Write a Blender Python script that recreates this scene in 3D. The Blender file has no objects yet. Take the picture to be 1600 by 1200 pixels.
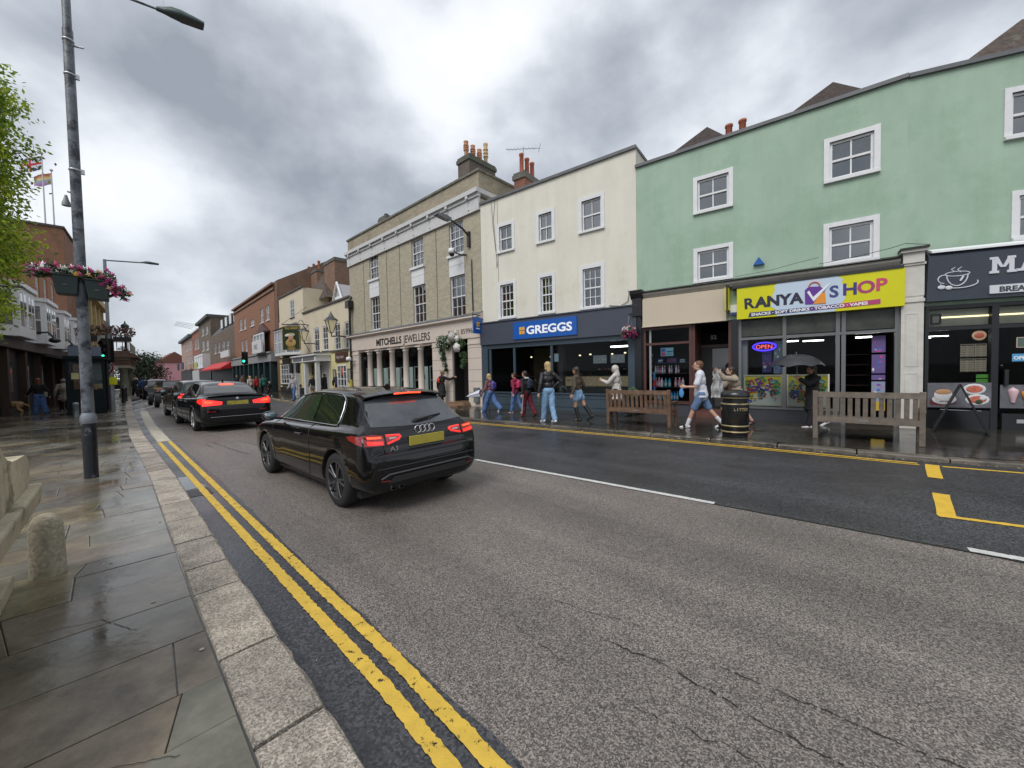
EXPO=0.5; SUN_E=1.5; CLOUD_OFF=(3.85,1.9,.105)
import bpy, bmesh, math, random
import numpy as np
from mathutils import Vector, Matrix, noise as mnoise
from mathutils.bvhtree import BVHTree
R=math.radians; PI=math.pi
random.seed(7)
S=bpy.context.scene
# ---------------------------------------------------------------- camera
cam=bpy.data.cameras.new('camera'); co=bpy.data.objects.new('camera',cam); S.collection.objects.link(co)
cam.sensor_width=36; cam.lens=600/1600*36; cam.clip_start=0.05; cam.clip_end=4000
PITCH=R(1.8); ROLL=R(1.1)
fw=Vector((0,math.cos(PITCH),-math.sin(PITCH))); rt=Vector((1,0,0)); up=rt.cross(fw)
r2=math.cos(ROLL)*rt-math.sin(ROLL)*up; u2=math.sin(ROLL)*rt+math.cos(ROLL)*up
m=Matrix((r2,u2,-fw)).transposed().to_4x4(); m.translation=Vector((0,0,1.6)); co.matrix_world=m
S.camera=co
S.view_settings.view_transform='Standard'; S.view_settings.look='None'
S.view_settings.exposure=EXPO; S.view_settings.gamma=1
# ---------------------------------------------------------------- sky
W=bpy.data.worlds.new('World'); S.world=W; W.use_nodes=True
nt=W.node_tree; N=nt.nodes; Lk=nt.links; N.clear()
def wn(t,**k):
    n=N.new(t)
    for a,b in k.items(): setattr(n,a,b)
    return n
SUN_EL=R(50); SUN_AZ=R(200)
out=wn('ShaderNodeOutputWorld'); bg=wn('ShaderNodeBackground'); bg.inputs[1].default_value=1.0
sky=wn('ShaderNodeTexSky',sky_type='NISHITA',sun_disc=False); sky.sun_elevation=SUN_EL; sky.sun_rotation=SUN_AZ
tc=wn('ShaderNodeTexCoord'); sep=wn('ShaderNodeSeparateXYZ'); Lk.new(tc.outputs['Generated'],sep.inputs[0])
def mth(op,a,b=None):
    n=wn('ShaderNodeMath',operation=op)
    for i,v in enumerate((a,b)):
        if v is None: continue
        if isinstance(v,(int,float)): n.inputs[i].default_value=v
        else: Lk.new(v,n.inputs[i])
    return n.outputs[0]
zz=mth('ADD',mth('MAXIMUM',sep.outputs[2],0.0),0.62)
cmb=wn('ShaderNodeCombineXYZ'); Lk.new(mth('MULTIPLY',sep.outputs[0],1.25),cmb.inputs[0]); Lk.new(mth('MULTIPLY',sep.outputs[1],1.25),cmb.inputs[1]); Lk.new(mth('MULTIPLY',sep.outputs[2],1.75),cmb.inputs[2])
def nz(scale,det,rough,off,dist=0.0):
    mp=wn('ShaderNodeMapping'); mp.inputs['Location'].default_value=off; Lk.new(cmb.outputs[0],mp.inputs[0])
    n=wn('ShaderNodeTexNoise'); n.inputs['Scale'].default_value=scale; n.inputs['Detail'].default_value=det
    n.inputs['Roughness'].default_value=rough; n.inputs['Distortion'].default_value=dist; Lk.new(mp.outputs[0],n.inputs[0]); return n.outputs[0]
big=nz(1.75,2,.5,CLOUD_OFF); fine=nz(3.8,8,.52,(7.75,1.2,.105))
mixv=mth('ADD',mth('MULTIPLY',big,.60),mth('MULTIPLY',fine,.40))
cr=wn('ShaderNodeValToRGB'); Lk.new(mixv,cr.inputs[0]); e=cr.color_ramp.elements
e[0].position=.36; e[0].color=(.25,.275,.315,1); e[1].position=.68; e[1].color=(.80,.82,.85,1)
for p,c in ((.44,(.37,.40,.445,1)),(.50,(.49,.52,.565,1)),(.57,(.67,.695,.735,1))):
    x=cr.color_ramp.elements.new(p); x.color=c
mx=wn('ShaderNodeMix',data_type='RGBA'); mx.inputs[0].default_value=.93
skm=wn('ShaderNodeMix',data_type='RGBA',blend_type='MULTIPLY'); skm.inputs[0].default_value=1; skm.inputs[7].default_value=(.1,.1,.1,1)
Lk.new(sky.outputs[0],skm.inputs[6]); Lk.new(skm.outputs[2],mx.inputs[6]); Lk.new(cr.outputs[0],mx.inputs[7]); Lk.new(mx.outputs[2],bg.inputs[0]); Lk.new(bg.outputs[0],out.inputs[0])
# soft sun behind the clouds
sl=bpy.data.lights.new('sun','SUN'); sl.energy=SUN_E; sl.angle=R(35); sl.color=(1,.97,.93)
so=bpy.data.objects.new('sun',sl); S.collection.objects.link(so)
sd=Vector((-.42,-.62,.95)).normalized(); so.rotation_euler=(-sd).to_track_quat('-Z','Y').to_euler()
# ---------------------------------------------------------------- materials
def lin(c): return tuple(((x/255)/12.92 if x<=10 else (((x/255)+.055)/1.055)**2.4) for x in c)
_M={}
def mat(name,col,rough=.6,metal=0.,var=.0,vs=3.,bump=0.,bs=60.,spec=.5,coat=0.,emit=None,es=1.,stain=None,sts=1.,stf=.5,det=5,rvar=0.,trans=0.,sat=None,streak=None):
    """procedural principled: col varied by noise, optional stain colour in soft patches, bump"""
    if name in _M: return _M[name]
    m=bpy.data.materials.new(name); m.use_nodes=True; t=m.node_tree; n=t.nodes; l=t.links
    b=n['Principled BSDF']; col=tuple(col)[:3]
    b.inputs['Base Color'].default_value=(*col,1); b.inputs['Roughness'].default_value=rough; b.inputs['Metallic'].default_value=metal
    b.inputs['Specular IOR Level'].default_value=spec; b.inputs['Coat Weight'].default_value=coat; b.inputs['Coat Roughness'].default_value=.03
    b.inputs['Transmission Weight'].default_value=trans
    if emit: b.inputs['Emission Color'].default_value=(*emit,1); b.inputs['Emission Strength'].default_value=es
    g=n.new('ShaderNodeTexCoord').outputs['Object']
    def noise(sc,d=5,r=.6):
        x=n.new('ShaderNodeTexNoise'); x.inputs['Scale'].default_value=sc; x.inputs['Detail'].default_value=d; x.inputs['Roughness'].default_value=r; l.new(g,x.inputs[0]); return x.outputs[0]
    c=None
    if var:
        r=n.new('ShaderNodeValToRGB'); l.new(noise(vs,det),r.inputs[0]); r.color_ramp.elements[0].position=.3; r.color_ramp.elements[1].position=.7
        r.color_ramp.elements[0].color=(*[x*(1-var) for x in col],1); r.color_ramp.elements[1].color=(*[min(1,x*(1+var)) for x in col],1); c=r.outputs[0]
    if stain:
        x=n.new('ShaderNodeMix'); x.data_type='RGBA'; r=n.new('ShaderNodeValToRGB'); l.new(noise(sts,8,.7),r.inputs[0])
        r.color_ramp.elements[0].position=stf; r.color_ramp.elements[1].position=min(1,stf+.12); l.new(r.outputs[0],x.inputs[0])
        if c: l.new(c,x.inputs[6])
        else: x.inputs[6].default_value=(*col,1)
        x.inputs[7].default_value=(*stain,1); c=x.outputs[2]
    if streak:
        sc_,amt=streak; mp=n.new('ShaderNodeMapping'); mp.inputs['Scale'].default_value=(sc_,sc_,.12*sc_); l.new(g,mp.inputs[0]); x=n.new('ShaderNodeTexNoise'); x.inputs['Scale'].default_value=1; x.inputs['Detail'].default_value=7; x.inputs['Roughness'].default_value=.7; l.new(mp.outputs[0],x.inputs[0])
        r=n.new('ShaderNodeMapRange'); l.new(x.outputs[0],r.inputs[0]); r.inputs[1].default_value=.35; r.inputs[2].default_value=.68; r.inputs[3].default_value=1.04; r.inputs[4].default_value=1-amt; v=n.new('ShaderNodeVectorMath'); v.operation='SCALE'
        if c: l.new(c,v.inputs[0])
        else: v.inputs[0].default_value=col
        l.new(r.outputs[0],v.inputs[3]); c=v.outputs[0]
    if c: l.new(c,b.inputs['Base Color'])
    if rvar:
        r=n.new('ShaderNodeMapRange'); l.new(noise(1.3,6),r.inputs[0]); r.inputs[1].default_value=.35; r.inputs[2].default_value=.65; r.inputs[3].default_value=max(.02,rough-rvar); r.inputs[4].default_value=rough+rvar; l.new(r.outputs[0],b.inputs['Roughness'])
    if bump:
        x=n.new('ShaderNodeBump'); x.inputs['Strength'].default_value=bump; x.inputs['Distance'].default_value=.01; l.new(noise(bs,4),x.inputs['Height']); l.new(x.outputs[0],b.inputs['Normal'])
    _M[name]=m; return m
def brick(name,c1,c2,mortar,scale=1.,dirt=(.05,.045,.04),df=.5):
    if name in _M: return _M[name]
    m=mat(name,c1,.85); t=m.node_tree; n=t.nodes; l=t.links; b=n['Principled BSDF']
    tc=n.new('ShaderNodeTexCoord'); s=n.new('ShaderNodeSeparateXYZ'); l.new(tc.outputs['Object'],s.inputs[0])
    a=n.new('ShaderNodeMath'); a.operation='ADD'; l.new(s.outputs[0],a.inputs[0]); l.new(s.outputs[1],a.inputs[1])
    c=n.new('ShaderNodeCombineXYZ'); l.new(a.outputs[0],c.inputs[0]); l.new(s.outputs[2],c.inputs[1])
    k=n.new('ShaderNodeTexBrick'); l.new(c.outputs[0],k.inputs[0]); k.inputs['Color1'].default_value=(*c1,1); k.inputs['Color2'].default_value=(*c2,1); k.inputs['Mortar'].default_value=(*mortar,1)
    k.inputs['Scale'].default_value=1/scale; k.inputs['Brick Width'].default_value=.225; k.inputs['Row Height'].default_value=.078; k.inputs['Mortar Size'].default_value=.007
    no=n.new('ShaderNodeTexNoise'); no.inputs['Scale'].default_value=.9; no.inputs['Detail'].default_value=8; no.inputs['Roughness'].default_value=.65; l.new(tc.outputs['Object'],no.inputs[0])
    r=n.new('ShaderNodeValToRGB'); l.new(no.outputs[0],r.inputs[0]); r.color_ramp.elements[0].position=df; r.color_ramp.elements[1].position=df+.25
    mi=n.new('ShaderNodeMix'); mi.data_type='RGBA'; mf=n.new('ShaderNodeMath'); mf.operation='MULTIPLY'; mf.inputs[1].default_value=.55; l.new(r.outputs[0],mf.inputs[0]); l.new(mf.outputs[0],mi.inputs[0]); l.new(k.outputs[0],mi.inputs[6]); mi.inputs[7].default_value=(*dirt,1)
    l.new(mi.outputs[2],b.inputs['Base Color'])
    bu=n.new('ShaderNodeBump'); bu.inputs['Strength'].default_value=.5; bu.inputs['Distance'].default_value=.01; bu.invert=True; l.new(k.outputs['Fac'],bu.inputs['Height']); l.new(bu.outputs[0],b.inputs['Normal'])
    return m
def glassmat(name,tint,refl=1.5,base=.03):
    m=bpy.data.materials.new(name); m.use_nodes=True; t=m.node_tree; n=t.nodes; l=t.links; n.clear()
    o=n.new('ShaderNodeOutputMaterial'); mx=n.new('ShaderNodeMixShader'); tr=n.new('ShaderNodeBsdfTransparent'); tr.inputs[0].default_value=(*tint,1)
    gl=n.new('ShaderNodeBsdfGlossy'); gl.inputs['Roughness'].default_value=base; gl.inputs[0].default_value=(.9,.93,.95,1); fr=n.new('ShaderNodeFresnel'); fr.inputs[0].default_value=refl
    l.new(fr.outputs[0],mx.inputs[0]); l.new(tr.outputs[0],mx.inputs[1]); l.new(gl.outputs[0],mx.inputs[2]); l.new(mx.outputs[0],o.inputs[0]); _M[name]=m; return m
def attrmat(name,rough,wet=False,bump=.3,bs=40,rlo=.05,rhi=.5,psc=.8,pc=.45,pw=.15,dark=.6,mottle=.25,speck=0):
    """colour from the stones' own face colour, mottled; optional wet film (puddles) in patches"""
    m=mat(name,(.2,.2,.2),rough); t=m.node_tree; n=t.nodes; l=t.links; b=n['Principled BSDF']
    at=n.new('ShaderNodeAttribute'); at.attribute_name='col'; tc=n.new('ShaderNodeTexCoord')
    no=n.new('ShaderNodeTexNoise'); no.inputs['Scale'].default_value=4; no.inputs['Detail'].default_value=9; no.inputs['Roughness'].default_value=.7; l.new(tc.outputs['Object'],no.inputs[0])
    mr=n.new('ShaderNodeMapRange'); l.new(no.outputs[0],mr.inputs[0]); mr.inputs[1].default_value=.3; mr.inputs[2].default_value=.7; mr.inputs[3].default_value=1-mottle; mr.inputs[4].default_value=1+mottle
    v=n.new('ShaderNodeVectorMath'); v.operation='SCALE'; l.new(at.outputs[0],v.inputs[0]); l.new(mr.outputs[0],v.inputs[3])
    src=v.outputs[0]
    if speck:
        s2=n.new('ShaderNodeTexVoronoi'); s2.inputs['Scale'].default_value=130; l.new(tc.outputs['Object'],s2.inputs[0]); sc2=n.new('ShaderNodeSeparateColor'); l.new(s2.outputs['Color'],sc2.inputs[0]); r2_=n.new('ShaderNodeMapRange'); l.new(sc2.outputs[0],r2_.inputs[0]); r2_.inputs[3].default_value=1-speck; r2_.inputs[4].default_value=1+speck; vs_=n.new('ShaderNodeVectorMath'); vs_.operation='SCALE'; l.new(v.outputs[0],vs_.inputs[0]); l.new(r2_.outputs[0],vs_.inputs[3]); v=vs_; src=v.outputs[0]
    bn=n.new('ShaderNodeTexNoise'); bn.inputs['Scale'].default_value=bs; bn.inputs['Detail'].default_value=5; l.new(tc.outputs['Object'],bn.inputs[0])
    bu=n.new('ShaderNodeBump'); bu.inputs['Strength'].default_value=bump; bu.inputs['Distance'].default_value=.01; l.new(bn.outputs[0],bu.inputs['Height'])
    if wet:
        p=n.new('ShaderNodeTexNoise'); p.inputs['Scale'].default_value=psc; p.inputs['Detail'].default_value=6; p.inputs['Roughness'].default_value=.6; l.new(tc.outputs['Object'],p.inputs[0])
        q=n.new('ShaderNodeMapRange'); l.new(p.outputs[0],q.inputs[0]); q.inputs[1].default_value=pc; q.inputs[2].default_value=pc+pw; q.inputs[3].default_value=rlo; q.inputs[4].default_value=rhi; l.new(q.outputs[0],b.inputs['Roughness'])
        q2=n.new('ShaderNodeMapRange'); l.new(p.outputs[0],q2.inputs[0]); q2.inputs[1].default_value=pc; q2.inputs[2].default_value=pc+pw; q2.inputs[3].default_value=dark; q2.inputs[4].default_value=1
        v2=n.new('ShaderNodeVectorMath'); v2.operation='SCALE'; l.new(v.outputs[0],v2.inputs[0]); l.new(q2.outputs[0],v2.inputs[3]); src=v2.outputs[0]
        q3=n.new('ShaderNodeMapRange'); l.new(p.outputs[0],q3.inputs[0]); q3.inputs[1].default_value=pc; q3.inputs[2].default_value=pc+pw; q3.inputs[3].default_value=.06*bump; q3.inputs[4].default_value=bump; l.new(q3.outputs[0],bu.inputs['Strength'])
    l.new(src,b.inputs['Base Color']); l.new(bu.outputs[0],b.inputs['Normal']); return m
# ---------------------------------------------------------------- mesh helpers
class MB:
    def __init__(s): s.v=[]; s.f=[]; s.c=[]; s.mi=[]; s.sm=[]
    def add(s,vs,fs,mi=0,sm=False,col=None,M=None):
        o=len(s.v); s.v+= [tuple(M@Vector(p)) for p in vs] if M is not None else [tuple(p) for p in vs]
        for f in fs: s.f.append([i+o for i in f]); s.mi.append(mi); s.sm.append(sm); s.c.append(col or (1,1,1))
        return s
    def box(s,x0,x1,y0,y1,z0,z1,mi=0,M=None,col=None):
        v=[(x,y,z) for z in (z0,z1) for y in (y0,y1) for x in (x0,x1)]
        return s.add(v,[(0,2,3,1),(4,5,7,6),(0,1,5,4),(2,6,7,3),(0,4,6,2),(1,3,7,5)],mi,False,col,M)
    def quad(s,a,b,c,d,mi=0,col=None): return s.add([a,b,c,d],[(0,1,2,3)],mi,False,col)
    def poly(s,pts,mi=0): return s.add(pts,[tuple(range(len(pts)))],mi)
    def prism(s,pts,axis,a,b,mi=0,M=None,sm=False):
        """extrude 2-D polygon (other two axes in order) along axis from a to b"""
        def P(p,t):
            if axis=='x': return (t,p[0],p[1])
            if axis=='y': return (p[0],t,p[1])
            return (p[0],p[1],t)
        n=len(pts); v=[P(p,a) for p in pts]+[P(p,b) for p in pts]
        s.add(v,[tuple(range(n))[::-1],tuple(range(n,2*n))],mi,False,None,M)
        return s.add(v,[(i,(i+1)%n,n+(i+1)%n,n+i) for i in range(n)],mi,sm,None,M)
    def tube(s,path,r,n=10,mi=0,caps=True,M=None,sm=True,sx=1.,sy=1.):
        path=[Vector(p) for p in path]; rs=r if isinstance(r,(list,tuple)) else [r]*len(path); vs=[]; prev=None
        for i,p in enumerate(path):
            t=(path[min(i+1,len(path)-1)]-path[max(i-1,0)]); 
            if t.length<1e-9: t=Vector((0,0,1))
            t.normalize()
            if prev is None:
                a=Vector((0,0,1)) if abs(t.z)<.9 else Vector((1,0,0)); u=t.cross(a).normalized()
            else: u=(prev-t*prev.dot(t)).normalized()
            prev=u; w=t.cross(u)
            for k in range(n):
                an=2*PI*k/n; vs.append(p+(u*math.cos(an)*sx+w*math.sin(an)*sy)*rs[i])
        m_=len(path); fs=[(i*n+k,i*n+(k+1)%n,(i+1)*n+(k+1)%n,(i+1)*n+k) for i in range(m_-1) for k in range(n)]
        s.add(vs,fs,mi,sm,None,M)
        if caps: s.add(vs[:n],[tuple(range(n))[::-1]],mi,False,None,M); s.add(vs[-n:],[tuple(range(n))],mi,False,None,M)
        return s
    def lathe(s,prof,c=(0,0,0),n=16,mi=0,M=None,sm=True,a0=0,a1=2*PI,caps=True):
        full=abs(a1-a0-2*PI)<1e-6; k=n if full else n+1; vs=[]
        for r,z in prof:
            for i in range(k):
                a=a0+(a1-a0)*i/n; vs.append((c[0]+r*math.cos(a),c[1]+r*math.sin(a),c[2]+z))
        fs=[]
        for j in range(len(prof)-1):
            for i in range(n): 
                i2=(i+1)%k; fs.append((j*k+i,j*k+i2,(j+1)*k+i2,(j+1)*k+i))
        s.add(vs,fs,mi,sm,None,M)
        if full and caps:
            if prof[0][0]>1e-4: s.add(vs[:k],[tuple(range(k))[::-1]],mi,False,None,M)
            if prof[-1][0]>1e-4: s.add(vs[-k:],[tuple(range(k))],mi,False,None,M)
        return s
    def ball(s,c,r,n=12,m_=8,mi=0,M=None,sm=True):
        r=r if isinstance(r,(tuple,list)) else (r,r,r); vs=[];fs=[]
        for j in range(m_+1):
            ph=PI*j/m_
            for i in range(n): a=2*PI*i/n; vs.append((c[0]+r[0]*math.sin(ph)*math.cos(a),c[1]+r[1]*math.sin(ph)*math.sin(a),c[2]-r[2]*math.cos(ph)))
        for j in range(m_):
            for i in range(n): fs.append((j*n+i,j*n+(i+1)%n,(j+1)*n+(i+1)%n,(j+1)*n+i))
        return s.add(vs,fs,mi,sm,None,M)
    def cap(s,p,q,r1,r2,n=10):
        """tapered capsule, for bodies that get remeshed"""
        p=Vector(p);q=Vector(q);d=(q-p); L=d.length
        if L<1e-6: return s.ball(p,r1)
        d/=L; path=[];rs=[]
        for k in range(4): a=PI/2*(1-k/4)+.02; path.append(p-d*r1*math.sin(a)); rs.append(max(r1*math.cos(a),1e-4))
        for k in range(5): a=PI/2*k/4-.02*(k==4); path.append(q+d*r2*math.sin(a)); rs.append(max(r2*math.cos(a),1e-4))
        return s.tube(path,rs,n)
    def build(s,name,mats,parent=None,loc=None,rz=0,remesh=None,smooth=0,bevel=0,crease=0):
        me=bpy.data.meshes.new(name); me.from_pydata(s.v,[],s.f); 
        if not isinstance(mats,(list,tuple)): mats=[mats]
        for m_ in mats: me.materials.append(m_)
        me.polygons.foreach_set('material_index',s.mi); me.polygons.foreach_set('use_smooth',s.sm)
        if any(c!=(1,1,1) for c in s.c):
            a=me.color_attributes.new('col','FLOAT_COLOR','CORNER'); d=np.empty((len(me.loops),4),np.float32); i=0
            for f,c in zip(s.f,s.c): n=len(f); d[i:i+n]=(*c,1); i+=n
            a.data.foreach_set('color',d.ravel())
        me.update()
        o=bpy.data.objects.new(name,me); S.collection.objects.link(o)
        if remesh or bevel:
            if remesh:
                md=o.modifiers.new('r','REMESH'); md.mode='VOXEL'; md.voxel_size=remesh; md.use_smooth_shade=True
                if smooth: md=o.modifiers.new('s','SMOOTH'); md.iterations=smooth; md.factor=.5
            if bevel: md=o.modifiers.new('b','BEVEL'); md.width=bevel; md.segments=2; md.limit_method='ANGLE'
            bake(o)
        if crease:
            me=o.data; nv_=len(me.vertices); co_=np.empty(nv_*3); me.vertices.foreach_get('co',co_); no_=np.empty(nv_*3); me.vertices.foreach_get('normal',no_); co_=co_.reshape(-1,3); no_=no_.reshape(-1,3); w1=co_*[13,13,9]; w2=co_*[31,31,17]
            k=np.sin(w1[:,0]*1.7+np.sin(w1[:,2]*1.3)*1.5)*np.sin(w1[:,2]*1.9+w1[:,1]*1.1)*.6+np.sin(w2[:,2]*1.6+np.sin(w2[:,0])*1.8+w2[:,1])*.3; me.vertices.foreach_set('co',(co_+no_*(k*crease*.7)[:,None]).ravel()); me.update()
        if loc is not None: o.location=loc
        o.rotation_euler.z=rz
        if parent is not None: o.parent=parent
        return o
def bake(o):
    dg=bpy.context.evaluated_depsgraph_get(); dg.update(); me=bpy.data.meshes.new_from_object(o.evaluated_get(dg)); old=o.data; o.modifiers.clear(); o.data=me; me.name=o.name; bpy.data.meshes.remove(old)
def tag(o,label=None,cat=None,group=None,kind=None):
    if label: o['label']=label
    if cat: o['category']=cat
    if group: o['group']=group
    if kind: o['kind']=kind
    return o
def thing(name,label,cat,loc=(0,0,0),rz=0,group=None,kind=None):
    o=bpy.data.objects.new(name,None); S.collection.objects.link(o); o.location=loc; o.rotation_euler=(0,0,rz); o.empty_display_size=.1
    return tag(o,label,cat,group,kind)
def kids(o): return [c for c in S.collection.objects if c.parent==o]
def copy_tree(o,loc=None,rz=None,label=None,group=None):
    ch={}
    for x in S.collection.objects:
        if x.parent: ch.setdefault(x.parent.name,[]).append(x)
    def rec(a,par):
        c=a.copy(); S.collection.objects.link(c); c.parent=par
        for k in ch.get(a.name,[]): rec(k,c)
        return c
    c=rec(o,None)
    if loc is not None: c.location=loc
    if rz is not None: c.rotation_euler.z=rz
    if label: c['label']=label
    if group: c['group']=group
    return c
def struct(o,label=None,cat=None): o['kind']='structure'; return tag(o,label,cat)
_T={}
def text(parent,name,s,size,x,y,z,mt,ext=.01,bold=0.,xs=1.,shear=0.,rot=0.,align='LEFT',M=None,rz=0):
    cu=bpy.data.curves.new('t','FONT'); cu.body=s; cu.size=size; cu.extrude=ext; cu.offset=bold; cu.align_x=align; cu.shear=shear; cu.resolution_u=3
    o=bpy.data.objects.new('t',cu); S.collection.objects.link(o); dg=bpy.context.evaluated_depsgraph_get(); dg.update(); me=bpy.data.meshes.new_from_object(o.evaluated_get(dg)); bpy.data.objects.remove(o)
    me.transform(Matrix.Translation((x,y,z))@Matrix.Rotation(rz,4,'Z')@Matrix.Rotation(R(90),4,'X')@Matrix.Rotation(rot,4,'Z')@Matrix.Diagonal((xs,1,1,1)))
    if M is not None: me.transform(M)
    me.materials.clear(); me.materials.append(mt); me.name=name
    o=bpy.data.objects.new(name,me); S.collection.objects.link(o); o.parent=parent; return o
def hyp(*a): return math.sqrt(sum(x*x for x in a))
# ================================================================ GROUND
def V2(p): return Vector((p[0],p[1]))
def offs(pl,d):
    """offset polyline to its left by d"""
    o=[]
    for i,p in enumerate(pl):
        a=V2(pl[max(i-1,0)]);b=V2(pl[min(i+1,len(pl)-1)]);t=(b-a).normalized(); o.append((p[0]-t.y*d,p[1]+t.x*d))
    return o
def strip(mb,pl,w0,w1,z,mi=0,za=None):
    """ribbon between offsets w0 and w1 (left positive)"""
    A=offs(pl,w0);B=offs(pl,w1); zb=z if za is None else za
    for i in range(len(pl)-1): mb.quad((*A[i],z),(*A[i+1],z),(*B[i+1],zb),(*B[i],zb),mi)
    return mb
def resample(pl,step):
    o=[V2(pl[0])]; 
    for a,b in zip(pl,pl[1:]):
        a=V2(a);b=V2(b);n=max(1,int((b-a).length/step))
        o+=[a.lerp(b,k/n) for k in range(1,n+1)]
    return [tuple(p) for p in o]
KL=[(9,-7.75),(3.0,-2.0),(-.57,1.42),(-2.1,2.88),(-5.25,5.93),(-10.08,10.45),(-18.3,18.5),(-30.4,30.6),(-60,60.5),(-120,121)]
KR=[(19,.6),(15,2.4),(9.6,4.75),(7.6,5.75),(6.7,6.3),(5.0,7.75),(3.1,9.2),(.95,10.9),(-1.3,12.65),(-13.1,23.05),(-16.9,27.0),(-25.2,35.8),(-55,66),(-115,127)]
# far ground
gm=mat('earth',(.10,.10,.085),.95,var=.3,vs=.05)
o=MB().quad((-2500,-2500,-.06),(2500,-2500,-.06),(2500,2500,-.06),(-2500,2500,-.06)).build('ground',gm); struct(o)
# brown aggregate road surface
def roadmat(name,c1,c2,c3,sc,rough,patch,wet=0):
    m=mat(name,c1,rough); t=m.node_tree; n=t.nodes; l=t.links; b=n['Principled BSDF']; tc=n.new('ShaderNodeTexCoord')
    vo=n.new('ShaderNodeTexVoronoi'); vo.inputs['Scale'].default_value=sc; l.new(tc.outputs['Object'],vo.inputs[0])
    s=n.new('ShaderNodeSeparateColor'); l.new(vo.outputs['Color'],s.inputs[0])
    r=n.new('ShaderNodeValToRGB'); l.new(s.outputs[0],r.inputs[0]); r.color_ramp.interpolation='LINEAR'
    e=r.color_ramp.elements; e[0].position=.0; e[0].color=(*c3,1); e[1].position=1; e[1].color=(*c2,1); q=e.new(.45); q.color=(*c1,1)
    no=n.new('ShaderNodeTexNoise'); no.inputs['Scale'].default_value=.45; no.inputs['Detail'].default_value=8; no.inputs['Roughness'].default_value=.62; l.new(tc.outputs['Object'],no.inputs[0])
    mr=n.new('ShaderNodeMapRange'); l.new(no.outputs[0],mr.inputs[0]); mr.inputs[1].default_value=.3; mr.inputs[2].default_value=.7; mr.inputs[3].default_value=1-patch; mr.inputs[4].default_value=1+patch
    v=n.new('ShaderNodeVectorMath'); v.operation='SCALE'; l.new(r.outputs[0],v.inputs[0]); l.new(mr.outputs[0],v.inputs[3])
    mp0=n.new('ShaderNodeMapping'); mp0.inputs['Rotation'].default_value=(0,0,R(43)); l.new(tc.outputs['Object'],mp0.inputs[0]); mp=n.new('ShaderNodeMapping'); mp.inputs['Scale'].default_value=(.13,1.6,1); l.new(mp0.outputs[0],mp.inputs[0]); nt_=n.new('ShaderNodeTexNoise'); nt_.inputs['Scale'].default_value=1; nt_.inputs['Detail'].default_value=4; l.new(mp.outputs[0],nt_.inputs[0])
    rt_=n.new('ShaderNodeMapRange'); l.new(nt_.outputs[0],rt_.inputs[0]); rt_.inputs[1].default_value=.35; rt_.inputs[2].default_value=.65; rt_.inputs[3].default_value=.80; rt_.inputs[4].default_value=1.16
    v_=n.new('ShaderNodeVectorMath'); v_.operation='SCALE'; l.new(v.outputs[0],v_.inputs[0]); l.new(rt_.outputs[0],v_.inputs[3]); l.new(v_.outputs[0],b.inputs['Base Color'])
    mr2=n.new('ShaderNodeMapRange'); l.new(no.outputs[0],mr2.inputs[0]); mr2.inputs[1].default_value=.35; mr2.inputs[2].default_value=.65; mr2.inputs[3].default_value=max(.1,rough-.12-wet); mr2.inputs[4].default_value=rough+.1; l.new(mr2.outputs[0],b.inputs['Roughness'])
    bu=n.new('ShaderNodeBump'); bu.inputs['Strength'].default_value=.4; bu.inputs['Distance'].default_value=.003; bu.invert=True; l.new(vo.outputs['Distance'],bu.inputs['Height']); l.new(bu.outputs[0],b.inputs['Normal']); return m
road_m=roadmat('brown_aggregate',(.12,.104,.093),(.30,.262,.235),(.045,.04,.036),150,.6,.2)
asph_m=roadmat('dark_asphalt',(.036,.036,.041),(.085,.085,.092),(.012,.012,.013),85,.48,.25,.08)
mb=MB(); L=resample(KL,3); Rr=resample(KR,3); 
mb.poly([(*p,0) for p in KL]+[(*p,0) for p in reversed(KR)]); o=mb.build('road',road_m)
bm=bmesh.new(); bm.from_mesh(o.data); bmesh.ops.triangulate(bm,faces=bm.faces); bmesh.ops.recalc_face_normals(bm,faces=bm.faces); bm.to_mesh(o.data); bm.free(); struct(o)
CT=[(16,-8.5),(7.5,-.1),(4.07,3.0),(3.86,3.2),(2.36,4.46),(-.67,6.95),(-9.25,14.5),(-14.5,19.6),(-21,26.3),(-27.8,33.2),(-57,63),(-117,124)]
# each CT vertex pairs with a right kerb point
def near_on(pl,p,t):
    best=None
    for a,b in zip(pl,pl[1:]):
        a=V2(a);b=V2(b);k=max(0,min(1,(V2(p)-a).dot(b-a)/(b-a).length_squared)); q=a.lerp(b,k); dd=(q-V2(p)).length
        if best is None or dd<best[0]: best=(dd,q)
    return tuple(best[1])
def jag(pl,amp,step=.12):
    q=resample(pl,step); return [(x+random.uniform(-amp,amp),y+random.uniform(-amp,amp)) for x,y in q]
ctj=resample(CT[1:3],.5)[:-1]+jag(CT[2:7],.008,.1)+resample(CT[6:],2)[1:]
pts=[(*p,.004) for p in ctj]+[(*p,.004) for p in reversed(offs(KR,-.0))]
def polymesh(name,pts,m,kind='structure'):
    me=bpy.data.meshes.new(name); b=bmesh.new(); vs=[b.verts.new(p) for p in pts]; es=[b.edges.new((vs[i],vs[(i+1)%len(vs)])) for i in range(len(vs))]
    bmesh.ops.triangle_fill(b,use_beauty=False,edges=es,normal=(0,0,1)); bmesh.ops.recalc_face_normals(b,faces=b.faces)
    for f in b.faces:
        if f.normal.z<0: f.normal_flip()
    b.to_mesh(me); b.free(); me.materials.append(m); o=bpy.data.objects.new(name,me); S.collection.objects.link(o); o['kind']=kind; return o
polymesh('asphalt_lane',pts,asph_m)
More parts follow.
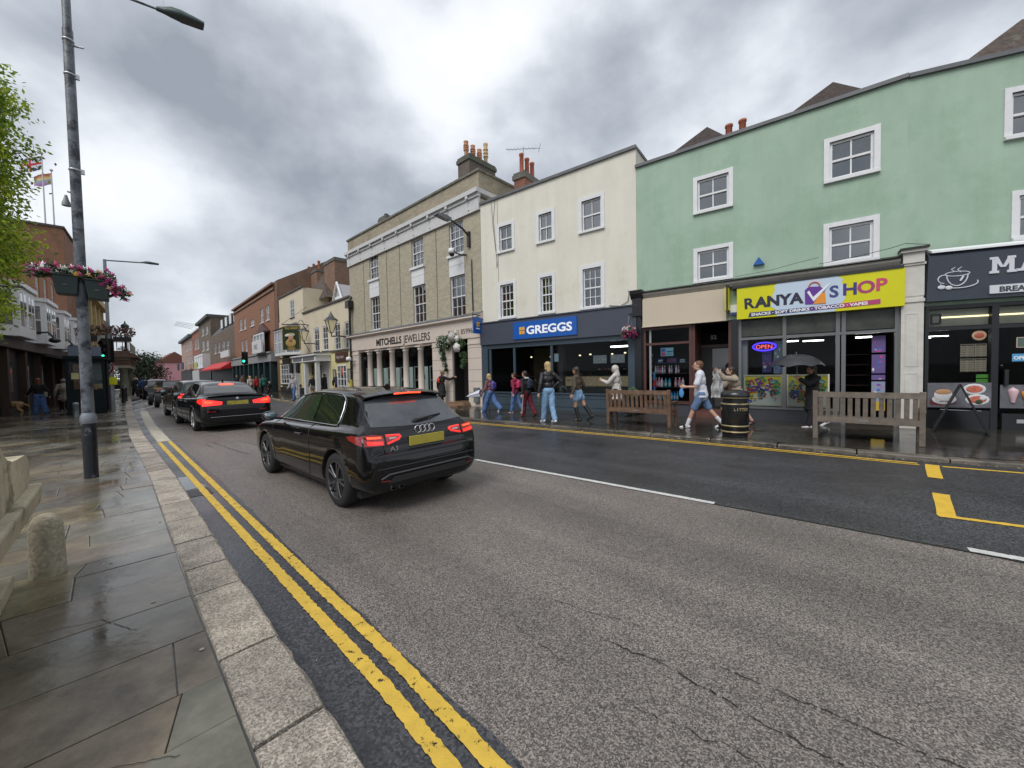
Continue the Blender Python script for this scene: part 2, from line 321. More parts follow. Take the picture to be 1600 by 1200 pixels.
# dark margin along the left kerb, with a ragged edge
gj=jag(offs(resample(KL[:8],.4),-.47),.012,.2)
polymesh('asphalt_margin',[(*p,.004) for p in gj]+[(*p,.004) for p in reversed(KL[:8])],roadmat('margin_asphalt',(.03,.03,.034),(.075,.075,.082),(.01,.01,.012),85,.42,.3,.15))
# tar seam along the lane joint
mb=MB(); strip(mb,jag(CT[2:6],.006,.1),-.012,.018,.0055); struct(mb.build('lane_joint',mat('tar',(.012,.012,.012),.5)))
# worn paint: real ribbons with ragged edges and chipped gaps
def paintmat(name,col,worn=.5,under=(.05,.048,.046)):
    m=mat(name,col,.62,var=.12,vs=9,bump=.25,bs=90); t=m.node_tree;n=t.nodes;l=t.links;b=n['Principled BSDF']
    # chips let the surface below through
    tc=n.new('ShaderNodeTexCoord'); no=n.new('ShaderNodeTexNoise'); no.inputs['Scale'].default_value=16; no.inputs['Detail'].default_value=10; no.inputs['Roughness'].default_value=.78; l.new(tc.outputs['Object'],no.inputs[0])
    r=n.new('ShaderNodeValToRGB'); r.color_ramp.elements[0].position=worn-.18; r.color_ramp.elements[1].position=worn-.14; r.color_ramp.elements[0].color=(0,0,0,1); r.color_ramp.elements[1].color=(1,1,1,1); l.new(no.outputs[0],r.inputs[0]); l.new(r.outputs[0],b.inputs['Alpha']); return m
yel=paintmat('yellow_line_paint',(.60,.395,.05),.565); yel2=paintmat('yellow_box_paint',(.66,.42,.04),.44); wht=paintmat('white_line_paint',(.55,.55,.53),.46); crm=paintmat('cream_line_paint',(.50,.46,.36),.47)
def line(pl,w,m,name,z=.009,amp=.0028,step=.02):
    q=resample(pl,step); A=offs(q,w/2);B=offs(q,-w/2); A=[(x+random.gauss(0,amp),y+random.gauss(0,amp)) for x,y in A];B=[(x+random.gauss(0,amp),y+random.gauss(0,amp)) for x,y in B]
    mb=MB()
    for i in range(len(q)-1): mb.quad((*B[i],z),(*B[i+1],z),(*A[i+1],z),(*A[i],z))
    return struct(mb.build(name,m))
line([(5.35,-4.05),(-.30,1.52),(-.68,1.91),(-1.91,3.06),(-8.9,9.6)],.076,yel,'yellow_line')
line([(5.5,-3.95),(-.13,1.54),(-.77,2.19),(-1.70,3.06),(-8.72,9.7)],.076,yel,'yellow_line')
line([(-8.8,9.65),(-12.5,13.2),(-18.5,19.2)],.26,crm,'white_line',amp=.012)
zg=[(-28.27,29.29),(-25.6,25.7),(-23.9,25.2),(-22.0,22.0),(-20.9,22.4),(-19.0,19.2)]
line(zg,.13,wht,'zigzag_line')
line([(-13,23.0),(-1.5,12.42),(3.0,9.0),(4.88,7.52),(6.49,6.12)],.07,yel2,'yellow_line')
line([(-16.9,27),(-13.05,22.85),(-1.6,12.27),(2.92,8.88),(4.8,7.4),(6.41,6.02)],.05,yel2,'yellow_line')
line([(6.61,6.02),(5.88,5.31)],.15,yel2,'yellow_line',step=.2)
line([(6.64,5.9),(7.6,5.28),(9.6,4.28),(14,2.3)],.075,yel2,'yellow_line')
line([(5.23,4.66),(4.52,3.97)],.14,yel2,'yellow_line',step=.2)
line([(4.45,3.99),(4.95,3.66),(6.4,2.8),(9,1.4)],.08,yel2,'yellow_line',z=.0095)
line([(-.70,6.99),(2.36,4.48)],.085,wht,'white_line'); line([(3.88,3.24),(5.4,2.0),(7.4,.2)],.095,wht,'white_line')
line([(-6.4,11.8),(-8.4,13.6)],.085,wht,'white_line')
line([(-8.95,9.42),(-8.55,10.3),(-8.29,10.97),(-7.9,12.2)],.05,mat('pale_joint',(.33,.27,.2),.7,stain=(.12,.1,.09),sts=3,stf=.5),'road_joint')
line([(-11.2,11.9),(-10.6,12.5)],.08,crm,'white_line')
# cracks: thin tar-dark seams with branches
ck=mat('crack_shadow',(.012,.011,.01),.9); mb=MB()
def crack(pl,w,amp=.013):
    q=resample(pl,.022); n=len(q); o=[]; dx=dy=0
    for i,(x,y) in enumerate(q):
        dx=dx*.8+random.gauss(0,amp*.5); dy=dy*.8+random.gauss(0,amp*.5); o.append((x+dx,y+dy))
    for i in range(n-1):
        a=V2(o[i]);b=V2(o[i+1]);t=(b-a)
        if t.length<1e-5: continue
        t.normalize(); nn=Vector((-t.y,t.x)); k=w*(.25+random.random())*min(1,(i+1)/6,(n-i)/6)
        if random.random()<.12: continue
        mb.quad((*(a-nn*k),.005),(*(b-nn*k),.005),(*(b+nn*k),.005),(*(a+nn*k),.005))
for pl,w in (([(.2,2.69),(.45,2.52),(.64,2.43),(.78,2.33)],.0022),([(.5,2.25),(.61,2.15),(.76,2.05),(.87,1.91),(1.01,1.77),(1.11,1.66),(1.21,1.58),(1.5,1.2)],.0045),([(1.05,2.02),(1.2,1.89),(1.43,1.73),(1.57,1.59),(1.76,1.47),(2.1,1.1)],.0035),([(.5,1.8),(.67,1.71),(.88,1.57),(1.2,1.2)],.0028),
   ([(-.18,2.56),(-.03,2.42),(.22,2.08),(.35,2.01)],.0016),([(-.4,2.0),(-.2,1.9),(-.1,1.75)],.0012),([(-3,4.9),(-2.2,4.2),(-1.6,3.9)],.0013),([(-7.56,9.58),(-6.4,8.6),(-5.45,7.89)],.008),([(-7.4,9.2),(-6.8,8.7)],.01),([(-6.9,9.6),(-5.9,8.9)],.007)): crack(pl,w)
struct(mb.build('road_crack',ck))
# ---- kerbs
def shade(c,a): k=1+random.uniform(-a,a); return tuple(min(.9,x*k) for x in c)
def blocks(pl,w,ztop,zbot,lens,col,name,m,left=True,gap=.022,var=.16,side=1,round_=.018):
    """stones laid end to end along a polyline, ragged edges; side +1: stones lie to the left of the line"""
    mb=MB(); q=resample(pl,.02 if False else .1); cum=[0]
    for a,b in zip(q,q[1:]): cum.append(cum[-1]+(V2(b)-V2(a)).length)
    def P(s):
        s=max(0,min(cum[-1]-1e-6,s)); i=int(np.searchsorted(cum,s,side='right'))-1; i=min(i,len(q)-2); k=(s-cum[i])/(cum[i+1]-cum[i]); a=V2(q[i]);b=V2(q[i+1]); t=(b-a).normalized(); return a.lerp(b,k),Vector((-t.y,t.x))*side
    s=0
    while s<cum[-1]-.2:
        L=random.uniform(*lens) if not lens_list else lens_list.pop(0); e=min(s+L,cum[-1]); c=shade(col,var); c=tuple(x*random.uniform(.985,1.015) for x in c); dz=random.uniform(-.004,.004)
        nseg=max(2,int((e-s)/.09)) if s<30 else 2; rows=[]
        for k in range(nseg+1):
            p,nn=P(s+gap/2+(e-s-gap)*k/nseg); j=lambda a: random.uniform(-a,a)
            ed=.012 if k in (0,nseg) else 0
            z=ztop+dz
            rows.append([(*(p+nn*(.0+j(.006))),zbot),(*(p+nn*(.0+j(.007))),z-round_-ed),(*(p+nn*(round_+j(.004))),z-ed*.6+j(.0008)),(*(p+nn*(w*.5)),z-ed*.5+j(.001)),(*(p+nn*(w-.012+j(.005))),z-ed*.6-.002+j(.0008)),(*(p+nn*(w-.0+j(.005))),z-round_*1.2),(*(p+nn*w),zbot)])
        vs=[v for r in rows for v in r]; k7=7; fs=[(i*k7+k,(i+1)*k7+k,(i+1)*k7+k+1,i*k7+k+1) for i in range(nseg) for k in range(6)]
        if side>0: fs=[f[::-1] for f in fs]
        mb.add(vs,fs,0,False,c); mb.add(rows[0],[tuple(range(7))],0,False,c); mb.add(rows[-1],[tuple(range(7))[::-1]],0,False,c); s=e
    return struct(mb.build(name,m))
gran=attrmat('granite_kerb',.7,bump=1.0,bs=85,mottle=.4,speck=.5)
# the near stones are known from the photograph: lengths along the kerb
lens_list=[]
blocks(KL,.29,.1,-.02,(.45,.95),(.32,.28,.235),'kerb',gran,side=1)
blocks(KR,.26,.072,-.02,(.8,1.3),(.12,.105,.085),'kerb',attrmat('dark_kerb',.5,wet=True,bump=.8,bs=30,rlo=.15,rhi=.6,mottle=.4),side=-1)
# ---- left pavement: flagstones in courses square to the kerb
d=Vector((-.715,.699)); nv=Vector((-.699,-.715)); base=Vector((-.57,1.42))
def uv(u,v): p=base+d*u+nv*v; return (p.x,p.y)
jm=mat('joint_dirt',(.03,.028,.024),.8)
mb=MB(); IK=offs(KL,.285); B=[(p[0]-60,p[1]-60) for p in (IK[0],)]
mb2=[(*p,.086) for p in IK]; polymesh('pavement_bed',mb2+[(-160,70,.086),(-60,-60,.086)],mat('paving_plain',(.085,.08,.073),.25,var=.3,vs=.9,rvar=.2))
mb=MB(); u=-5.2
cols=[(.165,.148,.115),(.15,.136,.108),(.195,.162,.10),(.165,.132,.092),(.142,.134,.105),(.168,.14,.105),(.138,.125,.102)]
def kerb_v(u):
    # inner kerb edge in (u,v) coordinates at u
    for a,b in zip(IK,IK[1:]):
        ua=(V2(a)-base).dot(d); ub=(V2(b)-base).dot(d)
        if ua<=u<=ub:
            k=(u-ua)/(ub-ua); return (V2(a).lerp(V2(b),k)-base).dot(nv)
    return .3
while u<62:
    h=random.uniform(.27,.60)*(1 if u<25 else 1.6); sk=random.uniform(-.035,.035); v=None; g=.003 if u<15 else .008
    first=True; vend=11 if u>3 else 8
    v=0
    while v<vend:
        w=random.uniform(.45,1.15)*(1 if u<25 else 1.4); e=v+w
        c=shade(random.choice(cols),.07); z=.1+random.uniform(-.0025,.0025); j=lambda: random.uniform(-.006,.006)
        k0=kerb_v(u) if first else 0;k1=kerb_v(u+h) if first else 0
        a0=(k0+.012) if first else v+g+skw; a1=(k1+.012) if first else v+g+skw2
        skw=random.uniform(-.05,.05); skw2=random.uniform(-.05,.05); b0=e-g+skw; b1=e-g+skw2
        if b0>a0+.1:
            P=[uv(u+g+j()*.5+sk*v*.1,a0),uv(u+g+j()*.5+sk*e*.1,b0),uv(u+h-g+j()*.5+sk*e*.1,b1),uv(u+h-g+j()*.5+sk*v*.1,a1)]
            r=.004; cx=sum(p[0] for p in P)/4; cy=sum(p[1] for p in P)/4
            In=[(x+(cx-x)*.012,y+(cy-y)*.012) for x,y in P]
            vs=[(*p,z-.012) for p in P]+[(*p,z-.002) for p in P]+[(*p,z) for p in In]
            fs=[(8,9,10,11)]+[(4+i,4+(i+1)%4,8+(i+1)%4,8+i) for i in range(4)]+[(i,(i+1)%4,4+(i+1)%4,4+i) for i in range(4)]
            mb.add(vs,[f[::-1] for f in fs],0,False,c)
        v=e; first=False
    u+=h
flag=attrmat('wet_flagstone',.4,wet=True,bump=.22,bs=22,rlo=.035,rhi=.34,psc=.55,pc=.40,pw=.2,dark=.6,mottle=.5)
o=struct(mb.build('pavement',flag)); 
bm=bmesh.new(); bm.from_mesh(o.data); bmesh.ops.recalc_face_normals(bm,faces=bm.faces)
for f in bm.faces:
    if abs(f.normal.z)>.9 and f.normal.z<0: f.normal_flip()
bm.to_mesh(o.data); bm.free()
# ---- right pavement slopes up to the shop fronts
FP=[(19.0,4.5),(14,6.79),(11.24,8.0),(9.07,8.87),(4.11,12.53),(-1.2,16.52),(-10.3,24.86),(-21.64,36.02),(-36.8,51.3),(-62.9,77.7),(-115,131)]
IKR=[(19.1,.86),(15.1,2.66),(9.7,5.0),(7.75,6.0),(6.87,6.5),(5.17,7.95),(3.26,9.4),(1.12,11.1),(-1.13,12.85),(-12.9,23.25),(-16.7,27.2),(-25.0,36.0),(-54.8,66.2),(-114.8,127.2)]
q=resample(IKR,.7); mb=MB(); rows=[]
for p in q:
    f=near_on(FP,p,0); f=(f[0]+(f[0]-p[0])*.1,f[1]+(f[1]-p[1])*.1); rows.append((p,f))
for (p0,f0),(p1,f1) in zip(rows,rows[1:]):
    n=4
    for k in range(n):
        a,b=k/n,(k+1)/n; l=lambda p,f,t: (p[0]+(f[0]-p[0])*t,p[1]+(f[1]-p[1])*t,.068+.085*t)
        mb.add([l(p0,f0,a),l(p1,f1,a),l(p1,f1,b),l(p0,f0,b)],[(0,3,2,1)],0,False,shade((.05,.045,.038),.16))
o=mb.build('pavement',attrmat('wet_dark_paving',.25,wet=True,bump=.2,bs=14,rlo=.035,rhi=.26,psc=.6,pc=.42,pw=.2,dark=.7,mottle=.35)); struct(o)
bm=bmesh.new(); bm.from_mesh(o.data)
for f in bm.faces:
    if f.normal.z<0: f.normal_flip()
bm.to_mesh(o.data); bm.free()
# leaf litter and grit in the right gutter and along the left kerb
mb=MB()
def flake(x,y,z,s,c):
    a=random.uniform(0,PI); t=random.uniform(-.3,.3); u_=Vector((math.cos(a),math.sin(a),t))*s; w_=Vector((-math.sin(a),math.cos(a),random.uniform(-.3,.3)))*s*.55; p=Vector((x,y,z+s*.2)); mb.add([p-u_,p-w_,p+u_,p+w_],[(0,1,2,3)],0,False,c)
q=resample(KR[2:10],.02); q2=offs(q,.05)
for i in range(900):
    p=random.choice(q2[:900]); flake(p[0]+random.gauss(0,.035),p[1]+random.gauss(0,.035),.012,random.uniform(.006,.018),random.choice([(.5,.42,.25),(.35,.25,.12),(.2,.14,.08),(.55,.5,.4)]))
for i in range(260):
    u_=random.uniform(-3,22); v_=random.uniform(.3,5); p=uv(u_,v_); flake(p[0],p[1],.102,random.uniform(.003,.009),random.choice([(.45,.4,.25),(.3,.22,.12),(.5,.48,.42)]))
for i in range(160): flake(random.uniform(-3,9),random.uniform(2,9),.006,random.uniform(.003,.008),random.choice([(.5,.42,.3),(.6,.6,.6),(.2,.15,.1)]))
for i in range(14): flake(random.gauss(4.72,.06),random.gauss(7.72,.05),.014,random.uniform(.015,.03),(.6,.33,.1))
tag(mb.build('leaf_litter',attrmat('dry_leaf',.8)),'pale fallen leaves and grit in the wet gutter','leaves',kind='stuff')

# chewing gum, grit and a few hairline cracks on the flagstones
mb=MB()
for i in range(120):
    u_=random.uniform(-2.5,9); v_=random.uniform(.35,3.6); p=uv(u_,v_); r_=random.uniform(.006,.016); n=7; mb.add([(p[0]+r_*math.cos(2*PI*k/n)*random.uniform(.8,1.2),p[1]+r_*math.sin(2*PI*k/n),.1042) for k in range(n)],[tuple(range(n))],0,False,random.choice([(.06,.055,.05),(.28,.27,.24),(.05,.05,.05)]))
for pl in ([(-1.2,.9),(-1.05,1.1),(-.85,1.2)],[(.6,.5),(.8,.8),(.78,1.1)],[(1.8,.6),(2.1,.75),(2.2,1.05)],[(-.3,1.4),(.1,1.6),(.15,1.9)],[(3.3,.7),(3.2,1.0)]):
    q=resample([uv(*p) for p in pl],.02); q=[(x+random.gauss(0,.003),y+random.gauss(0,.003)) for x,y in q]
    for a,b in zip(q,q[1:]):
        a=V2(a);b=V2(b);t=(b-a).normalized();nn=Vector((-t.y,t.x))*.0018; mb.add([(*(a-nn),.1038),(*(b-nn),.1038),(*(b+nn),.1038),(*(a+nn),.1038)],[(0,1,2,3)],0,False,(.03,.028,.024))
struct(mb.build('pavement_marks',attrmat('gum_mark',.7)))
# ================================================================ BUILDINGS
white=mat('white_gloss_paint',(.70,.71,.72),.35,var=.06,vs=6)
winglass=mat('window_glass',(.055,.065,.075),.04,spec=1.,var=.25,vs=.8,coat=1.)
palegl=mat('curtain_and_sky_glass',(.20,.22,.24),.05,spec=1.,var=.45,vs=2.2,coat=1.)  # pale base colour paints in reflected sky along with net curtains
darkgl=mat('dark_window_glass',(.02,.022,.026),.04,spec=.9,coat=.6)
lead=mat('lead_flashing',(.12,.125,.135),.5,var=.2); black=mat('black_gloss_paint',(.012,.012,.014),.25,spec=.6)
slate=mat('grey_roof_slate',(.07,.07,.075),.6,var=.3,vs=7)
tile_=mat('old_brown_roof_tile',(.075,.055,.045),.85,var=.45,vs=9,stain=(.14,.15,.11),sts=3,stf=.55,bump=.8,bs=14)
terra=mat('terracotta_pot',(.33,.11,.06),.7,var=.25,vs=8); buff=mat('buff_pot',(.45,.33,.18),.7,var=.2)
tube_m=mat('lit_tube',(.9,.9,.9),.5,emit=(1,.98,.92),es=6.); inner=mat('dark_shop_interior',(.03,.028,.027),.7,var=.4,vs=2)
shopgl=glassmat('shop_glass',(.70,.74,.74),1.27)
def frame(name,label,cat,a,b,group=None,z=0.):
    t=(V2(b)-V2(a)).normalized(); return thing(name,label,cat,(a[0],a[1],z),math.atan2(t.y,t.x),group)
def grid_wall(mb,x0,x1,z0,z1,holes,rev=.12,y=0.,mi=0,rmi=0,bend=None):
    xs=sorted({x0,x1,*[h[0] for h in holes],*[h[1] for h in holes]}); zs=sorted({z0,z1,*[h[2] for h in holes],*[h[3] for h in holes]})
    for i in range(len(xs)-1):
        for j in range(len(zs)-1):
            cx=(xs[i]+xs[i+1])/2; cz=(zs[j]+zs[j+1])/2
            if cx<x0 or cx>x1 or cz<z0 or cz>z1 or any(h[0]<cx<h[1] and h[2]<cz<h[3] for h in holes): continue
            mb.quad((xs[i],y,zs[j]),(xs[i+1],y,zs[j]),(xs[i+1],y,zs[j+1]),(xs[i],y,zs[j+1]),mi)
    for a,b,c,d_ in holes:
        mb.quad((a,y,c),(a,y,d_),(a,y+rev,d_),(a,y+rev,c),rmi); mb.quad((b,y,c),(b,y+rev,c),(b,y+rev,d_),(b,y,d_),rmi)
        mb.quad((a,y,d_),(b,y,d_),(b,y+rev,d_),(a,y+rev,d_),rmi); mb.quad((a,y,c),(a,y+rev,c),(b,y+rev,c),(b,y,c),rmi)
def shell(par,L,H,D,holes,m,rev=.12,z0=0.,top=None,name='wall',mats=None,flank=True):
    """front wall with openings, flanks, back and a flat top, one mesh"""
    mb=MB(); grid_wall(mb,0,L,z0,H,holes,rev); 
    if flank: mb.quad((0,0,z0),(0,0,H),(0,D,H),(0,D,z0))
    mb.quad((L,0,z0),(L,D,z0),(L,D,H),(L,0,H)); mb.quad((0,D,z0),(0,D,H),(L,D,H),(L,D,z0)); mb.quad((0,0,H),(L,0,H),(L,D,H),(0,D,H))
    return mb.build(name,mats or m,par)
upgl=glassmat('upper_window_glass',(.78,.81,.83),2.9,.02); netm=mat('net_curtain',(.42,.42,.41),.9,var=.12,vs=5); curm=mat('curtain_cloth',(.45,.42,.36),.9,var=.2,vs=6); backm=mat('dim_room',(.05,.05,.055),.9)
def sash(par,x0,x1,z0,z1,cols=2,rows=1,y=.07,fw=.06,bar=.022,fm=None,gm_=None,sill=True,split=.5,arch=0,sillm=None,cas=.0,box=0.):
    """sash window: part 'window' (frame + bars) with 'pane' and 'sill' below it"""
    fm=fm or white; mb=MB(); zm=z0+(z1-z0)*split
    if cas: # flat casing round the opening, proud of the wall
        mb.box(x0-cas,x0,-.03,y+.02,z0-.02,z1+cas); mb.box(x1,x1+cas,-.03,y+.02,z0-.02,z1+cas); mb.box(x0,x1,-.027,y+.02,z1,z1+cas-.003)
    mb.box(x0,x0+fw,y,y+.06,z0,z1); mb.box(x1-fw,x1,y,y+.06,z0,z1); mb.box(x0+fw,x1-fw,y+.002,y+.058,z1-fw,z1); mb.box(x0+fw,x1-fw,y+.002,y+.058,z0,z0+fw*1.2)
    mb.box(x0+fw,x1-fw,y-.004,y+.05,zm-.025,zm+.025)
    for k in range(1,cols): xx=x0+fw+(x1-x0-2*fw)*k/cols; mb.box(xx-bar/2,xx+bar/2,y+.012,y+.045,z0+fw,zm-.025); mb.box(xx-bar/2,xx+bar/2,y+.008,y+.045,zm+.025,z1-fw)
    for (a,b) in ((z0+fw*1.2,zm-.025),(zm+.025,z1-fw)):
        for k in range(1,rows): q=a+(b-a)*k/rows; mb.box(x0+fw,x1-fw,y+.013,y+.044,q-bar/2,q+bar/2)
    if arch:
        n=10; pts=[(x0+(x1-x0)*k/n, z1+arch*math.sin(PI*k/n)) for k in range(n+1)]; mb.prism(pts,'y',y,y+.05)
    w=mb.build('window',fm,par)
    g=MB(); g.quad((x0+fw,y+.05,z0+fw),(x1-fw,y+.05,z0+fw),(x1-fw,y+.05,zm),(x0+fw,y+.05,zm)); g.quad((x0+fw,y+.035,zm),(x1-fw,y+.035,zm),(x1-fw,y+.035,z1-fw),(x0+fw,y+.035,z1-fw)); g.build('pane',upgl if REALWIN else (gm_ or random.choice([winglass,palegl,winglass])),w)
    if REALWIN:
        b_=MB(); b_.box(x0+.01,x1-.01,y+.45,y+.46,z0,z1); b_.box(x0,x0+.01,y+.06,y+.45,z0,z1); b_.box(x1-.01,x1,y+.06,y+.45,z0,z1); b_.build('window_recess',backm,w)
        k_=random.choice(['net','side','blind','net','side','none']); c_=MB(); W_=x1-x0; n=16
        def fold(a,b,zl,zh):
            for q in range(n): u0=a+(b-a)*q/n; u1=a+(b-a)*(q+1)/n; f=lambda t: y+.13+.02*math.sin(t*60); c_.quad((u0,f(u0),zl),(u1,f(u1),zl),(u1,f(u1),zh),(u0,f(u0),zh))
        if k_=='net': fold(x0+.05,x1-.05,z0+.05,z0+(z1-z0)*random.choice([.5,1.])-.03)
        if k_=='side': fold(x0+.05,x0+W_*.3,z0+.05,z1-.05); fold(x1-W_*.3,x1-.05,z0+.05,z1-.05)
        if k_=='blind': fold(x0+.05,x1-.05,z1-(z1-z0)*random.uniform(.3,.6),z1-.05)
        if k_!='none': c_.build('curtain',netm if k_=='net' else curm,w)
    if sill: s_=MB(); e=max(cas,.05); s_.box(x0-e,x1+e,-.075,y-.002,z0-.07,z0-.001); s_.build('sill',sillm or fm,w)
    return w
def pot(mb,x,y,z,h=.6,r=.13,mi=0): mb.lathe([(r*.95,0),(r*.85,h*.15),(r*.8,h*.8),(r*1.05,h*.84),(r*1.05,h*.95),(r*.9,h),(r*.6,h),(r*.6,h*.7)],(x,y,z),12,mi)
def fpot(mb,x,y,z,h,r=.12,mi=0):
    pr=[(r,0),(r*.82,h*.1),(r*.8,h*.3)]
    for k in range(3): q=h*(.45+.14*k); pr+=[(r*.85,q-.03),(r*1.15,q),(r*1.15,q+.04),(r*.85,q+.06)]
    pr+=[(r*.95,h*.93),(r*1.05,h),(r*.6,h),(r*.6,h*.8)]; mb.lathe(pr,(x,y,z),12,mi)
redpot=mat('tall_red_pot',(.36,.10,.055),.7,var=.2,vs=6)
def spot(mb,x,y,z,h,r=.1): mb.lathe([(r*1.08,0),(r*.98,.08),(r*.92,h*.9),(r*1.12,h*.92),(r*1.12,h),(r*.8,h),(r*.75,h*.6)],(x,y,z),12)
def stack(par,x0,x1,y0,y1,z0,z1,m,pots=(),name='chimney',capm=None):
    mb=MB(); mb.box(x0,x1,y0,y1,z0,z1-.28); mb.box(x0-.06,x1+.06,y0-.06,y1+.06,z1-.28,z1-.1,1); mb.box(x0-.02,x1+.02,y0-.02,y1+.02,z1-.1,z1,1)
    c=mb.build(name,[m,capm or mat('chimney_cap',(.12,.115,.10),.9,var=.3,vs=8)],par)
    for (x,y,h,mt_,fancy) in pots:
        p=MB(); (spot if fancy==2 else fpot if fancy else pot)(p,x,y,z1-.01,h); p.build('chimney_pot',mt_,c)
    return c
def gable_roof(par,x0,x1,y0,y1,z0,zr,m,axis='y',hip=0,over=.1):
    """ridge along axis"""
    mb=MB()
    if axis=='y':
        xm=(x0+x1)/2; v=[(x0,y0,z0),(x1,y0,z0),(x1,y1,z0),(x0,y1,z0),(xm,y0+hip,zr),(xm,y1,zr)]; f=[(0,1,4),(1,2,5,4),(2,3,5),(3,0,4,5)]
    else:
        ym=(y0+y1)/2; v=[(x0,y0,z0),(x1,y0,z0),(x1,y1,z0),(x0,y1,z0),(x0+hip,ym,zr),(x1-hip,ym,zr)]; f=[(0,1,5,4),(1,2,5),(2,3,4,5),(3,0,4)]
    mb.add(v,f); return mb.build('roof',m,par)
def room(par,x0,x1,z0,z1,y0,y1,m,name='shop_interior',back=None):
    mb=MB(); mb.quad((x0,y1,z0),(x1,y1,z0),(x1,y1,z1),(x0,y1,z1),1 if back else 0); mb.quad((x0,y0,z0),(x0,y1,z0),(x0,y1,z1),(x0,y0,z1)); mb.quad((x1,y0,z0),(x1,y0,z1),(x1,y1,z1),(x1,y1,z0)); mb.quad((x0,y0,z1),(x0,y1,z1),(x1,y1,z1),(x1,y0,z1)); mb.quad((x0,y0,z0),(x1,y0,z0),(x1,y1,z0),(x0,y1,z0))
    return mb.build(name,[m,back] if back else m,par)
def rect(mb,x0,x1,z0,z1,y0,y1,w,mi=0,M=None):
    """picture-frame of four bars"""
    mb.box(x0,x0+w,y0,y1,z0,z1,mi,M); mb.box(x1-w,x1,y0,y1,z0,z1,mi,M); mb.box(x0+w,x1-w,y0+.001,y1-.001,z0,z0+w,mi,M); mb.box(x0+w,x1-w,y0+.001,y1-.001,z1-w,z1,mi,M)
REALWIN=True
WE=(11.24,8.0);W0=(9.07,8.87);W1=(4.11,12.53);W2=(-1.205,16.519);W3=(-10.305,24.862);WP=(-21.64,36.02)
# ------------------------------------------------- pale yellow-cream building with the bakery shop
cream=mat('cream_render',(.70,.675,.59),.8,var=.05,vs=1.2,bump=.15,bs=30,stain=(.63,.60,.50),sts=.6,stf=.52,streak=(2.2,.06))
G=frame('shop_building','three storey cream rendered building above the dark blue bakery front','building',W2,W1)
Lg=6.64; ups=[(.87,1.79,6.47,7.62,2,1),(2.79,3.64,6.45,7.62,2,1),(4.58,5.58,6.43,7.62,2,1)]; los=[(.87,1.82,3.78,5.26,3,2),(2.82,3.62,3.78,5.26,3,2),(4.59,5.56,3.76,5.26,3,2)]
wins=[(a+.14,b-.14,c+.05,d_-.1,k,r_) for a,b,c,d_,k,r_ in ups+los]
shell(G,Lg,8.68,9,[w[:4] for w in wins]+[(.3,6.42,.05,2.72)],cream,rev=.14,z0=0)
for i,w in enumerate(wins):
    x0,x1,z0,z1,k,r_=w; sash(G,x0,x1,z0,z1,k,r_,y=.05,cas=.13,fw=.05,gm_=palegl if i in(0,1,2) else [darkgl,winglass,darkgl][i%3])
    if i in (2,3,5,0):
        pass
mb=MB(); mb.box(-.02,Lg+.02,-.07,.25,8.68,8.78); mb.build('parapet_coping',lead,G)
# roof edge that climbs behind the parapet at the right end
mb=MB(); mb.box(Lg-.12,Lg+.03,.25,9,8.68,8.77); mb.build('parapet_coping',lead,G)
stack(G,1.0,1.55,1.1,2.3,8.4,10.1,brick('red_stack_brick',(.26,.09,.05),(.2,.07,.045),(.2,.18,.15),df=.45),[(1.28,1.3,.85,redpot,2),(1.28,1.7,.82,redpot,2),(1.28,2.1,.8,redpot,2)])
# tv aerial on that stack
mb=MB(); mb.tube([(1.45,1.2,10.0),(1.45,1.2,11.15)],.014,6); mb.tube([(.45,1.3,11.42),(2.35,1.1,10.72)],.011,6)
for k in range(8): x=.6+k*.2; z_=11.36-.073*k; mb.tube([(x,1.28-.02*k-.12,z_),(x,1.28-.02*k+.12,z_)],.006,5)
mb.tube([(2.27,1.1,10.58),(2.37,1.1,10.9)],.010,5); mb.build('tv_aerial',mat('aerial_metal',(.3,.3,.31),.4,.8),G)
mb=MB(); mb.tube([(.62,-.02,8.7),(.70,-.03,7.6),(.9,-.03,5.95)],.008,5); mb.tube([(.83,-.02,8.7),(.72,-.025,7.9),(.86,-.02,6.2),(.84,-.02,5.9)],.008,5); mb.tube([(.93,-.012,8.66),(.93,-.012,3.8)],.006,5); mb.tube([(5.7,-.02,3.78),(6.1,-.03,3.72),(6.35,-.03,3.85),(6.4,-.03,4.15),(6.35,-.03,4.2)],.012,5); mb.build('cable',mat('grey_cable',(.15,.15,.15),.6),G)
# shopfront
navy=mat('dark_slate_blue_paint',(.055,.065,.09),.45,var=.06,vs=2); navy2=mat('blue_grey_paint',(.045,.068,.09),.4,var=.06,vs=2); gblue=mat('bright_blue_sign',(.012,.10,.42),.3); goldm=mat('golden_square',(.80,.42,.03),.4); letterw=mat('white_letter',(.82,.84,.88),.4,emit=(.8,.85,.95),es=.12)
mb=MB(); mb.box(-.02,6.66,-.16,.0,2.76,3.66); mb.box(-.03,6.67,-.2,.0,3.66,3.7); mb.build('fascia',navy,G)
mb=MB(); mb.box(.0,.32,-.1,.02,.1,2.76); mb.box(6.36,6.64,-.1,.02,.1,2.76); mb.box(.32,6.36,-.08,.02,2.58,2.76); mb.box(.32,6.36,-.09,-.05,2.66,2.70)
mb.box(.32,6.36,-.06,.05,.1,.74); mb.box(.32,6.36,-.1,.06,.74,.79); mb.box(.32,6.36,-.075,-.06,.28,.33); mb.box(.32,6.36,-.075,-.06,.60,.64)
for x in (.42,1.68,3.42): mb.box(x-.05,x+.05,-.05,.05,.79,2.58)
mb.build('shopfront',navy2,G)
mb=MB(); mb.quad((.32,.0,.79),(6.36,.0,.79),(6.36,.0,2.58),(.32,.0,2.58)); mb.build('shop_window',shopgl,G)
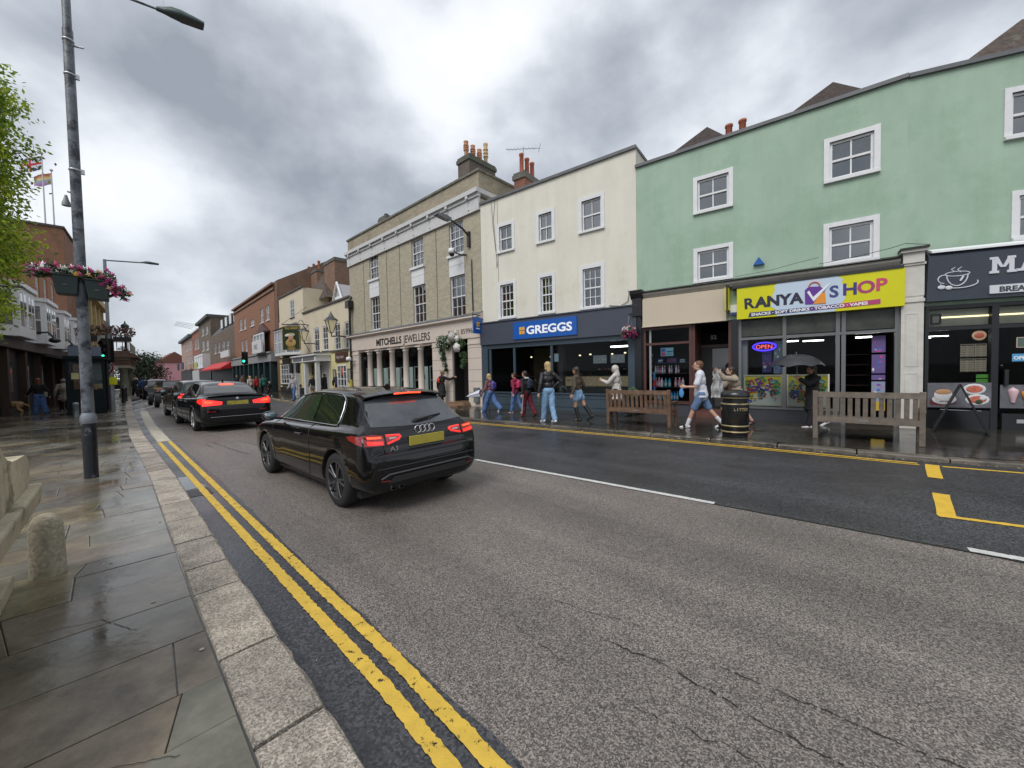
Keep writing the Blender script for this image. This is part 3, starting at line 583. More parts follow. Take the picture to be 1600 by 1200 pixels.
room(G,.32,6.36,.1,2.75,.06,5,mat('bakery_interior',(.025,.027,.03),.6,var=.3),'shop_interior')
mb=MB(); mb.box(1.76,4.56,-.2,-.161,2.88,3.54); sg=mb.build('shop_sign',gblue,G)
for (x,z) in ((2.08,3.22),(2.2,3.22),(2.08,3.08),(2.2,3.08)): pass
mb=MB()
for i in range(2):
    for j in range(2): mb.box(2.07+i*.135,2.07+i*.135+.115,-.215,-.2,3.06+j*.15,3.06+j*.15+.13)
mb.build('sign_emblem',goldm,sg,bevel=.01)
text(sg,'sign_lettering','GREGGS',.43,2.40,-.2,3.05,letterw,.012,.012,1.22)
# interior furniture seen through the glass
mb=MB(); mb.box(5.35,6.2,.9,.95,2.42,2.47); mb.build('ceiling_light',tube_m,G)
mb=MB(); 
for i in range(26): x=1.0+i*.2+random.uniform(-.03,.03); z=random.choice([.95,1.2,1.45,1.62]); mb.box(x,x+.09,1.5,1.6,z,z+.04,i%3)
mb.build('display_goods',[mat('tray_white',(.4,.4,.38),.5),mat('tray_red',(.3,.02,.02),.5),mat('tray_tan',(.3,.2,.1),.5)],G)
mb=MB()
for k in range(4): mb.box(.6+k*1.4,1.7+k*1.4,1.45,1.7,.9,.93); mb.box(.6+k*1.4,1.7+k*1.4,1.45,1.7,1.38,1.41)
mb.box(3.0,3.2,1.2,1.4,.1,2.6); mb.build('display_shelf',mat('shelf_grey',(.06,.065,.07),.5),G)
mb=MB(); mb.box(3.5,3.68,.015,.02,1.95,2.25); mb.build('window_poster',mat('poster_pale_blue',(.4,.5,.6),.6),G)
mb=MB(); 
for x in (3.86,4.3): mb.tube([(x+.13*math.cos(a),.018,.9+.13*math.sin(a)) for a in [PI*k/10 for k in range(11)]],.008,5)
mb.build('window_decal',mat('decal_white',(.6,.6,.6),.5),G)
mb=MB()
for k in range(7): mb.ball((1.2+k*.72,1.9+.5*(k%2),2.25),(.05,.05,.03),8,5)
mb.build('pendant_lamps',mat('dim_lamp',(.9,.8,.6),.5,emit=(1,.8,.5),es=1.5),G)
for k,x in enumerate((3.6,4.4,5.2)): mb=MB(); mb.box(x,x+.6,3.2,3.25,1.9,2.25); mb.build('menu_board',mat('menu_board_lit',(.2,.25,.3),.5,emit=(.5,.6,.7),es=.12,stain=(.6,.5,.3),sts=9,stf=.5),G)
mb=MB(); mb.box(2.6,5.9,2.2,2.9,.1,1.05,0); mb.box(2.6,5.9,2.15,2.2,.95,1.35,1); mb.build('bakery_counter',[mat('counter_grey',(.10,.10,.10),.4),mat('counter_light',(.4,.35,.25),.3,emit=(1,.8,.5),es=.08,stain=(.35,.2,.08),sts=12,stf=.45)],G)
# projecting sign
mb=MB(); mb.box(-.02,.02,-.62,.0,4.0,4.03); mb.box(-.01,.01,-.62,-.6,3.86,4.1); mb.box(-.02,.02,-.05,0,3.85,4.15); ps=mb.build('projecting_sign_bracket',black,G)
mb=MB(); mb.box(-.035,.035,-.60,-.06,3.24,3.92); pb=mb.build('projecting_sign',gblue,ps)
mb=MB()
for sx in (-1,1):
    for i in range(2):
        for j in range(2): mb.box(min(sx*.036,sx*.042),max(sx*.036,sx*.042),-.43+i*.1,-.35+i*.1,3.54+j*.1,3.62+j*.1)
mb.build('sign_emblem',goldm,pb)
text(pb,'sign_lettering','GREGGS',.062,.0365,-.47,3.43,letterw,.002,.002,1,rz=PI/2)
text(pb,'sign_lettering','GREGGS',.062,-.0365,-.19,3.43,letterw,.002,.002,1,rz=-PI/2)
# ------------------------------------------------- green building with shop number 52 and the yellow shop
green=mat('sage_green_render',(.345,.465,.365),.8,var=.07,vs=.9,bump=.2,bs=26,stain=(.29,.415,.31),sts=.5,stf=.5,streak=(1.8,.08))
E=frame('shop_building','three storey sage green rendered building above the yellow convenience shop sign','building',W1,W0)
Lr=6.17; gw=[(1.68,2.73,6.14,7.19),(4.68,5.73,6.14,7.2),(1.68,2.73,4.13,5.12),(4.68,5.73,4.10,5.12)]
hw=[(a+.12,b-.12,c+.05,d_-.09) for a,b,c,d_ in gw]
shell(E,Lr,8.05,9,hw+[(.2,2.68,.05,2.95),(2.86,6.06,.05,2.95)],green,rev=.14)
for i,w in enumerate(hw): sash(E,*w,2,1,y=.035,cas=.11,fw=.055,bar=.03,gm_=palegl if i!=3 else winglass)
mb=MB(); mb.box(-.02,Lr,-.07,.3,8.05,8.14); mb.build('parapet_coping',lead,E)
dtile=mat('dark_brown_tile',(.045,.032,.028),.85,var=.45,vs=9,bump=.8,bs=14)
for xm_ in (1.8,4.95): mb=MB(); mb.add([(xm_-2.0,.5,7.9),(xm_+1.2,.5,7.9),(xm_+1.2,3.6,7.9),(xm_-2.0,3.6,7.9),(xm_,1.6,9.45)],[(0,1,4),(1,2,4),(2,3,4),(3,0,4)]); mb.build('roof',dtile,E)
stack(E,2.3,3.0,1.0,1.5,7.9,8.3,brick('red_stack_brick',(.2,.1,.06),(.2,.1,.06),(.2,.2,.2)),[(2.47,1.2,.75,redpot,2),(2.83,1.2,.76,redpot,2)])
mb=MB(); mb.prism([(3.2,4.38),(3.46,4.38),(3.33,4.58)],'y',-.09,0); mb.build('alarm_box',mat('alarm_blue',(.01,.10,.38),.4),E,bevel=.008)
# moulded cornice above the shopfronts
stone=mat('grey_cream_cornice',(.40,.38,.34),.7,var=.15,vs=5); cbl=mat('black_capping',(.02,.02,.022),.5)
mb=MB(); mb.prism([(-.22,4.02),(0,4.08),(0,3.86),(-.12,3.86),(-.2,3.95)],'x',.14,6.05); mb.build('cornice',stone,E)
mb=MB(); mb.prism([(-.26,4.025),(.0,4.11),(.0,4.085),(-.24,4.0)],'x',.13,6.05); mb.build('cornice_flashing',cbl,E)
# left black pilaster with bracket
mb=MB(); mb.box(-.06,.16,-.12,.02,.12,3.3); mb.box(-.1,.2,-.2,.02,3.3,3.86); mb.prism([(-.32,4.12),(-.3,4.0),(-.2,3.86),(0,3.8),(0,4.12)],'x',-.14,.24); mb.build('pilaster',black,E,bevel=.01)
beige=mat('beige_signboard',(.56,.48,.37),.55,var=.04,vs=1.3)
mb=MB(); mb.box(.22,2.56,-.16,.0,2.96,3.84); mb.box(.2,2.58,-.175,-.0,2.93,2.96); mb.build('blank_signboard',beige,E)
mb=MB(); mb.box(.155,.205,-.05,.03,.1,3.0); mb.box(2.675,2.85,-.05,.03,.1,2.96); mb.build('door_surround',black,E)
# shop 52: timber window and dark doorway
brown=mat('red_brown_timber',(.085,.035,.028),.45,var=.2,vs=4); dk=mat('near_black_board',(.012,.012,.013),.5)
mb=MB(); mb.box(.2,.28,-.03,.06,.1,2.92); mb.box(1.56,1.64,-.03,.06,.1,2.92); mb.box(.28,1.56,-.03,.06,2.84,2.92); mb.box(.28,1.56,-.028,.05,2.36,2.43); mb.box(.28,1.56,-.05,.08,.52,.6); mb.box(.38,.44,-.01,.03,.6,2.36,1); mb.box(.38,.44,-.01,.03,2.43,2.84,1)
mb.box(1.64,1.72,-.01,1.0,.1,2.92); mb.box(2.6,2.68,-.02,.05,.1,2.92); mb.box(1.72,2.6,.9,.98,2.25,2.33)
mb.build('shopfront',[brown,mat('grey_post',(.3,.3,.3),.5)],E)
mb=MB(); mb.box(.2,1.64,-.01,.04,.05,.52); mb.build('stall_riser',mat('dark_grey_riser',(.05,.053,.065),.5,var=.1),E)
mb=MB(); mb.quad((.28,.01,.6),(1.56,.01,.6),(1.56,.01,2.36),(.28,.01,2.36)); mb.quad((.28,.01,2.43),(1.56,.01,2.43),(1.56,.01,2.84),(.28,.01,2.84)); mb.build('shop_window',shopgl,E)
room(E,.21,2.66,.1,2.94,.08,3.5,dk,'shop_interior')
mb=MB(); mb.box(1.74,2.6,-.06,1.0,.1,.32); mb.build('doorstep',mat('red_tile_step',(.14,.06,.05),.4,var=.2),E)
text(E,'door_number','52',.17,2.0,.86,2.5,mat('number_grey',(.35,.36,.36),.4),.005,.004)
mb=MB(); mb.box(1.72,2.6,.9,.94,.32,2.25); mb.box(2.05,2.5,.88,.9,.4,2.2,1); mb.build('shop_door',[dk,darkgl],E)
# yellow sign
ylw=mat('lime_yellow_sign',(.62,.60,.0),.35,var=.04,vs=2); skyb=mat('pale_blue_swoosh',(.50,.60,.72),.4); dkt=mat('dark_letter',(.02,.022,.045),.4); pur=mat('indigo_letter',(.06,.03,.18),.4); mag=mat('magenta_letter',(.38,.04,.16),.4); pnk=mat('rose_letter',(.55,.06,.14),.4)
org=mat('orange_bag',(.75,.28,.03),.4); wl=mat('sign_white',(.78,.8,.82),.4)
mb=MB(); mb.box(2.83,6.12,-.22,.0,2.93,3.78); sg=mb.build('shop_sign',ylw,E)
mb=MB(); ed=[]
top=[(3.74,3.778),(3.68,3.70),(3.70,3.6),(3.64,3.5),(3.66,3.35),(3.6,3.2),(3.72,3.1),(3.74,2.932)]; bot=[(4.9,2.932),(5.02,3.1),(5.1,3.22),(5.08,3.36),(5.14,3.5),(5.02,3.6),(5.06,3.68),(4.95,3.778)]
mb.prism(top+bot,'y',-.225,-.221); mb.build('sign_panel',skyb,sg)
text(sg,'sign_lettering','R',.39,3.00,-.222,3.20,dkt,.006,.012,1.0,rot=R(3)); text(sg,'sign_lettering','ANYA',.37,3.27,-.222,3.215,dkt,.006,.018,1.0)
text(sg,'sign_lettering','S',.39,4.80,-.222,3.28,mat('navy_letter',(.05,.06,.2),.4),.006,.012); text(sg,'sign_lettering','H',.39,5.04,-.222,3.30,pur,.006,.012); text(sg,'sign_lettering','O',.39,5.31,-.222,3.31,mag,.006,.012); text(sg,'sign_lettering','P',.39,5.63,-.222,3.33,pnk,.006,.012)
mb=MB(); BT=lambda P: [(4.32+(x-4.15)*1.12,3.15+(z-3.15)*1.12) for x,z in P]
mb.prism(BT([(4.16,3.16),(4.52,3.14),(4.50,3.45),(4.42,3.53),(4.22,3.55),(4.15,3.48)]),'y',-.235,-.226); bg_=mb.build('bag_emblem',mat('indigo_bag',(.12,.03,.28),.4),sg)
mb=MB(); mb.prism(BT([(4.30,3.155),(4.525,3.145),(4.505,3.40),(4.42,3.36)]),'y',-.238,-.2345); mb.build('bag_emblem_corner',org,bg_)
mb=MB(); mb.prism(BT([(4.19,3.43),(4.23,3.46),(4.30,3.31),(4.55,3.56),(4.60,3.57),(4.31,3.21)]),'y',-.243,-.2375); mb.build('tick',wl,bg_)
mb=MB(); mb.tube([(4.51+.11*math.cos(a),-.236,3.58+.12*math.sin(a)) for a in [PI*k/10 for k in range(11)]],.016,6); mb.build('bag_handle',mat('coral_handle',(.6,.15,.09),.4),bg_)
mb=MB(); mb.prism([(3.10,2.965),(4.35,2.99),(4.36,3.09),(3.13,3.085)],'y',-.23,-.226); mb.build('sign_band',mat('navy_band',(.035,.035,.13),.4),sg)
mb=MB(); mb.prism([(4.35,2.99),(5.0,3.0),(5.0,3.105),(4.36,3.09)],'y',-.2302,-.226); mb.build('sign_band',mat('violet_band',(.10,.04,.2),.4),sg)
mb=MB(); mb.prism([(5.0,3.0),(5.72,3.02),(5.72,3.13),(5.0,3.105)],'y',-.2304,-.226); mb.build('sign_band',mat('rose_band',(.42,.05,.16),.4),sg)
text(sg,'sign_lettering','SNACKS · SOFT DRINKS · TOBACCO · VAPES',.1,3.17,-.2315,2.99,wl,.003,.0035,1.17,rot=R(.9))
# roller-shutter case above it and projecting sign
mb=MB(); mb.box(2.72,6.1,-.24,-.0,3.78,3.85); mb.build('shutter_case',cbl,E)
mb=MB(); mb.box(2.60,2.66,-.52,.0,3.80,3.86); mb.box(2.61,2.65,-.55,-.5,3.2,3.8); ps=mb.build('projecting_sign_bracket',black,E)
mb=MB(); mb.box(2.57,2.66,-.50,-.05,3.19,3.80); pb=mb.build('projecting_sign',ylw,ps)
mb=MB(); mb.prism([(-.42,3.5),(-.40,3.35),(-.33,3.27),(-.24,3.24),(-.15,3.27),(-.1,3.36),(-.1,3.52),(-.18,3.62),(-.34,3.62)],'x',2.562,2.569); mb.build('sign_panel',mat('pale_green_panel',(.55,.6,.35),.4),pb)
mb=MB(); mb.box(2.559,2.562,-.36,-.2,3.53,3.58); mb.box(2.559,2.562,-.33,-.2,3.42,3.47); mb.box(2.559,2.562,-.34,-.22,3.34,3.38); mb.build('sign_print',mat('sign_print_grey',(.2,.2,.3),.5),pb)
def bellbox(par,x,z,c1,c2,s=1.):
    mb=MB(); mb.prism([(x-.11*s,z+.14*s),(x+.11*s,z+.14*s),(x+.11*s,z-.02*s),(x+.07*s,z-.12*s),(x-.07*s,z-.12*s),(x-.11*s,z-.02*s)],'y',-.1,-.0); mb.prism([(x-.085*s,z-.07*s),(x+.085*s,z-.07*s),(x+.05*s,z-.15*s),(x-.05*s,z-.15*s)],'y',-.103,-.02,1); mb.build('alarm_box',[c1,c2],par,bevel=.006)
bellbox(E,2.74,3.22,wl,mat('navy_alarm',(.03,.06,.2),.4))
bellbox(E,6.26,3.36,mat('ivory_alarm',(.6,.57,.5),.4),mat('red_alarm',(.15,.02,.02),.4),1.5)
# yellow shop front
gf=mat('grey_metal_frame',(.16,.165,.17),.4,.3); mb=MB()
for x in (2.88,3.9,4.98,5.09): mb.box(x-.04,x+.04,-.04,.06,.5,2.93)
mb.box(2.84,6.05,-.045,.05,2.36,2.43); mb.box(5.99,6.06,-.04,.06,.1,2.93); mb.box(2.84,5.02,-.05,.08,.46,.52); mb.box(5.05,5.13,-.04,.06,.1,.5); mb.build('shopfront',gf,E)
mb=MB(); mb.box(2.84,5.05,-.03,.05,.05,.46); mb.build('stall_riser',mat('dark_grey_riser',(.05,.053,.065),.5),E)
mb=MB(); mb.quad((2.9,.0,.52),(4.98,.0,.52),(4.98,.0,2.36),(2.9,.0,2.36)); mb.quad((2.9,.0,2.43),(5.99,.0,2.43),(5.99,.0,2.93),(2.9,.0,2.93)); mb.build('shop_window',shopgl,E)
mb=MB(); mb.box(2.9,5.99,.03,.05,2.46,2.9); mb.build('transom_panel',mat('dull_beige_panel',(.16,.155,.13),.6,var=.35,vs=3),E)
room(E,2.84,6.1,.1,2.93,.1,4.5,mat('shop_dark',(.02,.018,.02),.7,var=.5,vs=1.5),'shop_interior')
mb=MB(); mb.box(2.88,3.0,.12,1.0,.5,2.4); mb.box(3.0,3.05,.12,.16,.5,2.4); mb.build('window_cabinet',mat('grey_white_board',(.4,.4,.4),.6),E)
for x0,x1,y_ in ((3.95,4.2,.5),(4.3,4.75,.8),(5.35,5.8,.35)):
    mb=MB(); mb.box(x0,x1,y_,y_+.05,2.28,2.31); mb.build('ceiling_light',tube_m,E)
mb=MB(); 
for z in (.7,1.0,1.3,1.6,1.9): mb.box(5.2,5.9,2.5,2.8,z,z+.03); 
mb.build('display_shelf',mat('shelf_brown',(.10,.06,.04),.5),E)
# posters in the right-hand window strip
def poster(par,x0,x1,z0,z1,y,cols,name='window_poster',nblob=6,base=(.1,.08,.2)):
    mb=MB(); mb.box(x0,x1,y,y+.006,z0,z1); 
    for k in range(nblob):
        w=(x1-x0)*random.uniform(.12,.42); h=(z1-z0)*random.uniform(.06,.22); cx=random.uniform(x0+w/2,x1-w/2); cz=random.uniform(z0+h/2,z1-h/2); a=random.uniform(-.5,.5); n=random.choice([4,4,5,8])
        pts=[(cx+w/2*math.cos(a+2*PI*i/n),cz+h/2*math.sin(a+2*PI*i/n)) for i in range(n)]; pts=[(min(x1-.004,max(x0+.004,p)),min(z1-.004,max(z0+.004,q_))) for p,q_ in pts]
        mb.prism(pts,'y',y-.0004*(k+1),y-.0001*(k%3)-.0001,1+k%len(cols))
    return mb.build(name,[mat('poster_base_%02d%02d%02d'%tuple(int(99*c) for c in base),base,.5)]+cols,par)
pc=[mat('print_pink',(.5,.05,.22),.5),mat('print_blue',(.06,.13,.45),.5),mat('print_violet',(.2,.06,.35),.5),mat('print_white',(.6,.6,.62),.5)]
for z0,z1 in ((.72,1.2),(1.24,1.36),(1.4,1.85),(1.9,2.3)): poster(E,5.62,5.86,z0,z1,.12,pc,base=(.12,.08,.24) if z0!=.72 else (.25,.28,.4))
mb=MB(); mb.box(5.62,5.86,.12,.16,.5,.72); mb.build('yellow_post',mat('mustard',(.5,.34,.03),.5),E)
poster(E,3.4,3.62,1.45,1.95,.1,pc,base=(.05,.04,.16)); poster(E,3.4,3.62,1.97,2.1,.1,pc,base=(.05,.04,.16)); poster(E,3.66,3.86,1.75,2.3,.1,[mat('print_green',(.12,.3,.15),.5),pc[3]],base=(.14,.2,.2)); poster(E,3.66,3.86,1.42,1.7,.1,[pc[1]],base=(.2,.25,.4))
# snack posters: a frame with bright packets
pk=[mat('packet_'+n,c,.35) for n,c in (('red',(.55,.03,.03)),('green',(.05,.35,.1)),('blue',(.03,.1,.45)),('teal',(.05,.35,.35)),('orange',(.7,.25,.03)),('violet',(.22,.05,.3)),('pale',(.75,.75,.7)),('navy',(.03,.03,.15)),('yellow',(.75,.62,.05)))]
def snack(par,x0,x1,z0,z1,y):
    mb=MB(); mb.box(x0,x1,y+.004,y+.02,z0,z1,6); ym=z0+(z1-z0)*.62; mb.prism([(x0,z1-.02),(x1,z1-.02),(x1,ym),(x0+(x1-x0)*.5,ym+.1),(x0,ym-.1)],'y',y+.002,y+.004,8)
    n=0
    for k in range(38):
        w=random.uniform(.09,.15); h=random.uniform(.12,.2); cx=random.uniform(x0+.08,x1-.08); cz=random.uniform(z0+.09,z1-.16) if k>5 else random.uniform(ym,z1-.1); a=random.uniform(-.6,.6); ca,sa=math.cos(a),math.sin(a)
        def Q(px,pz): return (min(x1-.012,max(x0+.012,cx+px*ca-pz*sa)),min(z1-.012,max(z0+.012,cz+px*sa+pz*ca)))
        c=k%9; mb.prism([Q(-w/2,-h/2),Q(w/2,-h/2),Q(w*.45,h*.4),Q(w*.5,h/2),Q(-w*.5,h/2),Q(-w*.45,h*.4)],'y',y-.0003*(k+1),y+.001,c)
        mb.prism([Q(-w*.3,-h*.08),Q(w*.3,0),Q(w*.3,h*.18),Q(-w*.3,h*.12)],'y',y-.0003*(k+1)-.0002,y,(c+3)%9)
        mb.prism([Q(w*.18*math.cos(q),-h*.28+w*.18*math.sin(q)) for q in [2*PI*i/7 for i in range(7)]],'y',y-.0003*(k+1)-.0002,y,(c+6)%9)
    p=mb.build('snack_poster',pk,par); f=MB(); rect(f,x0-.03,x1+.03,z0-.03,z1+.03,y-.02,y+.02,.035); f.build('poster_frame',mat('cream_frame',(.6,.58,.45),.5),p)
snack(E,3.0,3.83,.57,1.36,-.03+.05); snack(E,3.98,4.8,.57,1.36,.02)
# neon sign
def ring(mb,cx,cz,rx,rz,y,r,mi=0,n=28): mb.tube([(cx+rx*math.cos(2*PI*k/n),y,cz+rz*math.sin(2*PI*k/n)) for k in range(n+1)],r,6,mi,caps=False)
mb=MB(); mb.ball((3.45,.075,2.16),(.30,.012,.13),20,8); ns=mb.build('open_sign',dk,E)
mb=MB(); ring(mb,3.45,2.16,.27,.115,.045,.014); ring(mb,3.45,2.16,.245,.1,.045,.008); mb.build('neon_ring',mat('neon_blue',(.05,.03,.8),.4,emit=(.06,.03,1),es=2.2),ns)
text(ns,'neon_lettering','OPEN',.15,3.25,.045,2.105,mat('neon_red',(.9,.1,.1),.4,emit=(1,.12,.12),es=1.8),.006,-.002,1.0)
# white pilaster between the shops
wp=mat('off_white_joinery',(.56,.54,.50),.5,var=.1,vs=5,stain=(.42,.40,.35),sts=4,stf=.62)
mb=MB(); x0,x1=6.08,6.44; mb.box(x0,x1,-.12,.02,.12,3.0); mb.box(x0-.01,x1+.01,-.15,.0,3.0,3.07); mb.box(x0+.01,x1-.01,-.13,.0,3.07,3.13); mb.box(x0,x1,-.14,.0,3.13,3.85); mb.box(x0-.02,x1+.02,-.17,0,3.82,3.87); mb.box(x0+.01,x1-.01,-.2,0,3.87,4.1); mb.box(x0-.03,x1+.03,-.26,0,4.1,4.16); mb.box(x0-.05,x1+.05,-.30,.0,4.16,4.2,1)
rect(mb,x0+.07,x1-.07,1.55,2.75,-.128,-.12,.018); rect(mb,x0+.07,x1-.07,.3,1.4,-.128,-.12,.018); mb.box(x0-.01,x1+.01,-.14,0,.1,.25); mb.build('pilaster',[wp,cbl],E)
mb=MB(); mb.tube([(4.6,-.27,4.12),(5.3,-.28,4.17),(5.9,-.29,4.25),(6.1,-.29,4.3),(6.5,-.2,4.22)],.007,5); mb.tube([(2.8,-.27,4.1),(3.6,-.27,4.14),(4.1,-.27,4.22),(4.6,-.2,4.3)],.006,5); mb.build('cable',cbl,E)
# ------------------------------------------------- the green house on the bend, with the cafe
We2=(W0[0]+(WE[0]-W0[0])*4.2,W0[1]+(WE[1]-W0[1])*4.2)
K=frame('shop_building','sage green building end above the dark grey cafe front with the coffee cup sign','building',W0,We2)
Lk_=9.8; holes=[(1.66,2.6,6.35,7.25),(1.80,2.7,4.22,5.1),(4.6,5.6,6.35,7.25),(4.6,5.6,4.22,5.1)]
shell(K,Lk_,8.03,9,holes+[(.31,3.4,.05,2.9)],green,rev=.14,flank=False)
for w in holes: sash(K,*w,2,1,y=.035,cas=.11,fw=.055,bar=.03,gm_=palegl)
mb=MB(); mb.box(0,Lk_,-.07,.3,8.03,8.12); mb.build('parapet_coping',lead,K); gable_roof(K,.5,5.0,.4,8,7.9,9.7,tile_,'y',hip=1.2)
cafg=mat('cafe_dark_grey',(.045,.055,.075),.4,var=.08,vs=2); cafb=mat('cafe_black_frame',(.014,.015,.018),.35); pale=mat('pale_grey_letter',(.6,.62,.66),.4)
mb=MB(); mb.prism([(-.12,4.12),(-.26,3.95),(-.2,2.98),(0,2.98),(0,4.12)],'x',.27,5.2); sg=mb.build('fascia',cafg,K)
mb=MB(); mb.prism([(-.14,4.13),(-.30,4.06),(-.30,4.02),(-.14,4.06)],'x',.30,5.2); mb.build('awning_trim',wl,K)
yy=-.232
mb=MB()
def pth(pts,r): mb.tube([(x,yy,z) for x,z in pts],r,5)
cx,cz=.72,3.44
el=lambda a0,a1,rx,rz,ox=0,oz=0,n=14: [(cx+ox+rx*math.cos(a0+(a1-a0)*k/n),cz+oz+rz*math.sin(a0+(a1-a0)*k/n)) for k in range(n+1)]
pth(el(0,2*PI,.20,.05,.03,.10),.011); pth(el(PI,2*PI,.17,.24,.03,.08),.013); pth(el(PI*1.0,PI*2.1,.30,.11,.06,-.10),.012); pth(el(.3*PI,1.5*PI,.10,.09,-.18,.0),.012)
pth([(cx-.02,cz+.15),(cx-.07,cz+.2),(cx+.02,cz+.26),(cx-.0,cz+.33)],.014); pth([(cx+.08,cz+.13),(cx+.03,cz+.19),(cx+.11,cz+.25),(cx+.07,cz+.33),(cx+.1,cz+.38)],.014); pth([(cx+.13,cz+.04),(cx+.08,cz-.06)],.02)
mb.ball((cx-.22,yy,cz-.17),(.07,.01,.045),10,6); mb.ball((cx-.1,yy,cz-.19),(.065,.01,.045),10,6)
mb.build('cup_emblem',pale,sg)
# slab-serif M A
def slab(mb,x,z,h,ch):
    w=.09*h/.4; t=.07
    if ch=='M':
        W_=h*.98; mb.prism([(x,z),(x+w,z),(x+w,z+h),(x,z+h)],'y',yy-.02,yy); mb.prism([(x+W_-w,z),(x+W_,z),(x+W_,z+h),(x+W_-w,z+h)],'y',yy-.02,yy); mb.prism([(x,z+h),(x+w*1.15,z+h),(x+W_/2+.01,z+.12),(x+W_/2-.04,z+.12)],'y',yy-.021,yy); mb.prism([(x+W_,z+h),(x+W_-w*1.15,z+h),(x+W_/2-.01,z+.12),(x+W_/2+.04,z+.12)],'y',yy-.022,yy)
        for a in (x-.04,x+W_-w-.03): mb.prism([(a,z),(a+w+.07,z),(a+w+.07,z+.05),(a,z+.05)],'y',yy-.0225,yy); mb.prism([(a,z+h-.05),(a+w+.07-.02,z+h-.05),(a+w+.05,z+h),(a,z+h)],'y',yy-.0225,yy)
        return W_+.09
    if ch=='A':
        W_=h*.92; mb.prism([(x+W_/2-.05,z+h),(x+W_/2+.05,z+h),(x+W_-.0,z),(x+W_-.1,z)],'y',yy-.02,yy); mb.prism([(x+W_/2-.05,z+h),(x+W_/2+.05,z+h),(x+.1-.02,z),(x,z)],'y',yy-.021,yy); mb.prism([(x+.09,z+.10),(x+W_-.09,z+.10),(x+W_-.11,z+.16),(x+.11,z+.16)],'y',yy-.019,yy)
        for a in (x-.06,x+W_-.14): mb.prism([(a,z),(a+.2,z),(a+.2,z+.05),(a,z+.05)],'y',yy-.0225,yy)
        return W_+.09
    return .3
mb=MB(); slab(mb,1.28,3.48,.34,'M'); slab(mb,1.70,3.49,.34,'A'); slab(mb,2.12,3.5,.34,'M'); slab(mb,2.55,3.5,.34,'A'); mb.build('sign_lettering',pale,sg)
mb=MB(); mb.prism([(1.26,3.06),(2.9,3.06),(2.9,3.235),(1.26,3.235)],'y',yy-.006,yy+.02); mb.build('sign_band',pale,sg,bevel=.01)
text(sg,'sign_lettering','BREAKFAST',.15,1.40,yy-.007,3.09,cafg,.003,.006,1.1)
mb=MB()
for a,b,c,e in ((.33,.39,.1,2.9),(1.41,1.52,.1,2.9),(3.2,3.4,.1,2.9)): mb.box(a,b,-.05,.05,c,e)
for x0_,x1_ in ((.39,1.41),(1.52,3.2)): mb.box(x0_,x1_,-.048,.048,2.82,2.9); mb.box(x0_,x1_,-.048,.048,2.34,2.42)
mb.box(.39,1.41,-.04,.045,.12,.56); mb.box(1.6,3.1,-.035,.04,.14,.5); mb.build('shopfront',cafb,K)
mb=MB(); mb.quad((.39,0,.56),(1.41,0,.56),(1.41,0,2.34),(.39,0,2.34)); mb.quad((.39,0,2.42),(3.2,0,2.42),(3.2,0,2.82),(.39,0,2.82)); mb.quad((1.52,0,.5),(3.2,0,.5),(3.2,0,2.34),(1.52,0,2.34)); mb.build('shop_window',shopgl,K)
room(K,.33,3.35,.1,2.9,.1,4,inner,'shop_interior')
mb=MB(); mb.box(.39,3.2,.06,.08,2.44,2.8); mb.build('transom_panel',mat('grey_beige_panel',(.3,.29,.25),.6,var=.2,vs=2),K)
mb=MB(); mb.box(.62,2.0,.045,.058,2.62,2.65); mb.build('warm_light_strip',mat('warm_tube',(.9,.8,.5),.5,emit=(1,.85,.45),es=1.6),K)
for k in range(4): mb=MB(); mb.box(.5-.01*k,1.0-.07*k,.5+.5*k,.55+.5*k,2.24-.01*k,2.255-.01*k); mb.build('ceiling_light',tube_m,K)
mb=MB(); rect(mb,.46,.63,2.5,2.72,.02,.05,.02); mb.build('window_sticker',cafb,K)
tan=mat('menu_cream',(.52,.43,.33),.6); ink=mat('menu_ink',(.10,.06,.05),.6)
def menu(par,x0,x1,z0,z1,y=.012,rows=6):
    mb=MB(); mb.box(x0,x1,y,y+.006,z0,z1); 
    for c in range(2):
        for r_ in range(rows): a=x0+.02+c*(x1-x0)/2; z_=z1-(z1-z0)*(r_+.8)/rows; mb.box(a,a+(x1-x0)/2*random.uniform(.55,.78),y-.002,y,z_-.004,z_+.006,1)
    mb.box(x0+.01,x1-.01,y-.0025,y,z1-.035,z1-.012,1); mb.build('menu_poster',[tan,ink],par)
menu(K,.95,1.17,1.74,2.02); menu(K,1.18,1.37,1.74,2.02); menu(K,.95,1.17,1.41,1.70); menu(K,1.18,1.37,1.41,1.70)
mb=MB(); mb.ball((1.24,.0,2.2),(.12,.01,.11),18,8); mb.ball((1.24,-.008,2.2),(.08,.01,.06),12,6,1); mb.build('window_sticker',[mat('sticker_tan',(.45,.28,.18),.5),mat('sticker_red',(.35,.08,.05),.5)],K)
for z in (1.2,1.3): mb=MB(); mb.box(1.21,1.4,.01,.02,z-.03,z+.05); mb.build('window_sticker',mat('sticker_green',(.16,.5,.08),.5),K)
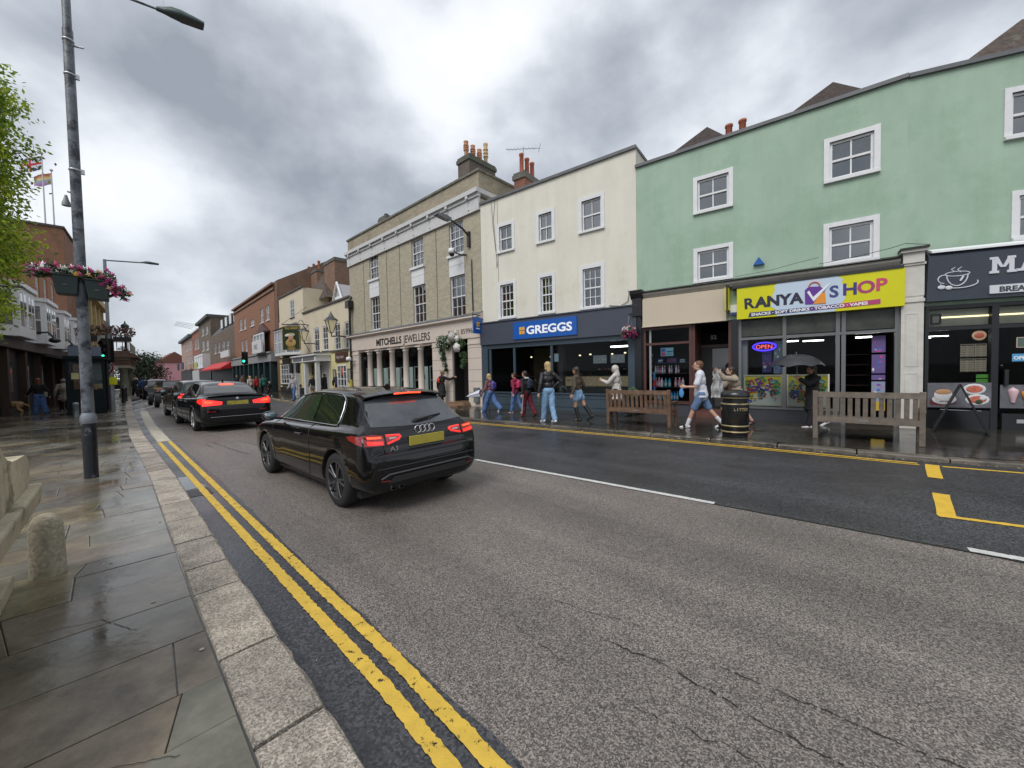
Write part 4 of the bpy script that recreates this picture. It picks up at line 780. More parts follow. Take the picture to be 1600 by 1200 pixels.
# food posters along the bottom of the window
grey=mat('poster_grey',(.12,.12,.14),.5,var=.2,vs=8); 
def plate(mb,x,z,rx,rz,y,c0,c1): 
    mb.ball((x,y,z),(rx,.006,rz),20,6,c0); mb.ball((x,y-.004,z),(rx*.72,.006,rz*.68),16,6,c1)
mb=MB(); mb.box(.38,.90,-.052,-.042,.62,1.17,0); mb.box(.90,1.42,-.052,-.042,.62,1.17,0); mb.prism([(.42,.68),(.62,.66),(.86,.7),(.86,.85),(.42,.8)],'y',-.053,-.052,3)
plate(mb,.66,.80,.21,.11,-.054,1,1); mb.ball((.64,-.062,.90),(.16,.006,.13),18,6,1); mb.ball((.64,-.067,.97),(.14,.006,.06),18,6,2); mb.box(.58,.76,-.064,-.062,.755,.77,3)
plate(mb,1.15,1.03,.19,.12,-.054,1,4); plate(mb,1.2,.80,.20,.12,-.055,1,4); mb.ball((1.22,-.066,.75),(.06,.004,.05),10,5,5); mb.ball((1.28,-.066,.83),(.06,.004,.04),10,5,1)
mb.build('food_poster',[grey,mat('china',(.6,.6,.62),.4),mat('coffee_foam',(.45,.25,.12),.5),mat('dark_red_mat',(.12,.03,.03),.5),mat('bacon',(.48,.13,.08),.5,var=.4,vs=18),mat('salad_dark',(.03,.05,.02),.6)],K)
mb=MB(); mb.box(1.56,2.3,-.042,-.036,.62,1.12,0); mb.lathe([(.03,0),(.05,.1),(.08,.24),(.07,.28),(.0,.33)],(1.75,-.05,.74),14,1); mb.lathe([(.04,0),(.055,.02),(.02,.08),(.08,.15),(.09,.28),(.0,.29)],(1.97,-.055,.7),14,2); mb.build('food_poster',[grey,mat('milkshake_pink',(.6,.42,.45),.5),mat('juice_orange',(.75,.3,.04),.4)],K)
mb=MB(); mb.box(1.75,2.1,-.012,-.004,1.62,1.78,0); op=mb.build('open_notice',mat('notice_blue',(.08,.3,.55),.5),K); text(op,'notice_lettering','OPEN',.1,1.77,-.013,1.66,wl,.002,.003)
mb=MB(); mb.box(1.82,2.1,-.012,-.004,1.92,2.12,0); rect(mb,1.81,2.11,1.91,2.13,-.016,-.003,.012,1); mb.build('window_notice',[mat('notice_dark',(.08,.12,.1),.5),tan],K)
mb=MB(); mb.box(1.60,1.66,-.09,-.04,1.1,1.45); mb.ball((1.56,-.06,1.53),.03); mb.box(1.82,2.2,-.045,-.036,.3,.38,1); mb.build('door_handle',[cafb,mat('letter_plate',(.5,.5,.5),.3,.6)],K)
# goods in the window of number 52, arranged on dark tiers (each its own thing)
mb=MB()
for z in (.72,1.16,1.56): pass
shelf=[(.62,.20),(1.03,.22),(1.46,.25),(1.80,.3)]
for z,y_ in shelf: mb.box(.46,1.5,y_-.06,y_+.16,z-.02,z)
mb.build('display_tier',dk,E)
def inE(x,y,z): 
    a=E.rotation_euler.z; return (E.location.x+x*math.cos(a)-y*math.sin(a),E.location.y+x*math.sin(a)+y*math.cos(a),z)
def bottle(label,group,x,y,z,h,col,capc,r=.033,kind='bottle'):
    mb=MB(); mb.lathe([(r*.9,0),(r,.01),(r,h*.62),(r*.85,h*.7),(r*.4,h*.84),(r*.4,h*.88)],(0,0,0),12); o=mb.build(kind,mat('plastic_%d_%d_%d'%tuple(int(c*99) for c in col),col,.25,spec=.6)); mb=MB(); mb.lathe([(r*.5,h*.88),(r*.5,h),(r*.1,h)],(0,0,0),10); mb.build('cap',capc,o); mb=MB(); mb.lathe([(r*1.02,h*.15),(r*1.02,h*.5)],(0,0,0),12); mb.build('label_band',mat('band_%d_%d_%d'%tuple(int(c*60) for c in col),tuple(min(1,c*.5+.35) for c in col),.5),o)
    o.location=inE(x,y,z); return tag(o,label,'bottle',group)
capm=mat('white_cap',(.6,.6,.6),.4); bcap=mat('blue_cap',(.03,.2,.5),.4)
def row(proto,n,x0,dx,y,z):
    for k in range(1,n): copy_tree(proto,inE(x0+dx*k+random.uniform(-.006,.006),y,z))
b=bottle('bright blue bottle on the lowest tier of the shop window','blue bottles on the lowest window tier',.50,.2,.62,.27,(.03,.30,.62),bcap); row(b,4,.50,.085,.2,.62); row(b,4,.90,.082,.2,.62) if False else None
for k in range(4): copy_tree(b,inE(.92+.083*k,.2,.62))
b=bottle('tall pale bottle on the third tier of the shop window','pale bottles on the window tier',.50,.25,1.46,.25,(.5,.52,.5),capm,.03); row(b,4,.50,.21,.25,1.46)
b=bottle('violet bottle on the third tier of the shop window','violet bottles on the window tier',.57,.25,1.46,.24,(.22,.12,.4),capm,.03); row(b,4,.57,.21,.25,1.46)
b=bottle('red capped crimson bottle on the third tier of the shop window','crimson bottles on the window tier',.64,.25,1.46,.23,(.5,.04,.12),mat('red_cap',(.5,.03,.03),.4),.03); row(b,3,.64,.28,.25,1.46)
b=bottle('pink bottle on the second tier of the shop window','pink bottles on the window tier',.52,.22,1.03,.3,(.6,.2,.3),capm,.045); row(b,2,.52,.1,.22,1.03); 
for x in (1.12,1.23): copy_tree(b,inE(x,.22,1.03))
b=bottle('white bottle on the second tier of the shop window','white bottles on the window tier',.70,.22,1.03,.29,(.62,.62,.66),mat('pink_cap',(.6,.15,.3),.4),.045); copy_tree(b,inE(1.33,.22,1.03))
b=bottle('turquoise bottle on the second tier of the shop window','turquoise bottles on the window tier',.82,.22,1.03,.28,(.05,.35,.45),bcap,.045); row(b,2,.82,.12,.22,1.03)
def carton(label,x,y,z,w,h,dp,c,c2,rz=0):
    mb=MB(); mb.box(-w/2,w/2,0,dp,0,h); o=mb.build('carton',mat('carton_%d_%d_%d'%tuple(int(q*99) for q in c),c,.4),bevel=.003); mb=MB(); mb.prism([(-w*.4,h*.3),(w*.4,h*.45),(w*.4,h*.75),(-w*.4,h*.6)],'y',-.003,0); mb.build('printed_panel',c2,o); o.location=inE(x,y,z); o.rotation_euler.z=E.rotation_euler.z+rz; return tag(o,label,'box')
rw=mat('print_red',(.6,.04,.05),.4); carton('blue carton with red lettering panel on the top window tier',.98,.28,1.80,.28,.15,.08,(.04,.08,.35),rw); carton('small dark blue carton at the left of the top window tier',.64,.28,1.80,.16,.13,.08,(.03,.08,.3),pc[3]); carton('small grey tub at the right end of the top window tier',1.3,.28,1.80,.15,.1,.1,(.3,.35,.4),pc[1])
mb=MB(); mb.box(.72,1.1,.02,.03,2.0,2.26,0); mb.box(.74,.86,.015,.02,2.14,2.24,1); mb.box(.74,.86,.0145,.02,2.02,2.12,2); mb.box(.9,1.08,.015,.02,2.12,2.16,3); mb.box(.9,1.05,.015,.02,2.05,2.07,3); mb.build('window_notice',[mat('notice_cyan',(.25,.5,.6),.5),pc[1],pc[0],mat('notice_ink',(.05,.15,.3),.5)],E)
for k in range(8): 
    mb=MB(); z=.72+k*.19; mb.ball((.40,.1,z),(.055,.02,.06),12,6,k%2); mb.build('hanging_card',[mat('card_%d'%k,random.choice([(.4,.05,.06),(.3,.3,.32),(.1,.1,.12),(.15,.1,.2)]),.5),mat('card_b%d'%k,random.choice([(.5,.5,.52),(.3,.06,.06)]),.5)],E)
mb=MB(); mb.lathe([(.04,0),(.04,.75),(.01,.78)],(0,0,0),10); o=mb.build('tall_canister',mat('canister_blue',(.04,.2,.45),.4)); mb=MB(); mb.lathe([(.0415,.3),(.0415,.5)],(0,0,0),10); mb.build('label_band',rw,o); o.location=inE(.5,.1,.6+.4); o.location.z=.75; tag(o,'tall blue canister at the left side of the number 52 window','canister')
# ------------------------------------------------- grey brick jewellers
gbr=brick('grey_stock_brick',(.43,.385,.28),(.33,.295,.215),(.46,.43,.37),df=.6,dirt=(.17,.155,.12))
J=frame('shop_building','pale grey brick three storey building with white cornice above the jewellery shop','building',W3,W2)
LJ=12.33; ups=[(2.63,3.68,7.2,8.62),(7.1,8.16,7.05,8.47),(10.2,11.22,7.0,8.42)]; los=[(2.68,3.73,4.24,6.16),(7.15,8.26,4.2,6.1),(10.2,11.26,4.15,6.03)]
shell(J,LJ,9.0,11,[u for u in ups+los]+[(1.1,11.5,.05,3.1)],gbr,rev=.16)
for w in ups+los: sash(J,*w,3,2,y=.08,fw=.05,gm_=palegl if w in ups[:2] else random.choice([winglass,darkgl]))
for u,l in zip(ups,los): mb=MB(); mb.box(u[0]-.02,u[1]+.02,-.02,.02,l[3]+.0,u[2]-.0); mb.box(u[0]-.01,u[1]+.01,-.03,.02,(l[3]+u[2])/2-.01,(l[3]+u[2])/2+.01); mb.box(u[0]-.1,u[1]+.1,-.1,.02,u[2]-.12,u[2]-.001); mb.build('apron_panel',white,J)
mb=MB()
for x in (1.9,4.6,5.95,9.2,): mb.box(x,x+.9 if False else x+.03,-.012,.01,4.05,8.55)
mb.build('drainage_line',mat('dark_mortar_line',(.1,.09,.08),.9),J)
cw=mat('weathered_white_cornice',(.56,.56,.56),.6,var=.08,vs=4,stain=(.35,.34,.32),sts=5,stf=.63)
mb=MB(); mb.box(-.06,LJ+.02,-.1,.0,8.5,9.05); mb.box(-.14,LJ+.08,-.26,11,9.2,9.38); mb.box(-.1,LJ+.05,-.16,.0,9.05,9.2)
for k in range(9):
    x=.3+k*1.42; mb.box(x,x+.13,-.25,-.16,9.06,9.2); mb.box(x+.02,x+.1,-.13,-.1,8.62,8.68,0)
mb.build('cornice',cw,J)
mb=MB(); mb.box(-.02,LJ+.0,-.04,11,9.38,10.12); mb.build('parapet',brick('yellow_brown_brick',(.36,.32,.23),(.29,.23,.15),(.38,.36,.31),df=.48,dirt=(.15,.145,.11)),J)
mb=MB(); mb.box(-.08,LJ+.06,-.1,11.05,10.12,10.22); mb.build('parapet_coping',mat('mossy_coping',(.15,.15,.12),.9,var=.3,vs=4),J)
tanpot=mat('tan_terracotta',(.42,.20,.11),.7,var=.25,vs=9)
dbr=brick('dark_stack_brick',(.14,.10,.08),(.10,.08,.07),(.2,.18,.16),df=.4)
stack(J,9.3,10.15,1.4,3.2,10.1,12.3,dbr,[(9.72,1.6,.80,tanpot,1),(9.72,2.05,.78,tanpot,1),(9.72,2.5,.76,tanpot,1),(9.72,2.95,1.25,buff,1)],capm=mat('mossy_stone',(.10,.105,.08),.9,var=.3,vs=5))
stack(J,1.4,2.3,1.4,2.0,10.1,11.6,dbr,[(1.8,1.7,.25,mat('dark_pot',(.06,.05,.05),.7),0)])
pinkst=mat('warm_pink_stone_paint',(.60,.52,.455),.6,var=.04,vs=1.5)
mb=MB(); mb.box(-.04,LJ+.02,-.14,.0,3.12,4.02); mb.prism([(-.14,3.88),(-.3,3.98),(-.3,4.06),(-.24,4.1),(0,4.2),(0,3.88)],'x',-.1,LJ+.05); fa=mb.build('fascia',pinkst,J)
mb=MB(); mb.prism([(-.31,4.06),(.0,4.215),(.0,4.23),(-.31,4.09)],'x',-.12,LJ+.06); mb.build('fascia_flashing',lead,J)
bk=mat('dark_brown_letter',(.03,.02,.02),.5)
text(fa,'sign_lettering','MITCHELLS',.52,3.45,-.145,3.27,bk,.008,.016,1.04); text(fa,'sign_lettering','JEWELLERS',.56,6.36,-.145,3.25,bk,.008,.002,.88)
text(fa,'sign_lettering','01621 859969',.33,10.15,-.145,3.33,bk,.006,-.002,.98)
mb=MB(); mb.box(-.0,1.12,-.1,.02,.12,3.12); mb.box(8.82,10.36,-.1,.02,.12,3.12); mb.box(11.46,LJ,-.1,.02,.12,3.12)
for a,b in ((0,1.12),(8.82,10.36),(11.46,LJ)):
    mb.box(a+.005,b+.01,-.13,-.1,2.84,2.92); 
mb.box(1.12,8.82,-.06,.05,.12,.42); mb.box(1.12,8.82,-.04,.04,3.0,3.12)
for a,b in ((0.005,1.11),(8.83,10.35),(11.47,LJ-.005)):
    for z in (.72,1.22,1.72,2.22,2.68): mb.box(a,b,-.1015,-.09,z,z+.018,1)
mb.build('shopfront',[pinkst,mat('joint_shadow_paint',(.22,.18,.16),.7)],J)
for i,x in enumerate((2.75,4.3,5.68,7.05,8.38)) : pass
for x in (2.44,3.55,4.98,6.36,7.74):
    c=MB(); c.lathe([(.2,.42),(.2,.52),(.165,.56),(.16,1.6),(.145,2.8),(.175,2.82),(.175,2.87),(.15,2.9),(.19,2.96),(.19,3.0)],(x,-.02,0),16); c.box(x-.21,x+.21,-.22,.1,2.96,3.03); c.build('column',pinkst,J)
mb=MB(); mb.quad((1.12,.06,.42),(8.82,.06,.42),(8.82,.06,3.0),(1.12,.06,3.0)); mb.build('shop_window',shopgl,J)
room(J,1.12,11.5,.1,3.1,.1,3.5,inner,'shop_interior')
for a,b in ((1.3,2.2),(2.75,3.35),(3.85,4.7),(5.25,6.05),(6.6,7.45),(8.0,8.7)):
    mb=MB(); mb.box(a,b,.3,.34,.45,.5); mb.box(a,b,.3,.34,1.25,1.29); mb.box(a,b,.3,.34,1.95,1.99); mb.box(a,a+.04,.3,.34,.5,1.95); mb.box(b-.04,b,.3,.34,.5,1.95); mb.box(a+.04,b-.04,.6,.62,.45,1.98,1)
    for k in range(9): x=random.uniform(a+.1,b-.15); z=random.choice([.5,.8,1.29,1.55]); mb.box(x,x+.1,.36,.45,z,z+random.uniform(.08,.25),2+k%2)
    mb.build('display_case',[mat('white_case',(.6,.62,.62),.4),mat('pale_case_back',(.32,.40,.38),.6,emit=(.5,.6,.56),es=.25),mat('jewel_stand',(.6,.6,.55),.5),mat('jewel_box',(.1,.1,.12),.5)],J)
mb=MB(); mb.box(10.36,11.46,.5,.55,.2,3.0); mb.box(10.38,10.46,-.02,.5,.2,3.0); mb.build('shop_door',dk,J)
mb=MB(); mb.box(10.3,11.6,-.9,0,.08,.2); mb.box(10.35,11.55,-.5,0.4,.2,.3); mb.build('doorstep',mat('worn_sandstone',(.22,.14,.09),.3,var=.25,vs=4),J)
mb=MB(); mb.box(11.9,12.2,-.22,-.1,.3,.95); mb.box(11.92,12.18,-.235,-.22,.33,.92); mb.build('meter_cabinet',mat('grey_green_metal',(.14,.16,.16),.5),J)
def camera(par,x,y,z,dirx=1,s=1.,arm=True):
    mb=MB(); mb.tube([(x+.42*s,0,z-.1*s),(x+.42*s,-.3*s,z-.16*s),(x+.3*s,y,z-.1*s),(x+.1*s,y,z+.12*s)],.03*s,8,1); mb.lathe([(.02,.2),(.13,.17),(.16,.08),(.16,-.04),(.12,-.05)],(x,y,z),14,0); mb.ball((x,y,z-.07*s),.115*s,14,8,1); return mb.build('security_camera',[wl,black],par)
camera(J,11.0,-.5,6.9)
mb=MB(); mb.tube([(11.75,0,6.55),(11.75,-.03,6.5),(11.78,-.03,4.3)],.03,8); mb.build('cable_pipe',black,J)
# swan-neck street light fixed to the wall
mb=MB(); mb.box(11.55,11.7,-.1,0,7.1,7.75); mb.tube([(11.62,-.08,7.6),(11.55,-.35,7.85),(11.4,-.8,8.1),(11.35,-.95,8.14)],[.05,.045,.035,.03],8); mb.build('lamp_bracket',black,J)
mb=MB(); mb.prism([(-.85,8.07),(-.82,8.19),(-1.1,8.26),(-1.5,8.22),(-1.58,8.16),(-1.5,8.12),(-1.1,8.07)],'x',11.2,11.45); mb.build('lamp_head',mat('lamp_head_grey',(.16,.17,.18),.4,.3),J,bevel=.02)
camera(J,.5,-.45,2.55,s=.6)
# flower garland above the shop door (silk leaves and big pale blooms)
def leaves(mb,cs,n,size,cols,mi=0,droop=0):
    for k in range(n):
        c,r=random.choice(cs); v=Vector((random.gauss(0,1),random.gauss(0,1),random.gauss(0,1))); v=v.normalized()*r*random.random()**.4; p=Vector(c)+v
        a=Vector((random.gauss(0,1),random.gauss(0,1),random.gauss(0,1)-droop)).normalized()*size*random.uniform(.6,1.3); b=a.orthogonal().normalized(); b=Matrix.Rotation(random.uniform(0,2*PI),3,a.normalized())@b*size*.45
        mb.add([p-a*.5,p+b*.5+a*.05,p+a*.6,p-b*.5+a*.05],[(0,1,2,3)],mi,False,random.choice(cols))
leafm=attrmat('leaf',.55,mottle=.2,bump=0); lg=[(.03,.075,.02),(.05,.11,.03),(.02,.05,.015),(.07,.13,.05)]
def bloom(mb,c,r,col,n=18,mi=0):
    c=Vector(c)
    for k in range(n):
        f=k/n; d=Vector((math.cos(k*2.4)*(.25+.75*f),-1+.9*f+.2*random.random(),math.sin(k*2.4)*(.25+.75*f))).normalized(); q=c+d*r*(.45+.5*f); u_=d.orthogonal().normalized(); u_=Matrix.Rotation(random.uniform(0,6.28),3,d)@u_; w_=d.cross(u_); s=r*.42
        mb.add([q-u_*s-d*.02,q-w_*s*.8,q+u_*s-d*.02,q+w_*s*.8,q+d*.03],[(0,1,4),(1,2,4),(2,3,4),(3,0,4)],mi,True,shade(col,.08))
def inW(F,x,y,z):
    a=F.rotation_euler.z; return (F.location.x+x*math.cos(a)-y*math.sin(a),F.location.y+x*math.sin(a)+y*math.cos(a),z)
GA=thing('flower_garland','garland of green leaves and large white roses hung over the black jewellery shop door','garland',inW(J,0,0,0),J.rotation_euler.z)
mb=MB(); cs=[((9.6,-.2,2.9),.22),((9.7,-.2,3.15),.25),((9.95,-.22,3.1),.25),((10.25,-.22,3.05),.25),((9.75,-.2,2.6),.18),((9.8,-.2,2.3),.16),((9.9,-.18,2.0),.12),((10.0,-.2,1.75),.08),((10.5,-.25,3.15),.3),((10.85,-.25,3.0),.25),((11.2,-.25,2.9),.22),((11.25,-.2,2.4),.18),((11.3,-.2,2.1),.16),((11.2,-.2,1.9),.12),((10.1,-.2,2.85),.2)]
leaves(mb,cs,2600,.10,lg,droop=.4)
for k in range(60): c=random.choice(cs[:8]); bloom(mb,(c[0][0]+random.gauss(0,.12),c[0][1]-.15,c[0][2]+random.gauss(0,.12)),.03,(.6,.62,.58),6)
mb.build('leaves',leafm,GA)
for c,r,cl in (((10.75,-.42,3.22),.24,(.5,.48,.44)),((10.55,-.38,3.05),.17,(.52,.52,.46)),((11.1,-.42,2.72),.22,(.68,.66,.62)),((11.05,-.36,3.12),.15,(.55,.54,.5)),((10.95,-.36,3.4),.12,(.5,.5,.46))): mb=MB(); bloom(mb,c,r,cl,34); mb.build('white_rose',attrmat('petal',.6,bump=0,mottle=.1),GA)
REALWIN=False
# ------------------------------------------------- cream public house
pubc=mat('pub_cream_render',(.63,.56,.42),.8,var=.05,vs=1.2,stain=(.57,.50,.37),sts=.6,stf=.5); puby=mat('pub_yellow_render',(.62,.56,.30),.8,var=.05,vs=1.2)
PB=frame('public_house','cream rendered pub with white sash windows and hanging portrait sign','pub',WP,W3)
LP=15.9
hol=[(9.1,10.2,3.42,5.25),(10.85,11.95,3.4,5.2),(13.1,14.15,3.32,5.15),(14.85,15.85,3.3,5.12),(3.45,4.65,6.65,8.1),(7.3,12.5,.2,2.95),(13.7,15.25,.3,2.3)]
shell(PB,LP,6.6,10,[h for h in hol if h[3]<6]+[],pubc,rev=.14)
mb=MB(); grid_wall(mb,.2,6.9,6.6,8.75,[hol[4]],.14); mb.quad((6.9,0,6.6),(6.9,9,6.6),(6.9,9,8.75),(6.9,0,8.75)); mb.quad((.2,0,6.6),(.2,0,8.75),(.2,9,8.75),(.2,9,6.6)); mb.quad((.2,0,8.75),(6.9,0,8.75),(6.9,9,8.75),(.2,9,8.75)); mb.quad((6.9,3.5,6.6),(11,3.5,6.6),(11,3.5,7.9),(6.9,3.5,7.9)); mb.build('upper_storey_wall',pubc,PB)
mb=MB(); mb.box(-.02,LP,-.045,.0,.1,3.28); mb.build('ground_floor_wall',puby,PB); 
# ground floor openings are framed in front of the plinth wall
mb=MB(); mb.box(-.03,7.1,-.07,.0,.1,.62); mb.box(12.7,LP,-.07,.0,.1,.55); mb.build('plinth',black,PB)
mb=MB(); mb.box(.15,6.95,-.1,.2,8.75,8.87); mb.box(6.75,LP,-.1,.2,6.6,6.72); mb.box(-.05,LP,-.12,0,3.22,3.34); mb.box(-.02,LP,-.05,-.0,3.14,3.22,1); mb.build('string_course',[mat('dark_grey_edge',(.08,.075,.07),.6),puby],PB)
for h in hol[:5]:
    sash(PB,*h,2 if h!=hol[4] else 2,2,y=.03,fw=.09,arch=.16,gm_=winglass,sillm=black); 
gable_roof(PB,.8,8.6,1.2,9,7.9,10.5,tile_,'y',hip=1.2); gable_roof(PB,6.9,LP,1.5,9,6.6,9.0,tile_,'x')
# little white gabled dormer
mb=MB(); mb.prism([(10.1,6.72),(12.2,6.72),(11.15,8.45)],'y',1.15,2.4); mb.build('dormer',mat('dormer_grey',(.4,.4,.42),.6),PB)
mb=MB(); mb.tube([(10.0,1.05,6.7),(11.15,1.05,8.55),(12.3,1.05,6.7)],.09,4); mb.box(10.6,11.7,1.08,1.14,6.75,7.5); mb.build('bargeboard',white,PB)
stack(PB,6.1,8.4,2.0,3.6,7.5,11.25,brick('brown_stack_brick',(.25,.12,.07),(.16,.09,.06),(.22,.2,.17),df=.5,dirt=(.09,.09,.06)),[]); stack(PB,-2.4,1.4,3.0,3.8,8.5,11.9,brick('brown_stack_brick',(.25,.12,.07),(.16,.09,.06),(.22,.2,.17)),[(-1.9,3.4,.9,terra,0),(-.5,3.4,.9,terra,0),(.9,3.4,.9,terra,0)])
# first-floor bay
bw=MB(); bay=[(.85,0),(1.35,-.75),(4.6,-.75),(5.9,0)]
for (a,b) in zip(bay,bay[1:]):
    a=Vector((*a,0));b=Vector((*b,0)); L_=(b-a).length; M_=Matrix.Translation(a)@Matrix.Rotation(math.atan2((b-a).y,(b-a).x),4,'Z')
    bw.box(0,L_,-.02,.05,3.4,3.62,0,M_); bw.box(0,L_,-.03,.05,5.5,5.68,0,M_); n=3 if L_>2 else 1
    for k in range(n+1): x=(L_-.1)*k/n; bw.box(x,x+.1,-.02,.05,3.62,5.5,0,M_)
    for k in range(n): x0=(L_-.1)*k/n+.1; x1=(L_-.1)*(k+1)/n; bw.box(x0,x1,0,.04,4.5,4.57,0,M_); bw.box((x0+x1)/2-.02,(x0+x1)/2+.02,.005,.04,3.62,5.5,0,M_); bw.quad(M_@Vector((x0,.03,3.62)),M_@Vector((x1,.03,3.62)),M_@Vector((x1,.03,5.5)),M_@Vector((x0,.03,5.5)),1)
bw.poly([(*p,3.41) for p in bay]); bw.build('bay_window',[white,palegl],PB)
mb=MB(); mb.add([(.7,0,5.69),(1.25,-.9,5.69),(4.7,-.9,5.69),(6.05,0,5.69),(1.6,0,6.15),(5.0,0,6.15)],[(0,1,4),(1,2,5,4),(2,3,5)]); mb.build('bay_roof',slate,PB)
def casement(par,x0,x1,z0,z1,nx,nz,y=-.1,name='window',fw=.09,gm_=None):
    mb=MB(); rect(mb,x0,x1,z0,z1,y,y+.07,fw)
    for k in range(1,nx): x=x0+(x1-x0)*k/nx; mb.box(x-.03,x+.03,y+.01,y+.06,z0+fw,z1-fw)
    for k in range(1,nz): z=z0+(z1-z0)*k/nz; mb.box(x0+fw,x1-fw,y+.012,y+.058,z-.025,z+.025)
    w=mb.build(name,white,par); g=MB(); g.quad((x0+fw,y+.05,z0+fw),(x1-fw,y+.05,z0+fw),(x1-fw,y+.05,z1-fw),(x0+fw,y+.05,z1-fw)); g.build('pane',gm_ or darkgl,w); return w
casement(PB,.6,5.9,.9,2.66,7,4,y=-.14); casement(PB,13.7,15.25,.4,2.3,3,4,y=-.12)
mb=MB(); mb.box(.45,6.05,-.2,-.0,2.7,2.78); mb.box(.5,6.0,-.2,0,.78,.88); mb.build('window_head',black,PB)
# porch
mb=MB()
for x in (7.35,9.55,11.9): mb.box(x,x+.28,-.95,-.7,.1,2.62); 
mb.box(7.2,12.4,-1.05,-.0,2.62,3.02); mb.box(7.1,12.5,-1.15,-.0,3.02,3.12); mb.build('porch',white,PB)
mb=MB(); mb.box(7.5,9.5,-1.065,-1.05,2.7,2.95); mb.box(9.8,12.1,-1.065,-1.05,2.7,2.95); mb.build('porch_sign',mat('porch_sign_grey',(.12,.12,.13),.5,stain=(.4,.4,.4),sts=14,stf=.52),PB)
mb=MB(); mb.box(8.6,8.95,-.1,-.05,.2,2.5,1); mb.box(11.2,12.2,-.09,-.05,.2,2.6,0); rect(mb,9.9,10.9,.2,2.5,-.12,-.05,.08,0); mb.box(9.98,10.82,-.08,-.05,.28,2.42,1); mb.box(10.37,10.43,-.1,-.05,.28,2.42); 
for z in (.85,1.4,1.95): mb.box(9.98,10.82,-.1,-.06,z,z+.05)
mb.build('pub_door',[white,darkgl],PB)
signb=mat('dark_maroon_board',(.07,.025,.02),.4); mb=MB(); mb.box(13.45,15.45,-.13,-.04,2.5,3.14); sb=mb.build('name_board',signb,PB); text(sb,'sign_lettering','kings head',.30,13.62,-.132,2.74,mat('board_grey_letter',(.4,.37,.35),.5),.004,.004)
mb=MB(); mb.box(1.0,3.2,-.12,-.045,2.82,3.12); mb.build('small_name_board',signb,PB)
for x in (12.95,15.45): mb=MB(); mb.box(x,x+.42,-.1,-.045,1.15,2.0); rect(mb,x-.02,x+.44,1.13,2.02,-.12,-.1,.04,1); mb.build('menu_frame',[mat('menu_green_grey',(.3,.32,.25),.5),black],PB)
mb=MB(); mb.ball((14.45,-.08,1.85),(.25,.05,.28),14,8); mb.build('inside_picture',mat('picture_rose',(.4,.12,.08),.5),PB)
# picture sign on bracket: plain period head, generic
mb=MB(); mb.tube([(8.0,-.0,5.6),(8.0,-.6,5.62),(8.0,-1.9,5.5)],.035,8); mb.tube([(8.0,0,3.5),(8.0,-.5,4.6),(8.0,-.06,5.6)],.025,6); mb.tube([(8.0,-.1,7.0),(8.0,-1.85,5.55)],.014,5); mb.tube([(8.0,-.3,5.62)]+[(8.0,-.3-.5*k/8,5.62+.32*math.sin(PI*k/8)) for k in range(9)],.02,5); mb.build('sign_bracket',black,PB)
MS=Matrix.Translation((8.0,-1.25,4.25))@Matrix.Rotation(R(35),4,'Z')
mb=MB(); mb.box(-.72,.72,-.05,.05,-.62,1.15,0,MS); ps=mb.build('picture_sign',mat('sign_dark_green',(.02,.04,.022),.35),PB)
mb=MB(); rect(mb,-.74,.74,-.64,1.17,-.06,.06,.05,0,MS); mb.build('sign_frame',mat('sign_gilt',(.3,.2,.06),.4,.4),ps)
mb=MB(); mb.ball((-.02,-.07,-.1),(.46,.03,.32),16,8,0,MS); mb.ball((.02,-.09,.30),(.22,.03,.27),16,8,1,MS); mb.ball((-.0,-.1,.08),(.15,.03,.14),12,6,4,MS); mb.ball((-.02,-.1,.50),(.42,.03,.12),18,6,2,MS); mb.ball((-.28,-.105,.46),(.22,.03,.10),12,6,3,MS); mb.ball((.06,-.11,.56),(.28,.02,.09),12,6,0,MS); mb.ball((.06,-.125,.27),(.04,.02,.05),8,5,4,MS)
mb.build('painted_head',[mat('paint_ochre',(.38,.24,.08),.5),mat('paint_skin',(.50,.28,.16),.5),mat('paint_white_feather',(.55,.52,.42),.5),mat('paint_cream',(.6,.56,.45),.5),mat('paint_beard',(.25,.13,.06),.5)],ps)
text(ps,'sign_lettering','THE KINGS',.22,-.52,-.052,.93,mat('gold_letter',(.45,.33,.1),.4),.003,.004,M=MS); text(ps,'sign_lettering','HEAD',.24,-.32,-.052,-.58,mat('gold_letter',(.45,.33,.1),.4),.003,.004,M=MS)
def lantern(par,x,y,z,s=1.):
    lb=MB(); lb.tube([(x+.3*s,0,z-.55*s),(x+.3*s,y*.5,z-.5*s),(x,y,z-.5*s),(x,y,z-.3*s)],.035*s,8); lb.lathe([(.06*s,-.34*s),(.1*s,-.3*s)],(x,y,z),8); lb.lathe([(.36*s,.3*s),(.3*s,.38*s),(.16*s,.48*s),(.08*s,.62*s),(.03*s,.72*s),(.0,.8*s)],(x,y,z),6,sm=False)
    for k in range(4): a=PI/4+k*PI/2; lb.tube([(x+.11*s*math.cos(a),y+.11*s*math.sin(a),z-.3*s),(x+.31*s*math.cos(a),y+.31*s*math.sin(a),z+.3*s)],.02*s,5)
    l=lb.build('wall_lantern',black,par); g=MB(); g.lathe([(.1*s,-.3*s),(.29*s,.3*s),(.1*s,.32*s)],(x,y,z),4,sm=False,a0=PI/4,a1=PI/4+2*PI); g.build('lantern_glass',mat('lantern_cream_glass',(.5,.46,.3),.25,emit=(.9,.8,.5),es=.15),l)
lantern(PB,9.7,-.9,4.55,1.1); lantern(PB,15.0,-.9,4.75,1.25)
for x in (7.0,8.5): mb=MB(); mb.prism([(x,1.9),(x+.55,1.8),(x+.55,2.6),(x,2.6)],'y',-1.2,-1.05); mb.build('dark_banner',dk,PB)
